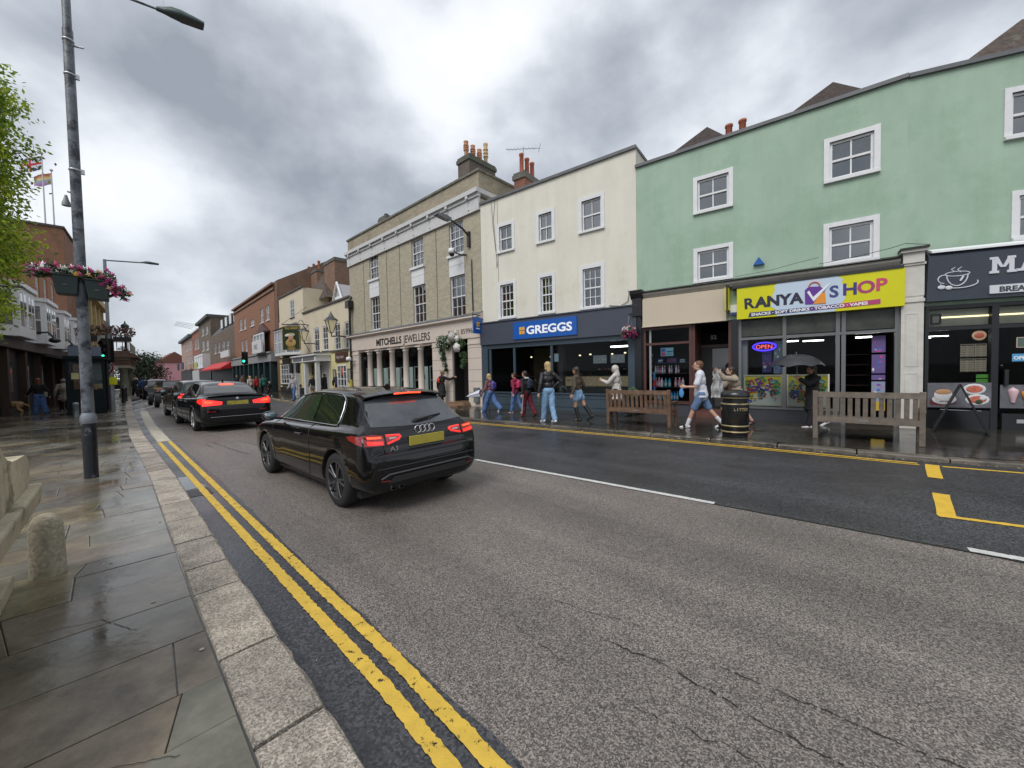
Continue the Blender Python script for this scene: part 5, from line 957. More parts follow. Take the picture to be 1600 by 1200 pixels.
mb=MB(); mb.tube([(16.15,-.16,.5),(16.15,-.16,6.0)],.075,10); mb.box(15.9,16.4,-.35,-.02,5.85,6.3); mb.tube([(16.15,-.16,6.3),(16.15,-.05,6.6)],.07,8); mb.tube([(16.15,-.2,.3),(16.15,-.2,1.3)],.09,10,1); mb.build('downpipe',[black,mat('yellow_pipe_foot',(.45,.38,.05),.5)],PB)
# ------------------------------------------------- the terrace beyond
org_b=brick('orange_red_brick',(.30,.135,.075),(.23,.10,.06),(.28,.2,.14),df=.58,dirt=(.15,.07,.04)); red_b=brick('dull_red_brick',(.30,.10,.06),(.22,.07,.045),(.25,.18,.14),df=.55); brn_b=brick('grey_brown_brick',(.17,.125,.085),(.12,.09,.065),(.16,.14,.12),df=.45); pnk_b=brick('pale_pink_brick',(.36,.24,.19),(.32,.2,.16),(.35,.3,.26),df=.6)
gstone=mat('grey_shop_fascia',(.30,.30,.31),.6,var=.1)
T=[(-21.64,36.02),(-36.8,51.32),(-51.51,66.17),(-62.94,77.71),(-71.59,86.44),(-89.58,104.59)]
A=frame('shop_building','orange red brick building with arched window and white sign, next to the pub','building',T[1],T[0])
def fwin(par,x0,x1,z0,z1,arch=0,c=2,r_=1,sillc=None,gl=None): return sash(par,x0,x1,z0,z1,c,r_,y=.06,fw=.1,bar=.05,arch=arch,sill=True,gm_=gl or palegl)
hs=[(3.6,5.0,7.4,8.8),(6.0,7.3,7.35,8.75),(9.7,11.6,7.35,8.1),(14.5,15.8,7.25,8.75),(16.9,18.2,7.25,8.75),(4.0,5.2,4.6,6.15),(6.3,7.6,4.6,6.15),(10.1,11.8,4.45,6.3)]
shell(A,20.3,10.35,10,hs,org_b,rev=.2)
for h in hs: fwin(A,*h,arch=.75 if h[0]==9.7 else (.3 if h[0]==10.1 else 0))
mb=MB(); mb.box(-.1,20.4,-.25,10,10.35,10.55); mb.box(-.05,20.35,-.12,0,9.9,10.1); mb.build('cornice',mat('brown_cornice',(.22,.13,.09),.8),A)
mb=MB(); mb.prism([(13.7,6.15),(18.4,6.15),(16,7.1)],'y',-.3,0); mb.box(13.9,18.2,-.6,0,6.0,6.15); rect(mb,13.9,18.2,3.9,6.0,-.6,-.5,.15,1); mb.box(14.05,18.05,-.52,-.5,4.05,5.85,2)
for x in (15.3,16.7): mb.box(x,x+.15,-.6,-.5,4.05,5.85,1)
mb.build('bay_window',[brown,white,palegl],A)
mb=MB(); mb.box(0,20.4,-.5,0,3.05,3.95); mb.box(0,20.4,-.6,0,3.85,4.0); mb.build('fascia',gstone,A)
tealp=mat('dark_teal_paint',(.012,.035,.035),.5)
mb=MB(); mb.box(0,20.4,-.02,0,.1,3.05,0)
for k in range(9): mb.box(.2+k*2.4,.8+k*2.4,-.45,-.0,.1,3.05,1); 
mb.build('shopfront',[dk,tealp],A); mb=MB(); mb.box(15.2,19.2,-1.0,-.85,3.95,5.2); s_=mb.build('shop_sign',mat('white_sign_face',(.66,.66,.68),.5),A); text(s_,'sign_lettering','M&S',.75,16.1,-1.01,4.35,mat('sign_grey_letter',(.3,.3,.32),.5),.005,.0,1.1)
# gabled flank that rises above the pub roof
mb=MB(); mb.prism([(0,.2),(0,10.6),(4.5,13.2),(9,10.6),(9,.2)],'x',20.45,21.3); mb.build('gable_wall',brick('brown_flank_brick',(.2,.1,.06),(.15,.08,.05),(.2,.17,.14),df=.45),A)
B=frame('shop_building','grey brown brick building with dormer windows and red shop awning','building',T[2],T[1])
hs=[(3,5.2,5.5,7.1),(6.8,9,5.5,7.0),(10.7,13.1,5.4,6.95),(14.3,16.6,5.4,6.85)]; shell(B,20.9,8.6,10,hs,brn_b,rev=.2)
for h in hs: fwin(B,*h,gl=darkgl)
mb=MB(); mb.prism([(0,8.6),(1.5,10.6),(9,10.6),(10,8.6)],'x',0,20.9); mb.build('mansard_roof',slate,B); mb=MB()
for x in (10,13.6,17,20.3): mb.box(x-.2,x+1.7,.1,1.2,8.9,10.4,1); mb.box(x,x+1.5,.05,.1,9.05,10.3,0)
mb.build('dormer',[white,slate],B)
mb=MB(); mb.prism([(-.0,3.9),(-1.6,2.9),(-1.6,2.7),(0,2.9)],'x',0,20.5); aw=mb.build('awning',mat('red_awning',(.50,.015,.02),.6),B)
mb=MB(); mb.box(.1,20.8,-.1,0,.1,2.9); mb.build('shopfront',dk,B); mb=MB(); mb.box(16.4,22.6,-1.0,-.85,4.3,5.15); mb.build('shop_sign',mat('white_sign_face',(.66,.66,.68),.5),B)
stack(B,-.8,5,3,6,8,12.2,org_b,[])
C_=frame('shop_building','narrow tall grey brick building with dark cornice and bay window','building',T[3],T[2])
hs=[(4.6,7.4,9.5,11),(10.2,13,9.4,10.8),(4.6,7.4,6.7,8.5),(10.2,13,6.6,8.3)]; shell(C_,16.2,12,10,hs,brn_b,rev=.2)
for h in hs: fwin(C_,*h)
mb=MB(); mb.box(-.3,16.3,-.5,10,12,12.5); mb.build('cornice',mat('dark_cornice',(.06,.07,.06),.7),C_)
mb=MB(); mb.box(2,14.5,-1,0,3.3,5.8); rect(mb,2,14.5,3.3,5.8,-1.1,-1,.3,0)
for k in range(1,4): mb.box(2+k*3.1,2.3+k*3.1,-1.09,-1,3.6,5.5)
mb.build('bay_window',[white],C_); mb=MB(); mb.box(2.5,6.5,-1.15,-1.1,3.4,4.6); mb.build('window_board',mat('green_board',(.35,.4,.1),.5),C_); mb=MB(); mb.box(.1,16,-.2,0,.1,3.2); mb.build('shopfront',dk,C_)
D_=frame('shop_building','red brick terrace building with long white window bands','building',T[4],T[3])
hs=[(4.5,6.6,7.6,9.8),(7.2,9.3,7.6,9.8),(9.9,12,7.5,9.7),(4.5,6.6,4,6.3),(7.2,9.3,4,6.3),(9.9,12,4,6.3)]; shell(D_,12.2,11.3,10,hs,red_b,rev=.2)
for h in hs: fwin(D_,*h)
mb=MB(); mb.box(-.1,12.3,-.3,10,11.3,11.6); mb.build('cornice',white,D_)
mb=MB()
for k in range(4): mb.tube([(1+k*2.2,0,12.5+k*.1),(1+k*2.2,-3.0,13.2)],.05,5)
mb.build('flag_pole',mat('pole_white',(.5,.5,.5),.5),D_)
mb=MB(); mb.box(0,12.2,-.2,0,.1,3.2); mb.build('shopfront',mat('white_shop',(.4,.4,.4),.5),D_)
F_=frame('shop_building','pale pink brick corner building with dark cornice at the far end of the terrace','building',T[5],T[4])
hs=[(11+k*3.2,12.8+k*3.2,8.1,9.9) for k in range(5)]+[(11+k*3.2,12.8+k*3.2,5,6.8) for k in range(5)]; shell(F_,25.5,10.9,12,hs,pnk_b,rev=.2)
for h in hs: fwin(F_,*h)
mb=MB(); mb.box(-.4,25.6,-.6,12,10.9,11.5); mb.build('cornice',mat('slate_cornice',(.10,.13,.13),.7),F_); mb=MB(); mb.box(0,25.5,-.3,0,.1,3.6); mb.build('shopfront',dk,F_)
for x,c in ((8,tealp),(19,mat('navy_sign',(.03,.04,.12),.5))): mb=MB(); mb.box(x,x+4,-1.6,-1.4,3.6,5.2); mb.build('shop_sign',c,F_)
# ------------------------------------------------- houses across the far end
def simple_house(label,x,y,rz,L,D,H,rise,wm,rm,nwin=3,floors=2,ax='x'):
    h=thing('house',label,'house',(x,y,0),rz); hs=[]
    for f in range(floors):
        for k in range(nwin): cx=L*(k+.5)/nwin; hs.append((cx-.55,cx+.55,1.0+f*2.9,2.4+f*2.9))
    shell(h,L,H,D,hs,wm,rev=.15); gable_roof(h,-.2,L+.2,-.2,D+.2,H,H+rise,rm,ax)
    for q in hs: fwin(h,*q,gl=darkgl)
    return h
pinkw=mat('candy_pink_render',(.55,.27,.30),.8); whr=mat('white_render',(.55,.55,.55),.8); crmr=mat('cream_house_render',(.55,.5,.38),.8)
simple_house('pink rendered house with red tiled roof at the far end of the street',-118,126,R(-42),12,9,6.5,3.5,pinkw,mat('red_roof',(.16,.06,.045),.8))
simple_house('long white house with grey slate roof beyond the pink house',-112,140,R(-44),16,9,7.5,2.5,whr,slate,5)
simple_house('white gabled house with brown roof in the distance',-103,152,R(-40),9,10,5.5,4,crmr,tile_,2,ax='y')
simple_house('cream gabled cottage with steep dark roof at the far end',-95,158,R(-40),8,10,5.5,4.2,crmr,tile_,2,ax='y')
simple_house('low brown roofed house beside the terrace in the distance',-90,168,R(-42),14,9,5.5,3.2,red_b,tile_,4)
# ================================================================ LEFT SIDE
LA=(-21.66*1.0133,16.19*1.0133); LB=(-39.36*1.0133,33.93*1.0133)
# frame along the street, x runs away from the camera; local y points into the building (left)
tt=Vector((-.668,.744)).normalized()
def lframe(name,label,cat,s0):
    """origin at the near end; local x runs away from the camera, +y into the building"""
    p=V2(LA)+tt*s0; q=p+tt; return frame(name,label,cat,(p.x,p.y),(q.x,q.y))
lb=brick('warm_brown_brick',(.30,.13,.065),(.21,.095,.05),(.26,.19,.14),df=.45,dirt=(.09,.055,.035))
H1=lframe('shop_building','old brick building with white bay windows and dark cafe front on the left','building',-9.0)
h1=[(20.6,21.5,6.2,7.9),(18.6,19.5,6.2,7.9),(16.6,17.5,6.2,7.9)]
shell(H1,26,8.5,8,h1,brick('soft_orange_brick',(.42,.17,.08),(.33,.13,.06),(.32,.22,.16),df=.6),rev=.15)
for h in h1: fwin(H1,*h)
gable_roof(H1,-.1,25.9,.1,8.2,8.5,10.3,tile_,'x')
mb=MB()
for k,(x0,x1) in enumerate(((20.2,23.0),(16.6,19.6),(12.0,15.6),(7.2,11))):
    mb.prism([(x0,0),(x0+.6,-.9),(x1-.6,-.9),(x1,0)],'z',3.5,5.6); mb.prism([(x0-.12,0),(x0+.55,-1.0),(x1-.55,-1.0),(x1+.12,0)],'z',5.6,5.78)
    n=2; W_=(x1-x0-1.2)/n
    for j in range(n): a=x0+.6+W_*j+.2; mb.box(a,a+W_-.4,-.905,-.89,3.95,5.35,1); mb.box(a,a+W_-.4,-.92,-.9,4.62,4.69); mb.box(a+W_/2-.22,a+W_/2-.18,-.915,-.9,3.95,5.35)
    for sx,xa in ((1,x0),(-1,x1)):
        A_=Vector((xa+.12*sx,-.19,0)); B_=Vector((xa+.48*sx,-.73,0)); nn_=Vector((-sx*.83,-.55,0))*.012
        mb.quad(*(tuple(p+nn_+Vector((0,0,z))) for p,z in ((A_,3.95),(B_,3.95),(B_,5.35),(A_,5.35))),1); M1=A_.lerp(B_,.0)+nn_*2; M2=B_+nn_*2; mb.tube([(M1.x,M1.y,4.65),(M2.x,M2.y,4.65)],.04,4)
mb.build('bay_window',[white,winglass],H1)
mb=MB(); mb.box(0,26,-.5,0,3.05,3.5); mb.build('fascia',mat('cafe_dark_fascia',(.03,.03,.033),.5),H1)
mb=MB(); mb.box(0,26,-.06,0,.1,3.05,0)
for k in range(9): mb.box(.2+k*2.9,.5+k*2.9,-.3,-.05,.1,3.05,1); mb.box(.6+k*2.9,1.8+k*2.9,-.12,-.06,1.1,2.5,2)
mb.build('shopfront',[dk,mat('brown_cafe_timber',(.05,.03,.02),.5),mat('dim_window',(.10,.075,.05),.1)],H1)
mb=MB(); mb.prism([(-.5,3.1),(-2.6,2.55),(-2.6,2.42),(-.5,2.95)],'x',14.5,23.5); mb.prism([(-2.6,2.56),(-2.66,2.56),(-2.66,2.3),(-2.6,2.3)],'x',14.5,23.5,1); mb.build('awning',[mat('charcoal_awning',(.06,.06,.065),.6),mat('pale_valance',(.35,.35,.36),.6)],H1)
for x in (12.2,17.4,22.2): mb=MB(); mb.tube([(x,-.5,4.0),(x,-1.0,4.05),(x,-1.2,3.75)],.05,6); mb.ball((x,-1.2,3.65),(.22,.22,.14),10,6); mb.build('wall_spotlight',black,H1)
H2=lframe('brick_building','tall blank brown brick flank wall with chimney behind the lamp post','building',16.8)
shell(H2,4.4,12.9,11,[(1.2,2.4,4.5,6.6),(1.2,2.4,8.5,10.6)],lb); mb=MB(); mb.box(-.1,4.4,-.1,11.1,12.9,13.05); mb.build('parapet_coping',mat('dark_coping',(.08,.07,.07),.8),H2)
mb=MB(); mb.box(-.07,0,2.6,3.1,.2,12.9); mb.box(-.1,0,3.1,6.0,11.5,11.62); mb.box(-.1,0,3.1,6.6,9.6,9.7); mb.box(.0,1.0,2.9,7,13.05,13.4); mb.build('wall_band',mat('sooty_brick',(.13,.07,.05),.9,var=.3),H2)
stack(H2,.3,1.0,5.0,5.6,13.3,13.45,lb,[(.6,5.3,.85,mat('pink_pot',(.42,.14,.15),.6),0)])
H3=lframe('stone_building','yellow stone fronted building with tall windows beyond the lamp post','building',21.2)
ys=mat('yellow_stone',(.46,.37,.19),.8,var=.15,vs=2); hs=[(1.0+k*3.1,2.5+k*3.1,z0,z1) for k in range(5) for z0,z1 in ((4.0,5.8),(6.6,8.6))]
shell(H3,16.5,9.6,11,hs,ys,rev=.3)
for h in hs: mb=MB(); mb.box(h[0],h[1],.2,.25,h[2],h[3]); mb.build('window',winglass,H3)
mb=MB(); mb.box(-.3,16.5,-.6,0,9.3,9.9); mb.box(-.1,16.5,-.3,0,6.0,6.3)
for k in range(6): mb.box(-.3+k*3.1,.3+k*3.1,-.25,0,3.9,9.3)
mb.build('stone_dressing',ys,H3)
H4=lframe('brick_building','dull red brick building at the far left end of the street','building',37.9); shell(H4,11,8.8,11,[(1+k*3,2.6+k*3,z,z+1.6) for k in range(3) for z in (4.0,6.4)],brick('far_red_brick',(.24,.12,.09),(.2,.1,.07),(.25,.2,.17)),rev=.2)
# moot hall portico: column, entablature, balustrade
PT=thing('portico','brown portico over the pavement with stone column and flower planted balcony','portico',(-34.0,33.7,.1),math.atan2(tt.y,tt.x))
cst=mat('column_stone',(.17,.17,.13),.7,var=.2,vs=2)
for x,y in ((0,0),(6.6,0),(0,4.2)): mb=MB(); mb.lathe([(.36,0),(.36,.2),(.29,.3),(.28,1.2),(.25,2.3),(.31,2.35),(.33,2.5)],(x,y,0),16); mb.build('column',cst,PT)
mb=MB(); mb.box(-.4,7.2,-.4,4.6,2.5,2.75,1); mb.box(-.45,7.3,-.45,4.6,2.75,3.2,0); mb.box(-.4,7.3,-.4,4.6,3.2,3.4,1); mb.prism([(-1.0,3.4),(-.9,3.6),(-.3,3.95),(4.6,3.95),(4.6,3.4)],'x',-.9,7.7); mb.build('entablature',[mat('brown_entablature',(.15,.09,.07),.8,var=.3,vs=3),mat('cream_band',(.38,.33,.26),.7)],PT)
mb=MB()
for k in range(14): mb.box(-.5,-.45,-.4+k*.35,-.35+k*.35,3.95,4.75)
for k in range(22): mb.box(-.4+k*.35,-.35+k*.35,-.5,-.45,3.95,4.75)
mb.box(-.52,-.42,-.52,4.5,4.7,4.76); mb.build('balustrade',mat('pale_railing',(.35,.34,.3),.6),PT)
mb=MB(); mb.box(-.75,-.35,-.6,.5,4.78,5.15); mb.box(-.75,-.35,.7,2.4,4.78,5.15); mb.box(-.75,-.35,2.6,4.4,4.78,5.15); mb.build('planter_trough',dk,PT)
mb=MB(); leaves(mb,[((-.55,k*.45-.4,5.2),.22) for k in range(11)]+[((-.7,k*.8,4.1),.3) for k in range(5)],2200,.12,[(.05,.07,.04),(.04,.06,.03),(.14,.05,.06),(.3,.28,.26)]); mb.build('balcony_planting',leafm,PT)
# ================================================================ STREET OBJECTS
polem=mat('flaking_pole_paint',(.13,.145,.165),.45,var=.35,vs=5,stain=(.014,.018,.028),sts=6,stf=.47,bump=.4,bs=30)
polel=mat('chipped_black_paint',(.012,.014,.02),.3,stain=(.25,.27,.30),sts=7,stf=.57,bump=.4,bs=30)
galv=mat('galvanised_steel',(.22,.24,.26),.45,.4,var=.2,vs=4); strapm=mat('steel_strap',(.5,.52,.55),.35,.5)
def lamp_head(mb,x0,x1,z0,z1,w=.12,mi=0,mi2=1):
    v=[]; n=6
    L=x1-x0; P=[(0,.03,.03),(.15,.05,.06),(.3,.10,.09),(.5,.14,.08),(.8,.14,.055),(1,.12,.04)]
    for t,hw,th in P:
        x=x0+L*t; z=z0+(z1-z0)*t; hw*=w/.14; v+=[(x,-hw,z),(x,-hw*.8,z+th),(x,hw*.8,z+th),(x,hw,z),(x,hw*.7,z-.02),(x,-hw*.7,z-.02)]
    fs=[(i*6+k,i*6+(k+1)%6,(i+1)*6+(k+1)%6,(i+1)*6+k) for i in range(len(P)-1) for k in range(6)]; mb.add(v,fs,mi,True); mb.add(v[:6],[tuple(range(6))],mi); mb.add(v[-6:],[tuple(range(6))],mi)
    a=x0+L*.5; mb.add([(a,-w*.75,z0+(z1-z0)*.5-.024),(x1-.02,-w*.65,z1-.024),(x1-.02,w*.65,z1-.024),(a,w*.75,z0+(z1-z0)*.5-.024)],[(0,1,2,3)],mi2)
PX,PY=-6.5,5.87; AZ=math.atan2(.69,.72)
LP_=thing('street_lamp','tall street lamp post with flaking black and grey paint nearest on the left pavement','street lamp',(PX,PY,.1),AZ)
mb=MB(); mb.lathe([(.080,0),(.080,.12),(.084,.8),(.086,.84)],n=24); mb.build('base_sleeve',polel,LP_)
mb=MB(); mb.lathe([(.086,.84),(.093,.86),(.093,.93),(.082,.97),(.072,1.0)],n=24); mb.build('collar',mat('worn_silver_collar',(.22,.24,.27),.4,.3,stain=(.03,.03,.04),sts=9,stf=.55),LP_)
mb=MB(); mb.lathe([(.072,1.0),(.068,1.3),(.066,2.0),(.062,3.2),(.059,5),(.057,6.7),(.048,6.73),(.045,7.95)],n=24); mb.build('pole',polem,LP_)
mb=MB(); mb.tube([(0,0,7.5),(.08,0,7.52),(.5,0,7.57),(1.02,0,7.63)],[.022,.022,.02,.016],8); mb.build('arm',polem,LP_)
mb=MB(); lamp_head(mb,1.0,1.62,7.63,7.70,.11); h=mb.build('lamp_head',[mat('lamp_green_grey',(.06,.085,.085),.45),mat('lamp_lens',(.10,.10,.10),.15)],LP_)
mb=MB(); mb.tube([(1.1,0,7.70),(1.09,0,7.82)],.006,5); mb.lathe([(.03,0),(.03,.03),(.01,.04)],(1.12,0,7.68),8); mb.build('photocell',strapm,h)
for z in (6.05,4.65,6.55):
    mb=MB(); r=.060+.002*(6-z); mb.lathe([(r,-.012),(r+.006,-.01),(r+.006,.01),(r,.012)],(0,0,z),20); mb.box(r-.01,r+.035,-.02,.02,z-.035,z+.03) if z!=6.55 else mb.tube([(r,0,z-.05),(r+.1,-.06,z-.06)],.014,6); mb.build('strap',strapm,LP_)
mb=MB(); mb.tube([(-.05,.05,4.32),(-.09,.09,4.34)],.015,6); mb.lathe([(.05,0),(.045,.05),(.03,.09),(.015,.16)],(-.115,.115,4.13),10); mb.build('sensor',mat('sensor_grey',(.2,.22,.22),.4),LP_)
# planters strapped round the post
pg=mat('dark_green_planter',(.006,.02,.018),.4,var=.15,vs=4)
fcol={'white':(.75,.76,.72),'pink':(.60,.05,.22),'magenta':(.42,.02,.20),'peach':(.7,.4,.2),'deep':(.3,.01,.12)}
def planter(name_label,M_,w=.42,h=.34,d_=.32,flowers=('white',),trail=(0,0,0),seed=1,cat='planter'):
    t=thing('flower_planter',name_label,cat,(0,0,0)); t.matrix_world=M_; mb=MB()
    mb.add([(-w*.36,-d_/2,0),(w*.42,-d_/2,0),(w*.42,d_/2,0),(-w*.36,d_/2,0),(-w*.5,-d_/2-.02,h),(w*.5,-d_/2-.02,h),(w*.5,d_/2+.02,h),(-w*.5,d_/2+.02,h)],[(0,3,2,1),(4,5,6,7),(0,1,5,4),(1,2,6,5),(2,3,7,6),(3,0,4,7)]); mb.box(-w*.52,w*.52,-d_/2-.035,d_/2+.035,h-.03,h+.005); mb.build('box',pg,t,bevel=.012)
    mb=MB(); mb.lathe([(.03,0),(.03,.004)],(0,-d_/2-.005,h*.45),10,M=Matrix.Translation((0,0,0))); mb.build('badge',mat('badge_grey',(.3,.33,.3),.5),t)
    cs=[((x,y,h+.05),.10) for x in (-w*.4,0,w*.4) for y in (-.08,.08)]+[((-w*.3+trail[0]*k/5,-.05,h+.06+trail[1]*k/5),.10) for k in range(1,6)]
    mb=MB(); leaves(mb,cs,1100,.055,[(.04,.10,.03),(.06,.13,.05),(.03,.06,.02),(.12,.16,.10)],droop=.2); mb.build('foliage',leafm,t)
    mb=MB()
    for k in range(70):
        c,r=random.choice(cs); v=Vector((random.gauss(0,1),random.gauss(-.6,1),random.gauss(.3,1))).normalized()*r*random.uniform(.85,1.2); bloom(mb,Vector(c)+v,random.uniform(.022,.034),fcol[random.choice(flowers)],7)
    mb.build('blossom',attrmat('petal',.6,bump=0,mottle=.1),t); return t
rr=lambda a,x,y,z: Matrix.Translation((x,y,z))@Matrix.Rotation(R(a),4,'Z')
# camera-side pair either side of the pole, plus the trailing bowl on the road side
planter('dark green planter of white and pink petunias on the left of the lamp post',rr(44,PX-.09,PY-.12,2.87),.27,.29,.22,('white','white','white','pink','deep'),(-.20,-.06,0))
planter('dark green planter of peach and magenta petunias on the right of the lamp post',rr(44,PX+.16,PY+.08,2.82),.27,.30,.22,('peach','magenta','magenta','magenta','deep','pink'),(.36,-.24,0))
mb=MB(); mb.tube([(.05,0,2.80)]+[(.22+.13*math.cos(a),0,2.88+.09*math.sin(a)) for a in [PI+PI*k/10 for k in range(11)]],.022,8); mb.build('planter_hoop',black,LP_)
mb=MB(); mb.lathe([(.045,0),(.06,.03),(.04,.07),(.0,.08)],(0,0,0),10); o=mb.build('yellow_tie',mat('yellow_tie',(.55,.33,.03),.5),LP_); o.location=(-.03,-.13,3.04)
# second lamp, with signs and a signal head
L2=thing('street_lamp','grey metal street lamp further along the left kerb carrying the 20 sign and yellow box','street lamp',(-20.2,19.35,.1),AZ)
mb=MB(); mb.lathe([(.11,0),(.11,1.3),(.085,1.36),(.075,1.4),(.062,7.45),(.062,7.5)],n=16); mb.build('pole',galv,L2)
mb=MB(); mb.tube([(0,0,7.46),(1.35,0,7.58)],.035,8); mb.build('arm',galv,L2); mb=MB(); lamp_head(mb,1.3,2.0,7.58,7.6,.14); mb.build('lamp_head',[mat('lamp_green_grey',(.06,.085,.085),.45),mat('lamp_lens',(.1,.1,.1),.15)],L2)
mb=MB(); mb.box(-.2,.22,-.17,.15,1.25,1.62); mb.build('yellow_box',mat('fluorescent_yellow',(.72,.75,.0),.5),L2)
MR=Matrix.Rotation(-AZ,4,'Z')  # faces back toward the approaching traffic
mb=MB(); mb.prism([(.02+.3*math.cos(a),2.1+.3*math.sin(a)) for a in [2*PI*k/24 for k in range(24)]],'y',-.16,-.13,0,MR); mb.prism([(.02+.23*math.cos(a),2.1+.23*math.sin(a)) for a in [2*PI*k/24 for k in range(24)]],'y',-.165,-.16,1,MR); rs=mb.build('speed_sign',[mat('sign_red_ring',(.35,.06,.08),.4),wl],L2); text(rs,'speed_numerals','20',.30,.02,-.166,2.0,black,.003,.01,align='CENTER',M=MR)
mb=MB(); mb.box(-.42,-.08,-.14,-.1,3.0,3.72,0,MR); mb.build('bus_stop_flag',mat('cream_sign',(.62,.62,.56),.5),L2)
mb=MB(); leaves(mb,[((x,0,3.9+.1*math.cos(x*2)),.28) for x in (-.9,-.5,-.1,.3,.7)],900,.12,[(.05,.07,.03),(.2,.07,.06),(.12,.05,.05)]); mb.build('hanging_flowers',leafm,L2)
TL=thing('traffic_light','green traffic light beside the bus shelter on the left pavement','traffic light',(-20.0,19.0,.1),0)
def signal(t,z,rz=0,pole=True):
    M_=Matrix.Rotation(rz,4,'Z'); mb=MB(); mb.box(-.16,.16,-.14,.1,z-.45,z+.55,0,M_); mb.box(-.26,.26,.1,.12,z-.55,z+.65,0,M_)
    for k in range(3): mb.tube([(0,-.14,z-.28+k*.32),(0,-.32,z-.26+k*.32)],.12,12,0,caps=False,M=M_)
    mb.build('signal_head',dk,t); g=MB(); g.ball((0,-.145,z-.28),(.105,.02,.105),14,8,0,M_); g.build('green_lamp',mat('green_signal',(.02,.6,.3),.4,emit=(.03,1,.5),es=3),t)
    for k,c in ((1,(.12,.06,.01)),(2,(.12,.01,.01))): g=MB(); g.ball((0,-.145,z-.28+k*.32),(.105,.02,.105),12,6,0,M_); g.build('unlit_lamp',mat('unlit_%d'%k,c,.3),t)
    if pole: mb=MB(); mb.lathe([(.06,0),(.06,z+.4)],n=12); mb.build('pole',dk,t)
signal(TL,2.9,R(15))
TR=thing('traffic_light','green traffic light in front of the red awning on the right pavement','traffic light',(-25.4,36.6,.08),0); signal(TR,3.3,R(20))
# bus shelter
SH=thing('bus_shelter','dark framed glass bus shelter with route boards on the left pavement','bus shelter',(-19.15,16.55,.1),math.atan2(.72,.69))
dkg=mat('shelter_dark_green',(.006,.013,.015),.6,spec=.2)
mb=MB(); Wd,Ls,Hs=1.08,2.8,2.42
for x in (0,Wd):
    for y in (0,Ls*.5,Ls): mb.box(x-.05,x+.05,y-.05,y+.05,0,Hs)
mb.box(-.1,Wd+.15,-.12,Ls+.1,Hs,Hs+.14)
for y in (0,Ls): mb.box(.05,Wd-.05,y-.03,y+.03,0,1.06); mb.box(.05,Wd-.05,y-.035,y+.035,2.28,Hs); mb.box(.58,.63,y-.03,y+.03,1.06,2.28)
mb.box(-.03,.03,.05,Ls-.05,0,1.0); mb.build('shelter_frame',dkg,SH)
mb=MB(); mb.quad((.05,0,1.06),(Wd-.05,0,1.06),(Wd-.05,0,2.28),(.05,0,2.28)); mb.quad((.05,Ls,1.06),(Wd-.05,Ls,1.06),(Wd-.05,Ls,2.28),(.05,Ls,2.28)); mb.quad((0,.05,1.06),(0,Ls-.05,1.06),(0,Ls-.05,2.28),(0,.05,2.28)); mb.build('glazing',shopgl,SH)
mb=MB(); mb.box(.05,.48,-.1,-.06,Hs+.02,Hs+.55); mb.box(.60,1.04,-.1,-.06,Hs+.02,Hs+.55); mb.build('route_board',mat('blue_grey_board',(.13,.16,.22),.5),SH)
mb=MB(); mb.box(.12,.34,-.035,-.02,1.55,1.82); mb.build('notice',mat('pale_yellow_notice',(.5,.5,.25),.6),SH)
mb=MB(); mb.box(.6,1.02,Ls+.02,Ls+.05,1.3,2.25); mb.build('timetable_panel',mat('backlit_pale',(.5,.58,.56),.5),SH)
mb=MB(); mb.box(.1,.5,.6,2.9,.45,.5); mb.build('seat',galv,SH)
def simple_post(kind,label,x,y,h,r,m,cat,group=None,dome=True):
    mb=MB(); mb.lathe([(r*1.15,0),(r*1.15,.06),(r,.1),(r,h-.12),(r*1.12,h-.11),(r*1.12,h-.07),(r,h-.05),(r*.7,h-.01),(0,h)],n=14); o=mb.build(kind,m,None,(x,y,.1)); return tag(o,label,cat,group)
simple_post('bollard','small grey steel bollard in front of the bus shelter',-17.6,15.45,.62,.09,galv,'bollard')
b0=simple_post('bollard','black pavement bollard beyond the second lamp post','-' and -24.6,24.3,1.0,.09,black,'bollard','black bollards along the left kerb'); copy_tree(b0,(-26.6,26.4,.1)); copy_tree(b0,(-28.8,28.5,.1))
# cast iron lamp standing on the portico roof
CL=thing('street_lamp','ornate cast iron lamp standing on the corner of the portico roof','street lamp',(-33.9,33.9,4.0),0)
mb=MB(); mb.lathe([(.28,0),(.2,.15),(.1,.3),(.07,1.4),(.1,1.45),(.06,1.5),(.05,1.75)],n=12); mb.build('post',black,CL)
mb=MB(); mb.lathe([(.08,1.75),(.2,1.85),(.27,2.25),(.3,2.3),(.2,2.42),(.08,2.5),(.03,2.7),(0,2.75)],n=6,sm=False); mb.build('lantern',mat('dark_lantern',(.05,.06,.06),.3),CL)
# flags over the far roof
def flag(label,x,y,z0,z1,fh,fw_,cf,wave=.18,dirx=-1):
    t=thing('flagpole',label,'flag',(x,y,z0),0); H=z1-z0; mb=MB(); mb.tube([(0,0,0),(0,0,H)],[.05,.03],8); mb.ball((0,0,H+.05),.1,8,6); mb.build('pole',mat('pole_pale',(.55,.57,.6),.5),t)
    mb=MB(); nx,nz_=48,24
    def P(i,j): u=i/nx; v=j/nz_; return (dirx*fw_*u*.97, wave*math.sin(u*7+v*1.2)*u, H-.15-fh*(1-v)-.28*u*fh*.9+.10*math.sin(u*9)*u*(1.2-v)*fh)
    for i in range(nx):
        for j in range(nz_): mb.quad(P(i,j),P(i+1,j),P(i+1,j+1),P(i,j+1),0,cf((i+.5)/nx,(j+.5)/nz_))
    mb.build('flag',attrmat('flag_cloth',.7,bump=0,mottle=.05),t); return t
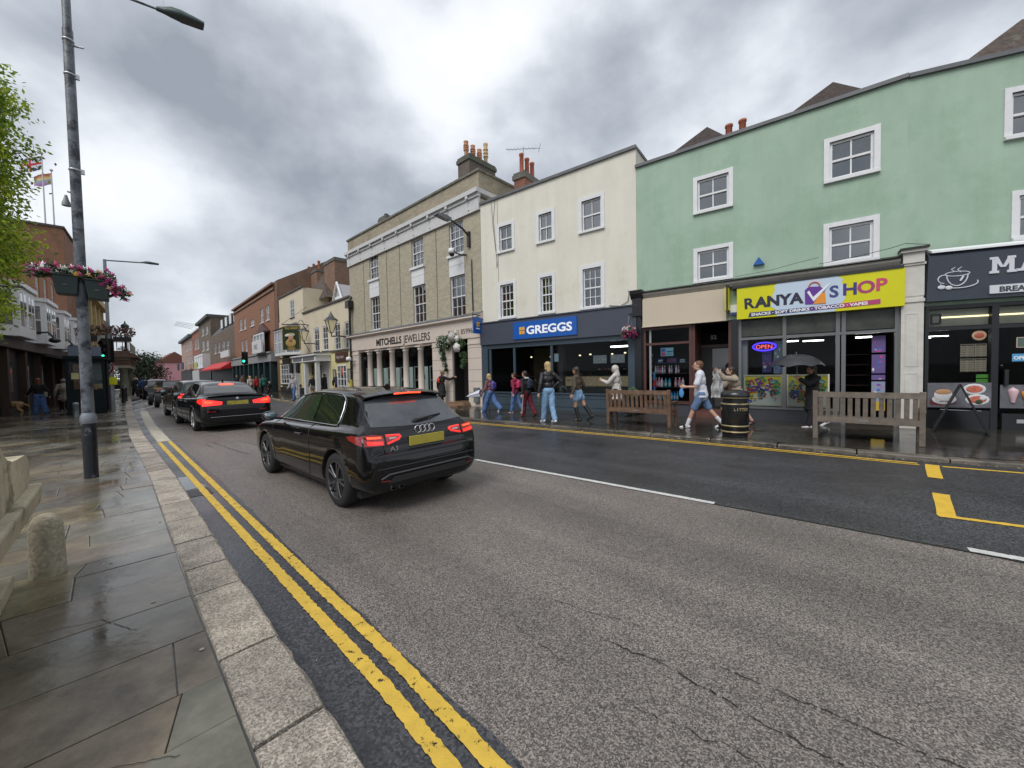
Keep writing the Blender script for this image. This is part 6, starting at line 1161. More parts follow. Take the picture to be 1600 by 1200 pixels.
def uj(u,v):
    x=u*2-1; y=v*2-1; X=x*2; Y=y
    if abs(X)<.2 or abs(Y)<.2: return (.45,.03,.06)
    if abs(X)<.34 or abs(Y)<.34: return (.65,.66,.7)
    d_=abs(abs(Y)-abs(X)/2)/1.118
    s=abs(Y)-abs(X)/2; q=(x*y>0)
    if d_<.07 and ((s>0)==(x*y>0) if X>0 else (s<0)==(x*y>0)): return (.45,.03,.06)
    if d_<.2: return (.65,.66,.7)
    return (.02,.035,.14)
fp=lambda a,b_: (lambda p:(p.x,p.y))(V2(LA)+tt*a+Vector((-tt.y,tt.x))*b_)
p1=fp(18.0,.98); flag('union flag on a pale pole above the left roofs',p1[0],p1[1],12.9,18.5,1.0,1.75,uj,wave=.12)
rb=[(.30,.16,.35),(.32,.24,.42),(.3,.34,.40),(.62,.55,.25),(.68,.36,.15),(.6,.2,.12)]
p2=fp(18.0,.55); flag('rainbow striped flag on a pale pole above the left roofs',p2[0],p2[1],12.9,17.4,.85,1.5,lambda u,v: rb[min(5,int(v*6))],wave=.1)
# ---- benches
oak=mat('wet_brown_bench_timber',(.14,.085,.055),.4,var=.4,vs=6,bump=.3,bs=22); oak2=mat('grey_brown_bench_timber',(.15,.125,.10),.5,var=.3,vs=6,bump=.3,bs=22)
def bench(label,a,b,h,m,z=.09):
    L=(V2(b)-V2(a)).length; t=frame('bench',label,'bench',a,b,z=z)
    for x in (.05,L-.05):
        mb=MB(); mb.prism([(0,0),(.07,0),(.09,.42),(.03,h),(-.035,h),(-.0,.42)],'x',x-.04,x+.04); mb.build('leg',m,t,bevel=.006)
        mb=MB(); mb.box(x-.035,x+.035,.50,.57,0,.62); mb.build('leg',m,t,bevel=.006)
        mb=MB(); mb.box(x-.05,x+.05,.02,.62,.62,.665); mb.build('armrest',m,t,bevel=.006)
        mb=MB(); mb.box(x-.03,x+.03,.07,.51,.30,.40); mb.prism([(.09,.30),(.22,.30),(.09,.16)],'x',x-.02,x+.02); mb.build('side_rail',m,t)
    mb=MB(); mb.box(.09,L-.09,-.03,.02,h-.13,h-.02); mb.box(.09,L-.09,.0,.05,.36,.47); n=13
    for k in range(n): xx=.14+(L-.28)*k/(n-1); mb.prism([(.02,.47),(.035,.47),(-.005,h-.13),(-.02,h-.13)],'x',xx-.036,xx+.036)
    mb.build('backrest',m,t)
    mb=MB()
    for k in range(6): mb.box(.02,L-.02,.07+k*.088,.145+k*.088,.42,.445)
    mb.box(.09,L-.09,.50,.54,.33,.415); mb.build('seat',m,t); 
    mb=MB(); mb.box(L*.44,L*.53,-.005,.0,.405,.43) ; mb.build('plaque',galv,t); return t
bench('dark brown timber bench with slatted back in front of the bakery',(2.63,10.75),(3.98,9.62),.98,oak)
bench('weathered grey brown timber bench in front of the yellow shop',(6.28,8.02),(7.50,6.93),1.0,oak2)
# ---- litter bin
BN=thing('litter_bin','round black litter bin with gold bands on the pavement by the benches','litter bin',(4.97,8.56,.08),R(-150))
mb=MB(); mb.lathe([(.25,0),(.25,.1),(.27,.12),(.275,.72)],n=28); mb.lathe([(.235,.72),(.235,.86)],n=28); mb.lathe([(.28,.86),(.29,.88),(.285,.96),(.22,1.0),(.08,1.03),(0,1.03)],n=28); mb.build('body',black,BN)
gold=mat('worn_gold_band',(.42,.34,.18),.35,.5,stain=(.2,.17,.12),sts=9,stf=.52)
for z in (.09,.22,.70,.845): mb=MB(); mb.lathe([(.27,z),(.283,z+.005),(.283,z+.03),(.27,z+.035)],n=28); mb.build('gold_band',gold,BN)
for base_a in (-5,120,240):
    for k,ch in enumerate('LITTER'): a=R(base_a+k*11); text(BN,'litter_lettering',ch,.085,0,-.277,.58,gold,.002,.003,align='CENTER',M=Matrix.Rotation(a,4,'Z'))
# ---- A-frame pavement sign, seen edge on
AF=thing('pavement_sign','black A-frame pavement sign outside the cafe window','pavement sign',(9.50,8.13,.12),math.atan2(-.74,.67))
for s in (-1,1):
    mb=MB(); M_=Matrix.Rotation(s*R(-20),4,'Y'); 
    mb.box(-.012,.012,-.28,.28,-1.02,-.22,1,Matrix.Translation((s*.0,0,1.03))@Matrix.Rotation(-s*R(21),4,'Y')); rect(mb,-.3,.3,-1.08,.0,-.014,.014,.03,0,Matrix.Translation((0,0,1.03))@Matrix.Rotation(-s*R(21),4,'Y')@Matrix.Rotation(R(90),4,'Z')); mb.build('sign_panel',[black,mat('chalkboard',(.02,.02,.02),.7)],AF)
mb=MB(); mb.tube([(-.28,-.2,.5),(.28,-.2,.5)],.008,6); mb.build('stay_chain',galv,AF)
# ---- hanging basket at the black pilaster
HB=thing('hanging_basket','hanging basket of pink and white flowers on the black pilaster','hanging basket',(*inW(G,6.5,-.38,0)[:2],2.78),0)
mb=MB(); mb.lathe([(0,-.16),(.1,-.14),(.17,-.05),(.19,0)],n=14); mb.build('bowl',mat('dark_coir',(.05,.03,.02),.9),HB)
mb=MB(); leaves(mb,[((0,0,.05),.2),((-.12,0,.0),.14),((.12,0,0),.14)],700,.05,[(.04,.10,.03),(.07,.14,.05)]); mb.build('foliage',leafm,HB)
mb=MB()
for k in range(90): v=Vector((random.gauss(0,1),random.gauss(-.3,1),random.gauss(-.1,.8))).normalized()*random.uniform(.17,.26); bloom(mb,v,random.uniform(.02,.03),fcol['white'] if (v.z>.04 and random.random()<.6) else fcol[random.choice(['magenta','deep','pink','deep'])],7)
mb.build('blossom',attrmat('petal',.6),HB)
mb=MB()
for a in (0,2.1,4.2): mb.tube([(.18*math.cos(a),.18*math.sin(a),.02),(0,0,.52)],.006,5)
mb.build('chain',galv,HB); mb=MB(); mb.tube([(6.5,0,3.45),(6.5,-.38,3.36)],.015,6); mb.build('basket_bracket',black,G)
PL=thing('potted_plant','low green plant on the shop sill behind the brown bench','plant',inW(E,.0,-.5,0)[:2]+(.1,),0)
mb=MB(); mb.lathe([(.12,0),(.17,.62),(.18,.64)],n=14); mb.build('pot',dk,PL); mb=MB(); leaves(mb,[((0,0,.78),.17),((.12,0,.74),.12),((-.12,0,.74),.12)],500,.09,[(.09,.16,.08),(.14,.22,.12),(.05,.1,.05)]); mb.build('foliage',leafm,PL)
# ---- carved stone trough and stone bollard in the left foreground
lime=mat('lichened_limestone',(.42,.37,.26),.85,var=.3,vs=2.2,stain=(.17,.155,.08),sts=4,stf=.50,bump=.7,bs=24); 
O3=base; az=math.atan2(d.y,d.x)
TR_=thing('stone_trough','carved stone drinking trough with scroll end at the left edge','stone trough',(base.x,base.y,0),az)
# local x = u along the kerb, local y = -v
def tm(m_,*a,**k): return m_
mb=MB(); mb.prism([(1.04,.84),(1.06,.70),(1.24,.47),(1.9,.47),(2.1,.7),(2.12,.84)],'x',.6,3.12); mb.build('trough_slab',lime,TR_,bevel=.018)
mb=MB(); mb.box(.7,3.0,1.28,1.95,.1,.47); mb.build('plinth_block',lime,TR_,bevel=.015)
mb=MB(); mb.box(.5,3.12,1.20,2.2,.098,.2); mb.build('step',lime,TR_,bevel=.012)
sc=[(3.0,.845),(3.08,.87),(3.11,.93),(3.10,.99),(3.04,1.05),(2.94,1.08),(2.8,1.085),(2.65,1.09),(2.5,1.10),(2.36,1.13),(2.24,1.18),(2.14,1.26),(2.06,1.36),(1.6,1.4),(1.6,.845)]
mb=MB(); mb.prism([(x,z) for x,z in sc],'y',1.10,1.62,sm=False); mb.build('scroll',lime,TR_,bevel=.07)
pb_=uv(3.24,1.05); SB=MB(); SB.lathe([(.098,0),(.096,.05),(.092,.3),(.09,.37),(.082,.415),(.064,.45),(.034,.47),(0,.475)],n=28); o=SB.build('stone_bollard',mat('speckled_granite',(.36,.32,.24),.9,var=.35,vs=40,stain=(.13,.12,.07),sts=5,stf=.55,bump=.8,bs=60),None,(-3.63,2.94,.1)); tag(o,'short round topped granite bollard beside the stone trough','bollard')
# drain cover in the gutter, full of water
mb=MB(); c0=Vector((-5.0,5.83)); dd=Vector((-.735,.68)); nn=Vector((.68,.735))
def GP(a,b_): p=c0+dd*a+nn*b_; return (p.x,p.y)
mb.add([(*GP(a,b_),.0065) for a,b_ in ((-.55,-.16),(.5,-.16),(.45,.08),(.2,.13),(-.2,.12),(-.5,.16))],[(0,1,2,3,4,5)]); o=mb.build('puddle',mat('puddle_water',(.05,.055,.06),.02,spec=.9)); struct(o)
mb=MB(); mb.add([(*GP(a,b_),.008) for a,b_ in ((-1.0,-.12),(-.6,-.12),(-.6,.16),(-1.0,.16))],[(0,1,2,3)]); struct(mb.build('drain_cover',mat('iron_grate',(.04,.04,.045),.35,.6,bump=1,bs=50)))
# ---- trees
def crown(name,t,blobs,n,size,cols,m,cluster=9,droop=.3,aspect=.45):
    mb=MB(); tot=sum(b[1]**2 for b in blobs)
    for c,r,sq in blobs:
        k_=int(n*r*r/tot/cluster)
        for _ in range(k_):
            v=Vector((random.gauss(0,1),random.gauss(0,1),random.gauss(0,1))).normalized()*r*(random.random()**.33); v.z*=sq; p=Vector(c)+v
            if mnoise.noise(p*1.25)+.4*mnoise.noise(p*3)<-.08: continue
            ax=(v.normalized()+Vector((random.gauss(0,.5),random.gauss(0,.5),random.gauss(-droop,.4)))).normalized(); col=random.choice(cols)
            for j in range(cluster):
                q=p+ax*size*1.2*(j-cluster/2)*.5+Vector((random.gauss(0,size*.8),random.gauss(0,size*.8),random.gauss(0,size*.6))); a=(ax+Vector((random.gauss(0,.7),random.gauss(0,.7),random.gauss(0,.5)))).normalized()*size*random.uniform(.6,1.2); b=a.orthogonal(); b=(Matrix.Rotation(random.uniform(0,6.3),3,a.normalized())@b).normalized()*size*aspect
                mb.add([q-a*.5,q+b*.5,q+a*.5,q-b*.5],[(0,1,2,3)],0,False,shade(col,.2))
    return mb.build(name,m,t)
def leafmat(name,tr=.35):
    m=attrmat(name,.6,bump=0,mottle=.15); n=m.node_tree.nodes; l=m.node_tree.links; b=n['Principled BSDF']; o=n['Material Output']; src=b.inputs['Base Color'].links[0].from_socket
    t=n.new('ShaderNodeBsdfTranslucent'); l.new(src,t.inputs[0]); x=n.new('ShaderNodeMixShader'); x.inputs[0].default_value=tr; l.new(b.outputs[0],x.inputs[1]); l.new(t.outputs[0],x.inputs[2]); l.new(x.outputs[0],o.inputs[0]); return m
TR1=thing('locust_tree','bright yellow green leafy tree overhanging the left edge','tree',(-15.75,9.6,.1))
mb=MB(); mb.tube([(0,0,0),(.05,0,1.5),(-.05,.1,3),(.1,0,4.6),(.3,0,6)],[.24,.2,.17,.13,.07],12)
for a in range(14):
    an=a*2.4; z=2.6+a*.33; L=random.uniform(1.6,2.8); mb.tube([(0,0,z),(L*.5*math.cos(an),L*.5*math.sin(an),z+.6),(L*math.cos(an),L*math.sin(an),z+.5+random.random()*.8)],[.08,.05,.02],6)
mb.build('trunk',mat('grey_bark',(.10,.085,.07),.9,var=.3,vs=8,bump=.8,bs=20),TR1)
bl=[((2.0,-.1,8.8),1.35,.8),((2.75,0,7.7),.95,.85),((2.75,-.1,8.7),.8,.8),((-.2,-.1,7.0),1.7,.8),((-.2,0,5.3),2.0,.8),((0,0,3.9),2.0,.8),((1.3,-.1,7.6),1.3,.7),((2.0,-.1,6.75),1.25,.75),((2.3,0,5.9),1.0,.8),((1.85,0,5.0),.95,.8),((1.5,-.2,4.1),1.0,.7),((2.0,0,3.55),.85,.6),((1.7,-.2,2.75),.8,.5),((.9,0,2.9),1.0,.6),((-1.8,0,5.5),1.7,.9),((0,1.5,5.5),1.5,.9),((0,-1.5,5.3),1.5,.9)]
crown('crown',TR1,bl,170000,.13,[(.30,.42,.03),(.42,.52,.04),(.20,.31,.03),(.50,.58,.06),(.12,.20,.022)],leafmat('locust_leaf',.45),droop=.5)
TR2=thing('evergreen_tree','dark green bushy tree beyond the portico column','tree',(-56,58,.0))
mb=MB(); mb.tube([(0,0,0),(0,0,3)],[.4,.3],10); mb.build('trunk',mat('grey_bark',(.10,.085,.07),.9),TR2)
crown('crown',TR2,[((0,0,3.4),2.7,.75),((1.8,0,2.2),2.0,.8),((-2,.3,2.8),2.4,.8),((.5,0,4.6),1.5,.6)],9000,.35,[(.02,.045,.018),(.03,.06,.02),(.015,.03,.012)],leafmat('dark_leaf',.2))
HG=thing('hedge','low clipped green hedge beside the far left kerb','hedge',(-50,53,0),AZ+PI/2)
crown('foliage',HG,[((x,0,.7),1.0,.8) for x in (-2,-1,0,1,2,3)],3500,.2,[(.05,.10,.03),(.04,.08,.02)],leafmat('hedge_leaf',.2))
for k,(x,y,s) in enumerate(((-128,118,9),(-140,150,11),(-80,170,8))):
    t=thing('tree',['round dark tree behind the pink house','tall dim tree behind the white houses','dim tree behind the low brown house'][k],'tree',(x,y,0)); mb=MB(); mb.tube([(0,0,0),(0,0,s*.6)],[.5,.3],8); mb.build('trunk',mat('grey_bark',(.1,.085,.07),.9),t); crown('crown',t,[((0,0,s*.7),s*.45,.8),((s*.3,0,s*.55),s*.35,.8),((-s*.3,0,s*.55),s*.35,.8)],3500,.6,[(.03,.05,.025),(.04,.07,.03)],leafmat('far_leaf',.2))
# cafe table and chairs by the left facade
def at_l(s,o): p=V2(LA)+tt*s-Vector((-tt.y,tt.x))*o; return (p.x,p.y,.1)
TB=thing('cafe_table','small round cafe table under the charcoal awning','table',at_l(6,2.2)); mb=MB(); mb.lathe([(.36,.70),(.37,.71),(.37,.73),(.0,.735)],n=20); mb.build('table_top',galv,TB); mb=MB(); mb.lathe([(.2,0),(.2,.02),(.03,.05),(.03,.7)],n=12); mb.build('pedestal',black,TB)
copy_tree(TB,at_l(3.4,2.4),label='round cafe table at the far left edge by the dark shopfront'); 
CH=thing('cafe_chair','dark cafe chair with mesh back beside the round table','chair',at_l(5.1,2.4),R(30)); mb=MB(); mb.box(-.2,.2,-.2,.2,.43,.46); mb.build('seat',black,CH); mb=MB(); rect(mb,-.2,.2,.5,.85,.17,.2,.03)
for k in range(5): mb.box(-.15+k*.07,-.14+k*.07,.18,.19,.5,.85)
mb.build('backrest',galv,CH)
for sx in (-.18,.18):
    for sy in (-.18,.18): mb=MB(); mb.box(sx-.012,sx+.012,sy-.012,sy+.012,0,.43); mb.build('leg',black,CH)
copy_tree(CH,at_l(2.4,2.6),R(200),'dark cafe chair at the far left edge of the picture')
# ================================================================ CARS
def hermite(xs,ys,x):
    n=len(xs); h=[xs[i+1]-xs[i] for i in range(n-1)]; dl=[(ys[i+1]-ys[i])/h[i] for i in range(n-1)]; m=[dl[0]]
    for i in range(1,n-1): m.append(0 if dl[i-1]*dl[i]<=0 else 2*dl[i-1]*dl[i]/(dl[i-1]+dl[i]))
    m.append(dl[-1])
    i=max(0,min(n-2,int(np.searchsorted(xs,x,side='right'))-1)); t=(x-xs[i])/h[i]
    return (2*t**3-3*t*t+1)*ys[i]+(t**3-2*t*t+t)*h[i]*m[i]+(-2*t**3+3*t*t)*ys[i+1]+(t**3-t*t)*h[i]*m[i+1]
HATCH=[ # x, zb, w, zs, yb, zbelt, yr, zre, zr
(0,.36,.66,.58,.62,.62,.56,.635,.64),(.02,.30,.76,.62,.70,.67,.64,.68,.685),(.075,.26,.825,.67,.755,.70,.68,.705,.71),(.09,.25,.84,.73,.775,.79,.70,.81,.82),(.14,.235,.865,.81,.79,.88,.70,.91,.93),(.22,.23,.88,.86,.79,.95,.695,.985,1.01),(.33,.22,.886,.87,.785,.97,.665,1.055,1.09),(.48,.215,.89,.87,.78,.975,.625,1.19,1.23),(.62,.21,.89,.87,.775,.975,.595,1.295,1.345),(.78,.20,.89,.87,.775,.97,.58,1.345,1.395),
(1.1,.19,.885,.86,.77,.955,.575,1.37,1.42),(1.7,.18,.88,.85,.765,.935,.58,1.375,1.43),(2.3,.18,.88,.84,.765,.92,.585,1.33,1.385),(2.6,.18,.88,.84,.765,.915,.60,1.24,1.29),(3.0,.18,.885,.83,.77,.905,.66,1.03,1.07),(3.2,.18,.885,.82,.77,.895,.69,.94,.975),(3.6,.19,.88,.79,.75,.86,.62,.90,.925),(3.95,.2,.85,.72,.70,.79,.54,.83,.845),(4.16,.22,.74,.62,.6,.69,.44,.71,.72),(4.24,.3,.56,.52,.46,.58,.34,.6,.605)]
SEDAN=[(0,.38,.72,.62,.68,.70,.6,.72,.73),(.03,.30,.83,.72,.78,.83,.72,.88,.90),(.08,.26,.89,.84,.83,.96,.75,1.02,1.04),(.16,.25,.915,.88,.845,1.0,.75,1.045,1.07),(.5,.23,.94,.90,.85,1.0,.75,1.05,1.085),(.82,.22,.945,.90,.85,1.0,.73,1.065,1.10),(1.05,.21,.95,.90,.85,.995,.69,1.19,1.23),(1.4,.2,.95,.9,.845,.985,.63,1.345,1.40),(1.8,.2,.95,.89,.84,.975,.61,1.405,1.465),(2.6,.2,.95,.88,.835,.955,.615,1.42,1.48),(3.1,.2,.95,.87,.835,.945,.62,1.35,1.41),(3.8,.2,.945,.85,.82,.92,.73,1.0,1.04),(4.05,.2,.94,.83,.81,.905,.72,.95,.98),(4.6,.22,.91,.77,.76,.83,.6,.87,.885),(4.95,.25,.8,.66,.64,.72,.46,.74,.75),(5.07,.32,.6,.55,.5,.62,.36,.63,.635)]
def section(T,x,k=5):
    c=list(zip(*T)); g=[hermite(c[0],c[i],x) for i in range(1,9)]; zb,w,zs,yb,zbt,yr,zre,zr=g
    zm=min(.55,(zb+zs)/2+.05)
    P=[(0,zb),(w*.78,zb),(w*.965,zb+min(.09,(zm-zb)*.5)),(w,zm),(w*.985,zs),(yb,zbt),(yr,zre),(yr*.6,zr-(zr-zre)*.22),(0,zr)]
    o=[]
    def cr(p0,p1,p2,p3,t): return tuple(.5*((2*p1[i])+(-p0[i]+p2[i])*t+(2*p0[i]-5*p1[i]+4*p2[i]-p3[i])*t*t+(-p0[i]+3*p1[i]-3*p2[i]+p3[i])*t**3) for i in (0,1))
    for i in range(len(P)-1):
        p0=P[max(0,i-1)];p1=P[i];p2=P[i+1];p3=P[min(len(P)-1,i+2)]
        if i==0: p0=p1
        if i==1: p0=p1
        if i==5: p0=(p1[0]*2-p2[0],p1[1]*2-p2[1]); p3=(p2[0]*2-p1[0],p2[1]*2-p1[1])   # glasshouse side is straight
        if i==4: p3=(p2[0]-.05,p2[1]+.02)
        if i==6: p0=(p1[0]+.02,p1[1]-.06)
        if i==7: p3=(-P[7][0],P[7][1])
        for j in range(k): o.append(cr(p0,p1,p2,p3,j/k))
    o.append(P[-1]); return o
paintm={}
def carpaint(name,col,flake=.0,rough=.22):
    return mat(name,col,rough,metal=flake,coat=.8,var=.02,spec=.08,bump=.012,bs=9)
cglass=mat('tinted_car_glass',(.012,.016,.016),.03,spec=.9,coat=.5); cglass2=mat('grey_car_rear_glass',(.05,.056,.062),.10,spec=.9,var=.25,vs=5,coat=.3); chrome=mat('chrome',(.6,.6,.62),.12,1.); rubber=mat('tyre_rubber',(.014,.014,.015),.8,bump=.3,bs=50)
redl=mat('red_lamp_lit',(.55,.01,.01),.15,emit=(1,.015,.01),es=1.5,coat=1); redd=mat('red_lamp',(.25,.01,.012),.12,coat=1); redb=mat('brake_lamp',(.8,.05,.02),.2,emit=(1,.06,.02),es=2.0); plast=mat('black_car_plastic',(.015,.015,.016),.55); platem=mat('yellow_plate',(.40,.34,.05),.45,stain=(.27,.22,.04),sts=7,stf=.5)
def rrect(y0,y1,z0,z1,r=.03,n=3):
    o=[]
    for cx,cz,a0 in ((y1-r,z1-r,0),(y0+r,z1-r,90),(y0+r,z0+r,180),(y1-r,z0+r,270)):
        for k in range(n+1): a=R(a0+90*k/n); o.append((cx+r*math.cos(a),cz+r*math.sin(a)))
    return o
class Car:
    def __init__(s,label,T,sc,pos,head,paint,wr=.325,wb=(.78,3.38),rimcol=None,group=None,spokes=5,lite=False,rimm=.70,z=0):
        s.sx,s.sy,s.sz=sc; s.T=T; s.xr=wb[0]*s.sx; s.paint=paint; s.lite=lite
        s.t=thing('car',label,'car',(pos[0],pos[1],z),head,group)
        L=T[-1][0]; n=40 if lite else 90; xs=sorted(set([L*k/n for k in range(n+1)]+[r[0] for r in T]+[.015,.045,.06,.09,.15,.17]))
        rows=[]
        for x in xs:
            h=section(T,x,3 if lite else 6); full=[(y,z_) for y,z_ in h]+[(-y,z_) for y,z_ in reversed(h[1:-1])]; rows.append([(x*s.sx-s.xr,y*s.sy,z_*s.sz) for y,z_ in full])
        N_=len(rows[0]); vs=[v for r in rows for v in r]; fs=[(i*N_+k,i*N_+(k+1)%N_,(i+1)*N_+(k+1)%N_,(i+1)*N_+k) for i in range(len(rows)-1) for k in range(N_)]+[tuple(range(N_)),tuple(range((len(rows)-1)*N_,len(rows)*N_))[::-1]]
        s.bvh=BVHTree.FromPolygons(vs,fs); mb=MB(); mb.add(vs,fs,0,True)
        s.ax=[(w*s.sx-s.xr) for w in wb]; s.wr=wr
        # wheel arches are cut into the body
        me=bpy.data.meshes.new('body'); me.from_pydata(vs,[],fs); me.materials.append(paint); me.materials.append(plast); b=bmesh.new(); b.from_mesh(me); bmesh.ops.recalc_face_normals(b,faces=b.faces)
        for f in b.faces: f.smooth=True
        b.to_mesh(me); b.free(); o=bpy.data.objects.new('body',me); S.collection.objects.link(o); cut=MB(); hw=T[8][2]*s.sy
        for a in s.ax:
            for sg in (-1,1): cut.tube([(a,sg*(hw-.27),wr*1.02),(a,sg*(hw+.12),wr*1.02)],wr*1.13,28,1,sm=False)
        c=cut.build('cut',[plast,plast]); bm=bmesh.new(); bm.from_mesh(c.data); bmesh.ops.recalc_face_normals(bm,faces=bm.faces); bm.to_mesh(c.data); bm.free()
        md=o.modifiers.new('b','BOOLEAN'); md.object=c; md.operation='DIFFERENCE'; md.solver='EXACT'; md.material_mode='TRANSFER'; bake(o); bpy.data.objects.remove(c); o.parent=s.t; s.body=o
        rm=rimcol or mat('dark_rim',(.10,.10,.105),.3,.6)
        for a in s.ax:
            for sg in (-1,1): s.wheel(a,sg,hw,wr,rm,spokes,rimm)
    def wheel(s,a,sg,hw,r,rm,spokes,rr_):
        w=thing('wheel',None,None,(a,sg*(hw-.015),r),0 if sg<0 else PI); w.parent=s.t; del_=['category']
        Mx=Matrix.Rotation(R(90),4,'X') # lathe axis to y, outside toward -y
        t=MB(); tw=.20; t.lathe([(r*rr_,.0),(r*.86,-.004),(r*.96,.012),(r,.04),(r,tw-.04),(r*.96,tw-.01),(r*rr_,tw)],n=20 if s.lite else 36,M=Matrix.Rotation(R(-90),4,'X'),caps=False); 
        tyre=t.build('tyre',rubber,w)
        m_=MB(); M_=Matrix.Rotation(R(-90),4,'X'); q=r*rr_
        m_.lathe([(q,.0),(q*.97,.006),(q*.93,.02),(q*.9,.10),(0,.11)],n=24,M=M_,mi=1,caps=False); m_.lathe([(q*1.01,.0),(q*.985,-.004),(q*.94,.004),(q*.94,.02)],n=28,M=M_,caps=False)
        m_.lathe([(.0,.01),(q*.14,.012),(q*.18,.03)],n=14,M=M_,caps=False)
        for k in range(spokes):
            for dlt in ((-.12,.12) if spokes<=6 else (0,)):
                an=2*PI*k/spokes+dlt; an2=2*PI*k/spokes+dlt*1.6; ca,sa=math.cos(an2),math.sin(an2); c1,s1=math.cos(an),math.sin(an)
                m_.tube([(q*.12*c1,.022,q*.12*s1),(q*.55*(c1+ca)/2,.012,q*.55*(s1+sa)/2),(q*.95*ca,.012,q*.95*sa)],[q*.09,q*.06,q*.075],6)
        m_.build('rim',[rm,plast],w)
    def hit(s,o,dr):
        p,n_,i,dd=s.bvh.ray_cast(Vector(o),Vector(dr)); return p,n_
    def X(s,x): return x*s.sx-s.xr
    def patch(s,name,pts,mode,m,off=.004,cuts=4,par=None,smooth=True):
        """conform a flat outline to the body: mode 'r' rear (y,z), 'l'/'R' sides (x,z), 'f' front, 't' top (x,y)"""
        b=bmesh.new(); f3={'r':lambda p:(-9,p[0]*s.sy,p[1]*s.sz),'f':lambda p:(9,p[0]*s.sy,p[1]*s.sz),'l':lambda p:(s.X(p[0]),9,p[1]*s.sz),'R':lambda p:(s.X(p[0]),-9,p[1]*s.sz),'t':lambda p:(s.X(p[0]),p[1]*s.sy,9)}[mode]
        dr={'r':(1,0,0),'f':(-1,0,0),'l':(0,-1,0),'R':(0,1,0),'t':(0,0,-1)}[mode]
        # refine the outline and fill on a grid
        pp=[]
        for p,q in zip(pts,pts[1:]+pts[:1]):
            L=hyp(p[0]-q[0],p[1]-q[1]); k_=max(1,int(L/.05)); pp+=[(p[0]+(q[0]-p[0])*i/k_,p[1]+(q[1]-p[1])*i/k_) for i in range(k_)]
        vs=[b.verts.new(f3(p)) for p in pp]; es=[b.edges.new((vs[i],vs[(i+1)%len(vs)])) for i in range(len(vs))]; bmesh.ops.triangle_fill(b,use_beauty=True,edges=es)
        for it in range(3):
            lg_=[e for e in b.edges if e.calc_length()>.09 and len(e.link_faces)==2]
            if not lg_: break
            bmesh.ops.subdivide_edges(b,edges=lg_,cuts=1,use_grid_fill=False); bmesh.ops.triangulate(b,faces=b.faces); bmesh.ops.beautify_fill(b,faces=b.faces,edges=b.edges)
        bad=[]
        for v in b.verts:
            p,n_=s.hit(v.co,dr)
            if p is None: bad.append(v); continue
            v.co=p+n_*off if n_.dot(Vector(dr))<0 else p-n_*off
        if bad: bmesh.ops.delete(b,geom=bad,context='VERTS')
        for f in b.faces: f.smooth=smooth
        me=bpy.data.meshes.new(name); b.to_mesh(me); b.free(); me.materials.append(m); o=bpy.data.objects.new(name,me); S.collection.objects.link(o); o.parent=par or s.t; return o
    def line(s,name,pts,mode,m,r=.004,off=.001,par=None,closed=False):
        f3={'r':lambda p:(-9,p[0]*s.sy,p[1]*s.sz),'l':lambda p:(s.X(p[0]),9,p[1]*s.sz),'R':lambda p:(s.X(p[0]),-9,p[1]*s.sz),'t':lambda p:(s.X(p[0]),p[1]*s.sy,9)}[mode]; dr={'r':(1,0,0),'l':(0,-1,0),'R':(0,1,0),'t':(0,0,-1)}[mode]
        q=[]; pts=list(pts)+([pts[0]] if closed else [])
        for a,b_ in zip(pts,pts[1:]):
            k_=max(1,int(hyp(a[0]-b_[0],a[1]-b_[1])/.04)); q+=[(a[0]+(b_[0]-a[0])*i/k_,a[1]+(b_[1]-a[1])*i/k_) for i in range(k_)]
        q.append(pts[-1]); o=[]
        for p in q:
            h,n_=s.hit(f3(p),dr)
            if h is not None: o.append(h+(n_ if n_.dot(Vector(dr))<0 else -n_)*off)
        mb=MB(); mb.tube(o,r,5,caps=True); return mb.build(name,m,par or s.t)
    def mirror_(s,x,z,sg):
        mb=MB(); mb.ball((s.X(x),sg*(.885*s.sy+.09),z*s.sz),(.075,.11,.075),14,8); mb.tube([(s.X(x),sg*.80*s.sy,(z-.05)*s.sz),(s.X(x),sg*(.885*s.sy+.05),(z-.04)*s.sz)],.02,6); o=mb.build('wing_mirror',s.paint,s.t); g=MB(); g.ball((s.X(x)-.065,sg*(.885*s.sy+.09),z*s.sz),(.015,.09,.058),12,6); g.build('mirror_glass',mat('mirror_glass',(.25,.3,.33),.05,.9),o); return o
HD=math.atan2(.664,-.748)
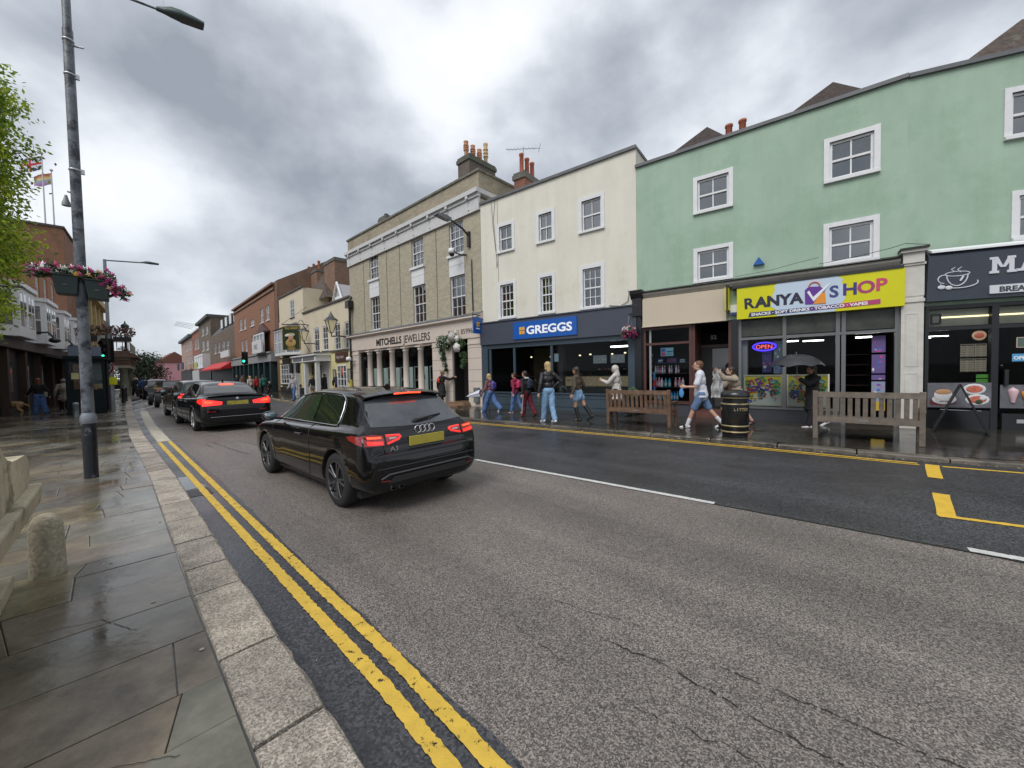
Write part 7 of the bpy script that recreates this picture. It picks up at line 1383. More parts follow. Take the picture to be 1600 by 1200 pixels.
# ---- the black hatchback in front
blk=carpaint('black_car_paint',(.004,.004,.0055))
c=Car('glossy black three-door hatchback nearest the camera',HATCH,(1.0,.965,1.0),(-1.60,5.25),HD,blk,wr=.33,spokes=5)
c.patch('rear_window',[(-.69,.99),(-.3,.97),(0,.965),(.3,.97),(.69,.99),(.645,1.14),(.585,1.265),(.3,1.32),(0,1.33),(-.3,1.32),(-.585,1.265),(-.645,1.14)],'r',cglass2)
for md,sg in (('l',1),('R',-1)):
    sw=c.patch('side_window',[(1.72,.965),(2.95,.945),(2.86,1.02),(2.62,1.18),(2.36,1.29),(2.0,1.335),(1.72,1.345)],md,mat('green_tint_glass',(.018,.034,.026),.04,spec=.9,coat=.4))
    c.patch('side_window',[(1.66,.965),(1.66,1.345),(1.3,1.34),(1.1,1.32),(.98,1.27),(.92,1.16),(.90,1.05),(.92,.99),(1.0,.975)],md,cglass)
    c.line('window_trim',[(2.98,.94),(1.7,.955),(1.0,.965),(.90,.975),(.885,1.03),(.905,1.16),(.965,1.29),(1.1,1.345),(1.3,1.36),(1.72,1.365),(2.0,1.355),(2.38,1.30)],md,chrome,.009,.006)
    c.line('door_seam',[(1.62,.95),(1.56,.8),(1.55,.45),(1.6,.27)],md,dk,.004); c.line('door_seam',[(2.98,.92),(2.98,.6),(2.9,.27)],md,dk,.004); c.line('door_seam',[(1.6,.27),(2.9,.27)],md,dk,.004)
    c.patch('side_crease',[(.55,.815),(3.7,.755),(3.7,.765),(.55,.83)],md,mat('paint_highlight',(.006,.006,.008),.12,coat=1),.006)
    mb=MB(); p,n_=c.hit((c.X(1.88),9*sg,.80),(0,-sg,0)); mb.tube([(c.X(1.79),p.y+.02*sg,.80),(c.X(1.98),p.y+.025*sg,.80)],.014,8); mb.build('door_handle',blk,c.t)
    c.line('shut_line',[(.66,.80),(.70,.62),(.72,.5)] if 0 else [(.30,.72),(.42,.66),(.5,.55)],md,dk,.003)
    # tail lamp: outer part wraps the corner, inner part on the tailgate
    s1=1 if sg>0 else -1
    lamp=c.patch('tail_lamp',[(.835*s1,.80),(.60*s1,.785),(.60*s1,.895),(.70*s1,.915),(.83*s1,.91)],'r',redd,.007)
    c.patch('tail_lamp_side',[(.10,.80),(.40,.855),(.46,.885),(.36,.905),(.12,.90)],md,redd,.007,par=lamp)
    lamp2=c.patch('tail_lamp',[(.575*s1,.785),(.40*s1,.825),(.355*s1,.865),(.375*s1,.895),(.575*s1,.905)],'r',redd,.007)
    c.patch('lit_element',[(.79*s1,.875),(.63*s1,.865),(.63*s1,.885),(.79*s1,.895)],'r',redb,.010,par=lamp); c.patch('lit_element',[(.80*s1,.815),(.62*s1,.80),(.62*s1,.83),(.80*s1,.85)],'r',redl,.010,par=lamp)
    c.line('lit_element',[(.56*s1,.89),(.40*s1,.88),(.375*s1,.862),(.41*s1,.84),(.56*s1,.805)],'r',redl,.009,.010,par=lamp2); c.patch('reversing_lamp',[(.53*s1,.845),(.44*s1,.85),(.44*s1,.862),(.53*s1,.865)],'r',mat('clear_lamp',(.5,.45,.45),.2),.010,par=lamp2)
    c.patch('bumper_reflector',[(.70*s1,.40),(.52*s1,.38),(.52*s1,.395),(.70*s1,.415)],'r',redd,.006)
    c.mirror_(2.78,1.0,sg)
c.line('tailgate_seam',[(-.62,.78),(-.60,.70),(-.5,.695),(.5,.695),(.60,.70),(.62,.78)],'r',dk,.004); c.line('tailgate_seam',[(.60,.92),(.66,1.0)],'r',dk,.004); c.line('tailgate_seam',[(-.60,.92),(-.66,1.0)],'r',dk,.004)
c.patch('diffuser',[(-.62,.37),(.62,.37),(.55,.44),(-.55,.44)],'r',plast,.01); c.line('bumper_blade',[(-.70,.43),(-.6,.47),(.6,.47),(.70,.43)],'r',mat('dark_silver_trim',(.12,.12,.125),.3,.6),.010,.008); c.line('bumper_crease',[(-.74,.54),(.74,.54)],'r',mat('paint_highlight',(.006,.006,.008),.12,coat=1),.006,.002)
p,_n=c.hit((-9,0,.8),(1,0,0)); pl=MB(); pl.box(p.x-.02,p.x-.004,-.26,.26,.735,.85); pl.build('number_plate',platem,c.t,bevel=.004)
p,_n=c.hit((-9,0,.915),(1,0,0)); em=MB()
for k in range(4): em.tube([(p.x-.012+.006*math.sin(a)*.5,-.102+.068*k+.045*math.cos(a),.918+.045*math.sin(a)) for a in [2*PI*i/20 for i in range(21)]],.0065,6,caps=False)
em.build('rings_emblem',chrome,c.t)
p,_n=c.hit((-9,.47,.735),(1,0,0)); text(c.t,'model_lettering','A3',.075,.0,0,0,chrome,.004,.002,1.25,M=Matrix.Translation((p.x-.006,.52,.715))@Matrix.Rotation(R(-90),4,'Z'))
sp=MB(); n=12; yy_=[-.585+1.17*k/n for k in range(n+1)]; cz=lambda y: .045*(abs(y)/.58)**2.2
vs=[]
for y in yy_: k_=cz(y); vs+=[(c.X(.86),y*.985,1.408-k_),(c.X(.62),y*.985,1.394-k_),(c.X(.485+.05*(y/.585)**2),y*.97,1.366-k_),(c.X(.495+.05*(y/.585)**2),y*.97,1.345-k_),(c.X(.66),y*.96,1.335-k_)]
sp.add(vs,[(a*5+b,(a+1)*5+b,(a+1)*5+(b+1)%5,a*5+(b+1)%5) for a in range(n) for b in range(5)],0,False); sp.add(vs[:5],[(0,1,2,3,4)]); sp.add(vs[-5:],[(4,3,2,1,0)]); spo=sp.build('spoiler',blk,c.t)
mb=MB(); mb.tube([(c.X(.483),-.2,1.350),(c.X(.477),0,1.356),(c.X(.483),.2,1.350)],.010,6); mb.build('high_brake_lamp',redb,spo)
mb=MB(); q1,n1=c.hit((-9,.05,1.02),(1,0,0)); q2,n2=c.hit((-9,-.36,1.06),(1,0,0)); mb.tube([q1+Vector((-.03,0,0)),(q1+q2)/2+Vector((-.045,0,.01)),q2+Vector((-.02,0,0))],[.02,.014,.008],6); mb.ball(q1+Vector((-.02,.03,-.01)),(.03,.05,.035)); mb.build('rear_wiper',plast,c.t)
mb=MB(); mb.prism([(c.X(.92),1.40),(c.X(.92),1.465),(c.X(.98),1.47),(c.X(1.08),1.415)],'y',-.012,.012); mb.build('aerial_fin',blk,c.t,bevel=.004)
mb=MB()
for y in (.42,.52): mb.lathe([(.032,0),(.04,.0),(.04,.09),(.032,.09)],(0,0,0),14,caps=False,M=Matrix.Translation((c.X(.01),y,.31))@Matrix.Rotation(R(90),4,'Y'))
mb.build('exhaust',mat('dark_chrome',(.15,.15,.15),.25,1),c.t)
c.patch('windscreen',[(-.6,1.03),(.6,1.03),(.5,1.32),(-.5,1.32)],'f',cglass)
c.patch('headlamp',[(.45,.62),(.70,.66),(.72,.74),(.5,.72)],'f',mat('clear_lamp',(.5,.45,.45),.2)); c.patch('headlamp',[(-.45,.62),(-.70,.66),(-.72,.74),(-.5,.72)],'f',mat('clear_lamp',(.5,.45,.45),.2)); c.patch('grille',[(-.35,.35),(.35,.35),(.4,.58),(-.4,.58)],'f',plast)
mb=MB(); mb.box(c.X(.35),c.X(3.9),-.74,.74,.16,.24); mb.build('underbody',plast,c.t)
# ---- the black saloon ahead
silver=mat('silver_rim',(.45,.46,.47),.25,.8)
b=Car('black saloon car with glowing red tail lamps behind the grey hatchback',SEDAN,(1,.99,1.0),(-9.02,12.22),HD,carpaint('black_saloon_paint',(.006,.006,.008)),wr=.35,wb=(1.02,4.09),rimcol=silver,spokes=12)
b.patch('rear_window',[(-.66,1.11),(0,1.125),(.66,1.11),(.60,1.28),(.52,1.385),(0,1.42),(-.52,1.385),(-.60,1.28)],'r',cglass2)
for md,sg in (('l',1),('R',-1)):
    b.patch('side_window',[(1.35,1.02),(1.95,1.01),(1.95,1.40),(1.75,1.39),(1.45,1.29)],md,cglass); b.patch('side_window',[(2.0,1.01),(2.72,.995),(2.72,1.415),(2.0,1.405)],md,cglass); b.patch('side_window',[(2.78,.99),(3.6,.97),(3.35,1.15),(3.05,1.33),(2.78,1.405)],md,cglass)
    b.line('window_trim',[(3.65,.955),(1.25,1.0),(1.2,1.05),(1.45,1.33),(1.85,1.425),(2.7,1.435),(3.1,1.36)],md,chrome,.008,.005); b.line('door_seam',[(1.98,1.0),(1.9,.6),(1.75,.45),(1.75,.3)],md,dk,.004); b.line('door_seam',[(2.75,.98),(2.72,.3)],md,dk,.004)
    for x in (2.1,2.95): mb=MB(); p,n_=b.hit((b.X(x),9*sg,.87),(0,-sg,0)); mb.tube([(b.X(x-.1),p.y+.015*sg,.87),(b.X(x+.1),p.y+.015*sg,.87)],.014,6); mb.build('door_handle',chrome,b.t)
    b.mirror_(3.45,1.05,sg); s1=sg
    lamp=b.patch('tail_lamp',[(.86*s1,.78),(.40*s1,.80),(.38*s1,.885),(.60*s1,.93),(.84*s1,.975)],'r',redl,.008); b.patch('tail_lamp_side',[(.08,.83),(.38,.90),(.36,.96),(.08,.985)],md,redl,.007,par=lamp); b.patch('lit_element',[(.80*s1,.86),(.62*s1,.85),(.62*s1,.895),(.80*s1,.93)],'r',redb,.012,par=lamp)
    b.patch('bumper_reflector',[(.76*s1,.60),(.55*s1,.59),(.55*s1,.615),(.76*s1,.63)],'r',redd,.006)
p,_n=b.hit((-9,0,.85),(1,0,0)); pl=MB(); pl.box(p.x-.02,p.x-.005,-.27,.27,.79,.905); pl.build('number_plate',platem,b.t,bevel=.004)
p,_n=b.hit((-9,0,.985),(1,0,0)); mb=MB(); mb.ball((p.x-.006,0,.975),(.01,.042,.042),14,8); mb.build('badge',mat('badge_pale',(.5,.55,.65),.3),b.t)
b.patch('high_brake_lamp',[(-.22,1.375),(-.15,1.355),(.15,1.355),(.22,1.375),(.12,1.405),(-.12,1.405)],'r',redb,.006); b.line('chrome_strip',[(-.68,.45),(.68,.45)],'r',chrome,.006,.006); b.line('bootlid_seam',[(-.4,.78),(-.4,.72),(.4,.72),(.4,.78)],'r',dk,.004)
mb=MB(); mb.prism([(b.X(.03),1.075),(b.X(.20),1.08),(b.X(.2),1.095),(b.X(.0),1.095)],'y',-.70,.70); mb.build('spoiler',b.paint,b.t,bevel=.004); mb=MB(); mb.prism([(b.X(1.7),1.46),(b.X(1.72),1.54),(b.X(1.78),1.54),(b.X(1.92),1.48)],'y',-.012,.012); mb.build('aerial_fin',b.paint,b.t); mb=MB(); mb.box(b.X(.35),b.X(4.6),-.8,.8,.17,.26); mb.build('underbody',plast,b.t)
b.patch('windscreen',[(-.68,1.05),(.68,1.05),(.55,1.38),(-.55,1.38)],'f',cglass)
# ---- the queue beyond
def small(label,sc,pos,col,lampm,head=HD,plate=True,glass=cglass,rot=0):
    k=Car(label,HATCH,sc,pos,head,carpaint('paint_%s'%label[:8].replace(' ','_'),col,0,.25),wr=.32*sc[2],lite=True,rimcol=silver)
    k.patch('rear_window',[(-.58,1.0),(.58,1.0),(.51,1.28),(-.51,1.28)],'r',glass)
    for md,s1 in (('l',1),('R',-1)):
        k.patch('side_window',[(1.72,.97),(2.9,.955),(2.62,1.18),(2.36,1.28),(1.72,1.33)],md,cglass); k.patch('side_window',[(1.66,.97),(1.66,1.33),(1.2,1.31),(.95,1.15),(.95,1.0)],md,cglass)
        k.patch('tail_lamp',[(.83*s1,.80),(.58*s1,.80),(.54*s1,.93),(.80*s1,.95)],'r',lampm,.008); k.mirror_(2.75,1.0,s1)
    if plate: k.patch('number_plate',[(-.26,.72),(.26,.72),(.26,.83),(-.26,.83)],'r',platem,.012)
    k.patch('windscreen',[(-.58,1.03),(.58,1.03),(.5,1.31),(-.5,1.31)],'f',cglass); return k
small('dark teal hatchback in the queue ahead of the black saloon',(.98,.98,1.06),(-12.55,15.5),(.012,.03,.034),redl)
small('grey estate car with pale roof rails in the queue ahead of the teal hatchback',(1.12,1.03,1.12),(-19.3,22.0),(.06,.065,.075),redd,glass=cglass2)
small('small black car fourth in the queue along the left lane',(1,.97,1.08),(-28.3,30.6),(.008,.008,.01),redd)
small('silver car furthest along the queue in the left lane',(1,.97,1.04),(-39.0,41.2),(.35,.36,.37),redd)
small('dark parked car side-on in front of the far hedge',(1.05,1,1),(-57,57.5),(.01,.014,.016),redd,head=HD+R(85))
# ================================================================ PEOPLE
skin=mat('skin',(.50,.30,.22),.55,var=.06,vs=10); skin_d=mat('skin_warm',(.42,.23,.15),.55,var=.06,vs=10)
def cloth(name,c,**k): return mat('cloth_'+name,c,.85,var=k.get('var',.14),vs=k.get('vs',7),bump=.35,bs=18)
def rotx(v,a): return Vector((v[0],v[1]*math.cos(a)-v[2]*math.sin(a),v[1]*math.sin(a)+v[2]*math.cos(a)))
def person(label,pos,head,h,legs=((20,10),(-22,25)),arms=((-15,20,8),(15,25,8)),top=('jacket',None),bot=('trousers',None),shoe=None,hair=('short',None),sk=None,lean=3,yaw=0,look=0,vox=.011,group=None,face=True,z=.09,wide=1.):
    """standing or walking figure built along a posed skeleton; local +y is forward, +x its right side"""
    sk=sk or skin; t=thing('person',label,'person',(pos[0],pos[1],z),0,group); t.rotation_euler.z=math.atan2(head[1],head[0])-PI/2
    s=h
    # hips height follows the legs so that the lowest foot stands on the ground
    def leg(sw,kn):
        th=Vector((0,math.sin(R(sw)),-math.cos(R(sw))))*.245; a=sw-kn; shn=Vector((0,math.sin(R(a)),-math.cos(R(a))))*.235; return th,shn
    L=[leg(*legs[0]),leg(*legs[1])]; drop=min((a+b).z for a,b in L)-.042; hz=-drop
    J={}; ln=R(-lean)
    up=lambda zz_,x=0,y=0: rotx(Vector((x,y,zz_)),ln)+Vector((0,0,hz))
    J['pel']=up(0); J['wa']=up(.085); J['ch']=up(.19); J['sh']=up(.275); J['nk']=up(.315,0,.005); J['hd']=up(.395,0,.015)
    body=MB(); K=lambda v: tuple(Vector(v)*s); HS=1.12
    C=lambda mb,p,q,a,b: mb.cap(K(p),K(q),a*s,b*s)
    def torso(mb,g,wd=1.):
        for (p,r1,r2) in ((J['pel'],.087,.06),(J['wa'],.073,.052),(J['ch'],.090,.060),(J['sh']-Vector((0,0,.02)),.085,.050)): mb.ball(K(p),((r1+g)*s*wd,(r2+g)*s,(.075+g)*s),16,10)
        C(mb,J['sh']+Vector((-.07*wd,0,-.008)),J['sh']+Vector((.07*wd,0,-.008)),.033+g,.033+g)
    torso(body,0,wide); C(body,J['sh'],J['nk'],.03,.027); C(body,J['nk'],J['hd'],.027,.028)
    # head: skull, jaw, nose, ears
    hd=MB(); q=J['hd']; body.ball(K(q+Vector((0,0,.015))),(.044*s*HS,.055*s*HS,.052*s*HS),18,12); body.ball(K(q+Vector((0,.012,-.025))),(.036*s*HS,.042*s*HS,.037*s*HS),14,8); body.ball(K(q+Vector((0,.065,-.004))),(.008*s,.012*s,.012*s),8,6); body.ball(K(q+Vector((0,.056,-.036))),(.013*s,.008*s,.006*s),8,6)
    for sx in (-1,1): body.ball(K(q+Vector((sx*.051,-.002,0))),(.006*s,.012*s,.017*s),8,6)
    toes=[]; hips=[]
    for i,sx in enumerate((-1,1)):
        hp=J['pel']+Vector((sx*.050*wide,0,-.01)); kn=hp+L[i][0]; an=kn+L[i][1]; fa=R((legs[i][0]-legs[i][1])*.6) if an.z>.055 else 0; tv=Vector((sx*.012,math.cos(fa),math.sin(fa)-.12)).normalized()
        C(body,hp,kn,.052,.034); C(body,kn,an,.034,.021); C(body,kn+L[i][1]*.1,kn+L[i][1]*.5,.034,.028); C(body,an-tv*.02+Vector((0,0,-.015)),an+tv*.085+Vector((0,0,-.018)),.022,.016); toes.append((an,tv)); hips.append((hp,kn))
    arm=[]
    for i,sx in enumerate((-1,1)):
        sw,el,ab=arms[i][:3]; shp=J['sh']+Vector((sx*.105*wide,0,-.012)); ua=Vector((sx*math.sin(R(ab)),math.sin(R(sw))*math.cos(R(ab)),-math.cos(R(sw))*math.cos(R(ab))))*.165
        fdir=rotx(ua.normalized(),R(el)); fdir=Vector((fdir.x-sx*(.35 if el>60 else .05),fdir.y,fdir.z)).normalized(); eb=shp+ua
        if len(arms[i])>3: fdir=(J['pel']+Vector((sx*.09,.03,.05))-eb).normalized()
        wr_=eb+fdir*.14; C(body,shp,eb,.031,.024); C(body,eb,wr_,.024,.016)
        # palm and five fingers, gently curled
        pe=wr_+fdir*.045; sidev=Vector((0,1,0)) if abs(fdir.y)<.8 else Vector((0,0,1)); sidev=(sidev-fdir*sidev.dot(fdir)).normalized(); inn=fdir.cross(sidev)*sx*-1
        C(body,wr_,pe,.015,.014); C(body,wr_+sidev*.012,pe+sidev*.014,.011,.010); C(body,wr_-sidev*.01,pe-sidev*.014,.011,.010)
        for f_ in range(4):
            o=pe+sidev*(.019-.0125*f_); l_=(.038,.043,.040,.032)[f_]; k1=o+fdir*l_*.55+inn*.004; k2=k1+fdir*l_*.4+inn*.014; C(body,o,k1,.0062,.0056); C(body,k1,k2,.0056,.0048)
        o=wr_+fdir*.015+sidev*.018; C(body,o,o+fdir*.022+sidev*.018,.0075,.0065); C(body,o+fdir*.022+sidev*.018,o+fdir*.045+sidev*.02+inn*.006,.0065,.0055); arm.append((shp,eb,wr_,pe,fdir,sx))
    bo=body.build('body',sk,t,remesh=max(.0075,vox*.8),smooth=2)
    if face:
        for sx in (-1,1): e_=MB(); e_.ball(K(q+Vector((sx*.020,.056,.008))),.0052*s,8,6); e_.build('eye',mat('eye_dark',(.02,.015,.012),.3),t)
    # clothes
    kind,cm=top; mb=MB(); g=.012
    if kind:
        torso(mb,g,wide) if kind!='crop' else [mb.ball(K(p),((r1+g)*s*wide,(r2+g)*s,(.07+g)*s),16,10) for p,r1,r2 in ((J['wa'],.070,.050),(J['ch'],.090,.060),(J['sh']-Vector((0,0,.02)),.085,.050))]; lo={'jacket':.02,'tshirt':-.04,'hoodie':-.01,'long':-.16,'coat':-.22,'crop':.045,'loose':.0}[kind] if kind in('jacket','tshirt','hoodie','long','coat','crop','loose') else 0
        if kind in('long','coat','hoodie','tshirt','loose'):
            bz=J['pel']+Vector((0,0,lo)); C(mb,J['wa']+Vector((0,0,-.02)),bz+Vector((0,0,.02)),.085,.088+(-lo)*.15); mb.ball(K(bz),((.098-lo*.22)*s*wide,(.078-lo*.2)*s,.03*s),16,8); mb.ball(K((J['pel']+bz)/2),((.097-lo*.1)*s*wide,(.076-lo*.1)*s,(.05-lo*.4)*s),16,8)
        for i,(shp,eb,wr_,pe,fd,sx) in enumerate(arm):
            fat={'coat':.010,'hoodie':.008,'loose':.012,'long':.008,'tshirt':.008}.get(kind,.002)
            if kind=='tshirt': C(mb,shp,shp.lerp(eb,.72),.042+fat*.6,.036+fat)
            elif kind=='crop' : C(mb,shp,eb,.038,.033); C(mb,eb,wr_,.033,.024)
            else: C(mb,shp,eb,.040+fat,.034+fat); C(mb,eb,eb.lerp(wr_,.96),.034+fat,.024+fat)
        if kind in ('hoodie',) or (kind=='coat' and hair[0]=='hood') or hair[0]=='hoodup': C(mb,J['sh']+Vector((-.03,-.035,.02)),J['sh']+Vector((.03,-.035,.02)),.036,.036)
        C(mb,J['sh'],J['nk']+Vector((0,0,-.012)),.045,.036)
        mb.build({'tshirt':'shirt','crop':'jacket','loose':'sweater','long':'coat'}.get(kind,kind),cm,t,remesh=vox,smooth=3,crease=.011 if face else .006)
    kind2,bm_=bot; mb=MB()
    if kind2:
        g2={'jeans':.009,'wide':.026,'trousers':.012,'shorts':.008,'skirt':.02,'slim':.006}[kind2]
        mb.ball(K(J['pel']),((.092+g2*.5)*s*wide,(.066+g2*.4)*s,.07*s),16,8)
        for i,(hp,kn) in enumerate(hips):
            an,tv=toes[i]
            if kind2 in('shorts','skirt'): C(mb,hp,hp.lerp(kn,.84 if kind2=='shorts' else .42),.060+g2*.4,.043+g2)
            else: C(mb,hp,kn,.058+g2*.4,.042+g2); C(mb,kn,kn.lerp(an,.93),.042+g2,.032+g2*1.25)
        if kind2=='skirt': C(mb,J['pel'],J['pel']+Vector((0,0,-.07)),.085,.098)
        mb.build({'wide':'jeans','slim':'trousers'}.get(kind2,kind2),bm_,t,remesh=vox,smooth=2,crease=.010 if face else .006)
    if shoe:
        sm_,boot=shoe
        for i,(an,tv) in enumerate(toes):
            mb=MB(); kn=hips[i][1]
            C(mb,an-tv*.025+Vector((0,0,-.018)),an+tv*.095+Vector((0,0,-.024)),.024,.0205); C(mb,an,an-tv*.01+Vector((0,0,-.02)),.028,.026)
            if boot: C(mb,an,kn.lerp(an,boot),.031,.040)
            mb.build('boot' if boot else 'shoe',sm_,t,remesh=vox*.85,smooth=1)
    hk,hm=hair; mb=MB(); q=J['hd']
    if hk=='short': mb.ball(K(q+Vector((0,-.010,.024))),(.053*s,.061*s,.056*s),16,10); mb.ball(K(q+Vector((0,-.03,-.002))),(.046*s,.034*s,.038*s),12,8)
    elif hk in('long','bob','bun'):
        mb.ball(K(q+Vector((0,-.010,.022))),(.057*s,.064*s,.060*s),16,10); e={'long':.17,'bob':.07,'bun':.03}[hk]; C(mb,q+Vector((0,-.035,0)),q+Vector((0,-.05,-e)),.045,.036 if hk!='bun' else .02); C(mb,q+Vector((-.036,-.012,.0)),q+Vector((-.042,-.02,-e*.7)),.018,.014); C(mb,q+Vector((.036,-.012,.0)),q+Vector((.042,-.02,-e*.7)),.018,.014)
        if hk=='bun': mb.ball(K(q+Vector((0,-.05,.045))),.026*s,10,8)
    elif hk in('hood','hat'): mb.ball(K(q+Vector((0,-.010,.018))),(.063*s,.070*s,.068*s),16,10); 
    if hk=='hood': C(mb,q+Vector((0,-.03,-.01)),J['sh']+Vector((0,-.03,.01)),.052,.05)
    if hk: mb.build({'hood':'hood','hat':'hat'}.get(hk,'hair'),hm,t,remesh=vox*.8,smooth=1)
    t['_']=1; del t['_']; t_J=dict(J=J,arm=arm,hips=hips,toes=toes,s=s); return t,t_J
DL=Vector((-.80,.60)); DR=Vector((.80,-.60)); IN=Vector((.6,.8)); OUT=Vector((-.6,-.8))
blond=mat('hair_blond',(.42,.30,.14),.6,var=.2,vs=30); dkb=mat('hair_dark_brown',(.03,.018,.012),.5,var=.3,vs=30); brn=mat('hair_brown',(.12,.06,.03),.55,var=.3,vs=30); lbr=mat('hair_light_brown',(.22,.14,.07),.6,var=.2,vs=30); aub=mat('hair_auburn',(.20,.055,.02),.5,var=.3,vs=30); gry=mat('hair_grey',(.3,.29,.28),.6)
blackc=cloth('black',(.012,.012,.014)); denim=cloth('blue_denim',(.075,.15,.33)); denl=cloth('light_denim',(.20,.34,.52)); whs=mat('white_shoe_leather',(.65,.66,.68),.5); navyc=cloth('navy',(.02,.025,.05))
def carry(t,kind,name,fn,m,remesh=None,label=None,cat=None,bevel=0):
    """a carried thing is its own top-level object placed from the holder's frame"""
    mb=MB(); fn(mb); o=mb.build(name,m,None,remesh=remesh,bevel=bevel); o.location=t.location; o.rotation_euler=t.rotation_euler; return tag(o,label,cat)
def backpack(t,i,label,m,m2,sc=1.,low=0):
    """rucksack hung on the back"""
    J,s=i['J'],i['s']; c=(J['ch']+Vector((0,-.115,.005-low)))*s; r=thing('backpack',label,'backpack',t.location,t.rotation_euler.z)
    mb=MB(); mb.ball(c,(.085*s*sc,.055*s*sc,.115*s*sc),16,12); mb.box(c.x-.07*s*sc,c.x+.07*s*sc,c.y-.045*s*sc,c.y+.04*s*sc,c.z-.10*s*sc,c.z+.06*s*sc); mb.build('bag_body',m,r,remesh=.012,smooth=4)
    mb=MB(); mb.ball((c.x,c.y-.055*s*sc,c.z-.045*s*sc),(.055*s*sc,.02*s*sc,.045*s*sc),12,8); mb.build('front_pocket',m2,r)
    for sx in (-1,1): mb=MB(); a=(J['sh']+Vector((sx*.062,-.055,.018)))*s; b_=(J['sh']+Vector((sx*.066,.06,-.02)))*s; top_=(J['sh']+Vector((sx*.064,0,.047)))*s; e=(J['ch']+Vector((sx*.085,.05,-.05)))*s; mb.tube([c+Vector((sx*.05*s,.03*s,.09*s)),a,top_,b_,e,c+Vector((sx*.06*s,.04*s,-.08*s))],.010*s,6,sx=1.6,sy=.5); mb.build('strap',m2,r)
    return r
# P1 at the jeweller's door
t,i=person('person in long black coat reaching for the jewellery shop door',(-3.25,17.75),(.75,.66),1.62,legs=((8,5),(-10,15)),arms=((-20,25,14),(70,40,25)),top=('coat',blackc),bot=('slim',blackc),shoe=(blackc,.45),hair=('bun',lbr),z=.13)
backpack(t,i,'small orange red backpack on the person in the black coat',cloth('orange_red',(.55,.06,.02)),cloth('dark_orange',(.3,.03,.015)),.62)
# P2 girl with umbrella
t,i=person('blonde girl in pink cardigan and wide blue jeans striding past the bakery',(-.82,14.6),DL,1.52,legs=((24,4),(-24,22)),arms=((10,35,8),(-12,30,10)),top=('jacket',cloth('dusty_pink',(.22,.09,.09))),bot=('wide',denim),shoe=(whs,0),hair=('bob',blond),lean=6,z=.1)
backpack(t,i,'violet and blue patterned backpack on the blonde girl',mat('patterned_bag',(.05,.05,.25),.6,var=.3,vs=8,stain=(.35,.2,.5),sts=16,stf=.52),cloth('bag_navy',(.03,.03,.14)),.95,.02)
um=thing('umbrella','folded white umbrella held by the blonde girl in jeans','umbrella',t.location,t.rotation_euler.z); hnd=i['arm'][0][3]*i['s']; tip=hnd+Vector((-.05,.72,-.12)); mb=MB(); n=14
a=hnd+Vector((0,-.02,.02)); ax=(tip-a).normalized(); u_=ax.orthogonal().normalized(); w_=ax.cross(u_)
rings=[]
for k in range(7):
    f=k/6; rr_=.135*(1-f)**.8+.008; rings.append([a+(tip-a)*f+(u_*math.cos(2*PI*j/n)+w_*math.sin(2*PI*j/n))*rr_*(1+.16*(j%2)) for j in range(n)])
mb.add([p for r_ in rings for p in r_],[(k*n+j,k*n+(j+1)%n,(k+1)*n+(j+1)%n,(k+1)*n+j) for k in range(6) for j in range(n)]); mb.build('canopy',mat('white_umbrella_cloth',(.62,.62,.74),.5,stain=(.35,.35,.5),sts=9,stf=.6),um)
mb=MB(); mb.tube([hnd-ax*.12,tip+ax*.06],.007,6); mb.build('shaft',galv,um)
# P3, P4 the pair
t,i=person('dark haired child in crimson jacket and blue jeans walking beside the bakery window',(.12,13.95),DL,1.50,legs=((12,4),(-14,20)),arms=((-18,15,9),(18,25,9)),top=('jacket',cloth('crimson',(.22,.02,.05))),bot=('jeans',denim),shoe=(mat('tan_shoe',(.4,.22,.15),.6),0),hair=('short',dkb),z=.1)
backpack(t,i,'pink backpack on the child in the crimson jacket',cloth('hot_pink',(.5,.03,.12)),cloth('dark_pink',(.3,.02,.08)),.9)
t,i=person('teenager in black jacket with white hood and maroon track trousers',(.50,12.75),(-.70,.71),1.56,legs=((10,2),(-12,22)),arms=((-22,20,16),(28,30,14)),top=('jacket',blackc),bot=('trousers',cloth('maroon',(.11,.008,.018))),shoe=(mat('dark_shoe',(.05,.02,.02),.5),0),hair=('short',dkb),lean=8,z=.1,wide=1.08)
J=i['J'];s_=i['s']; mb=MB(); mb.cap((J['nk']+Vector((-.04,-.035,-.01)))*s_,(J['nk']+Vector((.04,-.035,-.01)))*s_,.03*s_,.03*s_); mb.build('white_hood',cloth('hood_white',(.5,.5,.52)),t,remesh=.01)
for kk,(hp,kn) in enumerate(i['hips']): an,_=i['toes'][kk]; sx=(-1,1)[kk]; mb=MB(); mb.tube([(hp+Vector((sx*.062,0,-.02)))*s_,(kn+Vector((sx*.054,0,0)))*s_,(kn.lerp(an,.85)+Vector((sx*.046,0,0)))*s_],.007*s_,6); mb.build('side_stripe',whs,t)
backpack(t,i,'black backpack on the teenager with the white hood',navyc,blackc,.95)
# P5 tall woman
t,i=person('tall blonde woman in black leather jacket and pale blue jeans, hand on hip',(1.08,11.42),(-.35,.94),1.83,legs=((12,2),(-7,16)),arms=((-12,12,16),(-20,95,42,1)),top=('crop',mat('black_leather',(.018,.017,.02),.38,bump=.5,bs=14)),bot=('jeans',denl),shoe=(whs,0),hair=('bob',blond),lean=1,z=.085,vox=.010)
o=carry(t,0,'bottle',lambda mb: mb.lathe([(.028,0),(.032,.02),(.032,.2),(.014,.26),(.014,.3)],i['arm'][0][3]*i['s']+Vector((0,0,-.33)),10),mat('olive_bottle',(.05,.06,.03),.3),label='dark olive bottle held low by the tall blonde woman',cat='bottle')
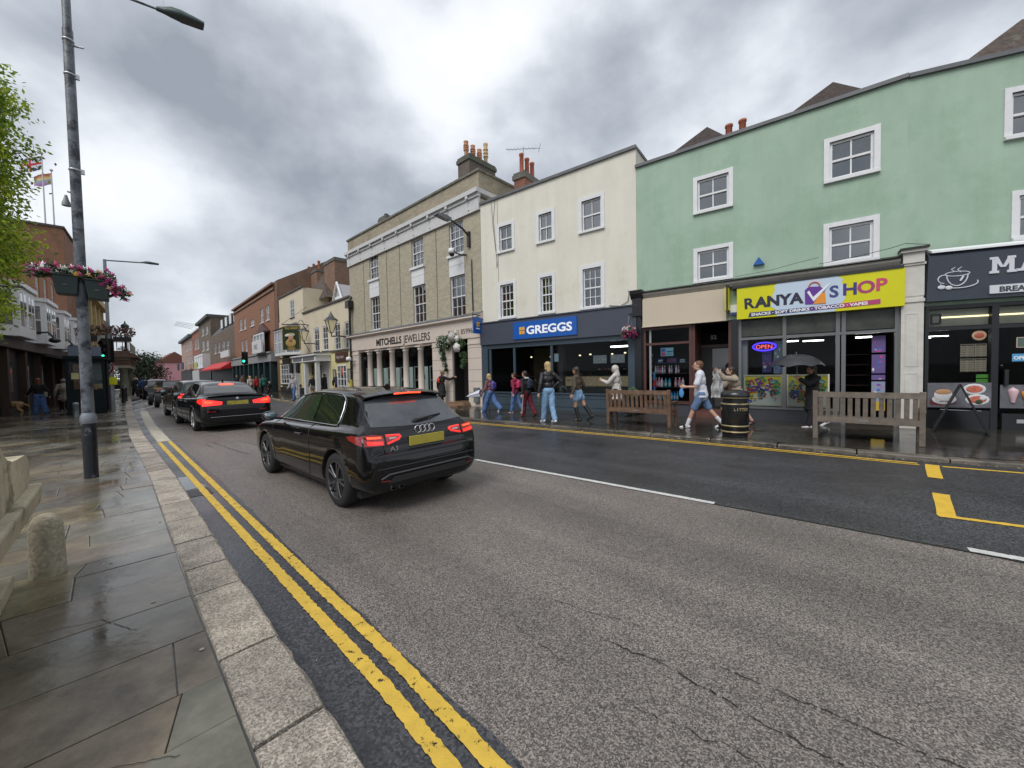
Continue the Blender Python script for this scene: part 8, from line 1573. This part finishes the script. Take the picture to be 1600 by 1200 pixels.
# P6 woman in boots
t,i=person('long haired woman in brown jacket, denim shorts and black knee boots',(2.0,11.65),DL,1.66,legs=((6,22),(-24,12)),arms=((-14,30,16),(-20,40,22)),top=('jacket',cloth('olive_brown',(.075,.055,.04))),bot=('skirt',denl),shoe=(mat('black_boot',(.015,.017,.016),.3),.12),hair=('long',dkb),sk=skin_d,z=.09,wide=1.1)
# P7 white hooded
t,i=person('person in white hooded coat walking behind the brown bench',(3.3,12.1),DL,1.66,legs=((15,4),(-18,20)),arms=((40,70,8),(-8,40,8)),top=('long',cloth('off_white',(.50,.47,.44))),bot=('slim',blackc),shoe=(blackc,0),hair=('hood',cloth('off_white',(.50,.47,.44))),z=.12)
# P8 man in white T-shirt
t,i=person('man in white T-shirt, blue denim shorts and black sliders striding past shop 52',(4.78,9.70),(-.86,.5),1.78,legs=((24,4),(-26,14)),arms=((14,75,8),(-14,22,8)),top=('tshirt',cloth('white_cotton',(.62,.63,.70),var=.04)),bot=('shorts',cloth('shorts_denim',(.11,.18,.32))),shoe=None,hair=('short',brn),lean=3,z=.09,vox=.010,wide=1.12)
for kk,(an,tv) in enumerate(i['toes']):
    s_=i['s']; mb=MB(); kn=i['hips'][kk][1]; mb.cap(an*s_,an.lerp(kn,.42)*s_,.028*s_,.030*s_); mb.cap((an-tv*.02+Vector((0,0,-.015)))*s_,(an+tv*.085+Vector((0,0,-.02)))*s_,.025*s_,.019*s_); mb.build('sock',whs,t,remesh=.009); mb=MB(); mb.cap((an-tv*.03+Vector((0,0,-.036)))*s_,(an+tv*.10+Vector((0,0,-.036)))*s_,.018*s_,.018*s_); mb.cap((an+tv*.035+Vector((-.02,0,-.006)))*s_,(an+tv*.035+Vector((.02,0,-.006)))*s_,.02*s_,.02*s_); mb.build('slider',blackc,t,remesh=.009)
hp_=i['arm'][0][3]*i['s']; carry(t,0,'bag',lambda mb: (mb.ball(hp_+Vector((0,.02,-.16)),(.03,.06,.12),14,10),mb.cap(hp_+Vector((0,0,.0)),hp_+Vector((0,.01,-.1)),.015,.03)),cloth('bag_blue',(.08,.27,.55)),remesh=.012,label='small bright blue bag in the hand of the man in the white T-shirt',cat='bag')
# P9 behind the bin
t,i=person('dark haired person in beige top behind the litter bin lifting a grey shawl',(5.75,9.75),(-.95,.3),1.58,legs=((14,8),(-22,10)),arms=((95,45,12),(45,80,10)),top=('loose',cloth('beige',(.34,.28,.22))),bot=('shorts',cloth('grey_short',(.2,.2,.2))),shoe=(mat('dark_shoe',(.05,.02,.02),.5),0),hair=('bob',dkb),lean=14,z=.1)
hp_=i['arm'][0][3]*i['s']; mb=MB(); 
for a_ in range(10):
    pass
def shawl(mb):
    n=14; m_=12; P=[[hp_+Vector((.02*math.sin(j*1.3)+.05*math.sin(k*.8),-.02+.17*(k/n-.5)*(1+j/m_)+.02*math.sin(j),.02-.72*j/m_)) for k in range(n+1)] for j in range(m_+1)]
    for j in range(m_):
        for k in range(n): mb.add([P[j][k],P[j][k+1],P[j+1][k+1],P[j+1][k]],[(0,1,2,3)],0,True)
carry(t,0,'shawl',shawl,cloth('pale_grey',(.42,.42,.42)),label='long pale grey shawl held up by the person behind the litter bin',cat='shawl')
# P10 under black umbrella, beyond the bench
t,i=person('person in dark clothes under a black umbrella behind the grey bench',(7.35,9.35),(-.98,.1),1.55,legs=((14,4),(-20,18)),arms=((60,60,6),(-10,20,8)),top=('coat',blackc),bot=('slim',blackc),shoe=(whs,0),hair=('bob',dkb),sk=skin_d,z=.11)
um=thing('umbrella','open black umbrella in front of the yellow shop window','umbrella',t.location,t.rotation_euler.z); hnd=i['arm'][0][3]*i['s']; top_=Vector((hnd.x+.02,hnd.y+.02,1.78)); mb=MB(); pts=[]; n=8
for k in range(6):
    f=k/5; r_=.56*math.sin(f*PI*.36)/math.sin(PI*.36); zz_=top_.z-.30*(1-math.cos(f*PI*.5))**1.0
    for j in range(n*3): a=2*PI*j/(n*3); sag=1-.05*f*abs(math.sin(a*n/2)); pts.append((top_.x+r_*sag*math.cos(a),top_.y+r_*sag*math.sin(a),zz_+.05*f*abs(math.sin(a*n/2))))
N3=n*3; mb.add(pts,[(k*N3+j,k*N3+(j+1)%N3,(k+1)*N3+(j+1)%N3,(k+1)*N3+j) for k in range(5) for j in range(N3)],0,True); mb.build('canopy',mat('black_umbrella_cloth',(.03,.032,.038),.35),um)
mb=MB(); mb.tube([hnd+Vector((0,0,-.1)),top_+Vector((0,0,.06))],.008,6); mb.build('shaft',galv,um)
mb=MB(); 
for j in range(8): a=2*PI*j/8; mb.tube([(top_.x,top_.y,top_.z-.12),(top_.x+.3*math.cos(a),top_.y+.3*math.sin(a),top_.z-.09)],.004,4)
mb.build('ribs',galv,um)
# by the pub
lo=dict(vox=.016,face=False)
person('person in pale grey hooded top and blue jeans walking past the pub bay',(-13.6,23.9),(-.2,-.98),1.55,legs=((10,2),(-10,15)),arms=((-10,15,12),(10,20,12)),top=('hoodie',cloth('pale_grey2',(.36,.35,.38))),bot=('jeans',denim),shoe=(mat('dark_shoe',(.05,.02,.02),.5),0),hair=('hat',cloth('soft_grey',(.32,.31,.3))),z=.1,**lo)
person('person in black top and grey skirt, left of the group by the pub porch',(-14.1,27.2),DL,1.55,arms=((-30,20,22),(20,20,15)),top=('loose',blackc),bot=('skirt',cloth('grey_skirt',(.25,.24,.24))),shoe=(blackc,0),hair=('bun',lbr),z=.1,wide=1.15,**lo)
person('person in black coat, middle of the group by the pub porch',(-13.5,27.7),DL,1.68,top=('coat',blackc),bot=('slim',blackc),shoe=(blackc,0),hair=('short',dkb),z=.1,wide=1.1,**lo)
person('broad person in dark navy jacket, right of the group by the pub porch',(-12.1,26.6),(.3,.95),1.72,arms=((-10,30,22),(30,60,20)),top=('loose',navyc),bot=('trousers',blackc),shoe=(blackc,0),hair=('short',lbr),z=.1,wide=1.25,**lo)
person('person in green jumper and dark trousers in front of the teal shopfront',(-19.6,30.3),DL,1.7,top=('loose',cloth('green',(.03,.13,.10))),bot=('trousers',blackc),shoe=(blackc,0),hair=('short',dkb),z=.1,wide=1.1,**lo)
person('person in red jacket left of the person in green',(-21.0,31.6),DL,1.6,top=('hoodie',cloth('red',(.35,.015,.02))),bot=('trousers',blackc),shoe=(blackc,0),hair=('short',brn),z=.1,**lo)
person('small child in black with white shoes beside the person in green',(-18.9,29.9),DR,1.15,top=('hoodie',blackc),bot=('trousers',blackc),shoe=(whs,0),hair=('hat',cloth('soft_grey',(.32,.31,.3))),z=.1,**lo)
cr_=[('cream coat and fair hair',cloth('cream_c',(.5,.45,.38)),blond),('black coat and dark hair',blackc,dkb),('brown coat and brown hair',cloth('brown_c',(.12,.07,.04)),brn),('grey coat and grey hair',cloth('grey_c',(.2,.2,.21)),gry),('navy anorak and brown hair',navyc,brn),('black hoodie and fair hair',blackc,blond)]
pos_=['nearest the red jacket','second along the crowd','third along the crowd','fourth along the crowd','fifth along the crowd','at the far end of the crowd']
for k,(lab,cm,hm) in enumerate(cr_): person('distant person in %s, %s'%(lab,pos_[k]),(-22.6-k*1.25,33.2+k*1.35+.3*(k%2)),(DL,DR)[k%2],1.62+.05*(k%3),top=('hoodie',cm),bot=('trousers',blackc),shoe=(blackc,0),hair=('short' if k%2 else 'bob',hm),z=.1,group='crowd under the red awning',vox=.02,face=False)
# left pavement
t,i=person('auburn haired woman in black top and blue jeans walking a dog',(-21.2,17.2),(-.97,.2),1.64,legs=((8,2),(-12,10)),arms=((25,25,8),(-30,20,10)),top=('jacket',blackc),bot=('wide',denim),shoe=(whs,0),hair=('long',aub),z=.1,vox=.014)
o=carry(t,0,'handbag',lambda mb: mb.box(.12,.2,-.16,-.02,.78,1.0),mat('cream_bag',(.5,.45,.36),.6),label='cream shoulder bag on the auburn haired woman',cat='bag',bevel=.02)
t,i=person('person in beige coat and dark trousers with a small rucksack seen from behind',(-22.3,19.1),(-.75,.66),1.6,legs=((8,2),(-10,12)),arms=((-12,20,14),(12,20,14)),top=('long',cloth('beige_coat',(.38,.33,.28))),bot=('trousers',blackc),shoe=(whs,0),hair=('hat',cloth('grey_cap',(.25,.24,.22))),z=.1,vox=.014,wide=1.15,face=False)
backpack(t,i,'small cream rucksack on the person in the beige coat',cloth('cream_b',(.45,.4,.33)),cloth('cream_b2',(.35,.28,.22)),.8)
person('person in blue jacket at the very left edge of the pavement',(-23.9,17.9),(-.6,.8),1.68,top=('hoodie',cloth('blue_j',(.03,.06,.16))),bot=('trousers',navyc),shoe=(blackc,0),hair=('short',brn),z=.1,**lo)
person('person in crimson hat and coat sitting in the bus shelter',(-19.55,17.75),(.7,-.7),1.52,legs=((75,75),(75,75)),arms=((20,40,8),(20,40,8)),top=('long',cloth('tan_scarf',(.30,.16,.09))),bot=('trousers',blackc),shoe=(blackc,0),hair=('hat',cloth('crimson_hat',(.40,.02,.10))),z=.42,**lo)
person('person in blue coat beyond the second lamp post',(-30.0,31.2),DL,1.7,top=('long',cloth('blue_j',(.03,.06,.16))),bot=('trousers',blackc),shoe=(blackc,0),hair=('short',dkb),z=.1,**lo)
person('person in black coat beside the portico column',(-31.8,32.4),DR,1.72,top=('long',blackc),bot=('trousers',blackc),shoe=(blackc,0),hair=('short',brn),z=.1,**lo)
# the dog: long-haired golden retriever type, walking left
DG=thing('dog','golden long haired dog walking beside the woman in blue jeans','dog',(-21.85,16.75,.1),math.atan2(-.12,-.99)-PI/2)
g_=MB(); B=[((0,-.30,.50),.13),((0,-.12,.50),.145),((0,.10,.50),.155),((0,.24,.52),.15)]
for (p,r_),(q_,r3) in zip(B,B[1:]): g_.cap(p,q_,r_,r3)
g_.cap((0,.28,.56),(0,.44,.66),.11,.085); g_.ball((0,.50,.68),(.075,.095,.075)); g_.cap((0,.55,.66),(0,.66,.63),.045,.033)
for sx in (-1,1): g_.cap((sx*.075,.48,.70),(sx*.09,.47,.60),.03,.022)
g_.cap((0,-.38,.52),(0,-.55,.46),.035,.04); g_.cap((0,-.55,.46),(0,-.68,.40),.045,.02)
for sx,sw in ((-1,.07),(1,-.06)):
    g_.cap((sx*.08,.24,.46),(sx*.085,.24+sw,.26),.065,.042); g_.cap((sx*.085,.24+sw,.26),(sx*.085,.26+sw*1.4,.05),.038,.03); g_.cap((sx*.085,.25+sw*1.4,.03),(sx*.085,.31+sw*1.4,.025),.032,.028)
    g_.cap((sx*.08,-.30,.46),(sx*.085,-.24-sw,.30),.085,.05); g_.cap((sx*.085,-.24-sw,.30),(sx*.085,-.38-sw,.19),.045,.032); g_.cap((sx*.085,-.38-sw,.19),(sx*.085,-.34-sw,.05),.03,.027); g_.cap((sx*.085,-.33-sw,.03),(sx*.085,-.27-sw,.025),.032,.028)
g_.build('coat',mat('golden_fur',(.42,.26,.13),.8,var=.35,vs=12,bump=.8,bs=40),DG,remesh=.012,smooth=2)
n_=MB(); n_.ball((0,.695,.635),(.018,.014,.014)); n_.build('nose',dk,DG)
for sx in (-1,1): n_=MB(); n_.ball((sx*.045,.575,.705),.012,8,6); n_.build('eye',dk,DG)
ld=MB(); ld.tube([(-21.55,16.95,.75),(-21.9,16.6,.72),(-22.3,16.66,.70)],.008,5); tag(ld.build('dog_lead',dk),'thin dark lead running from the woman to the dog','lead')
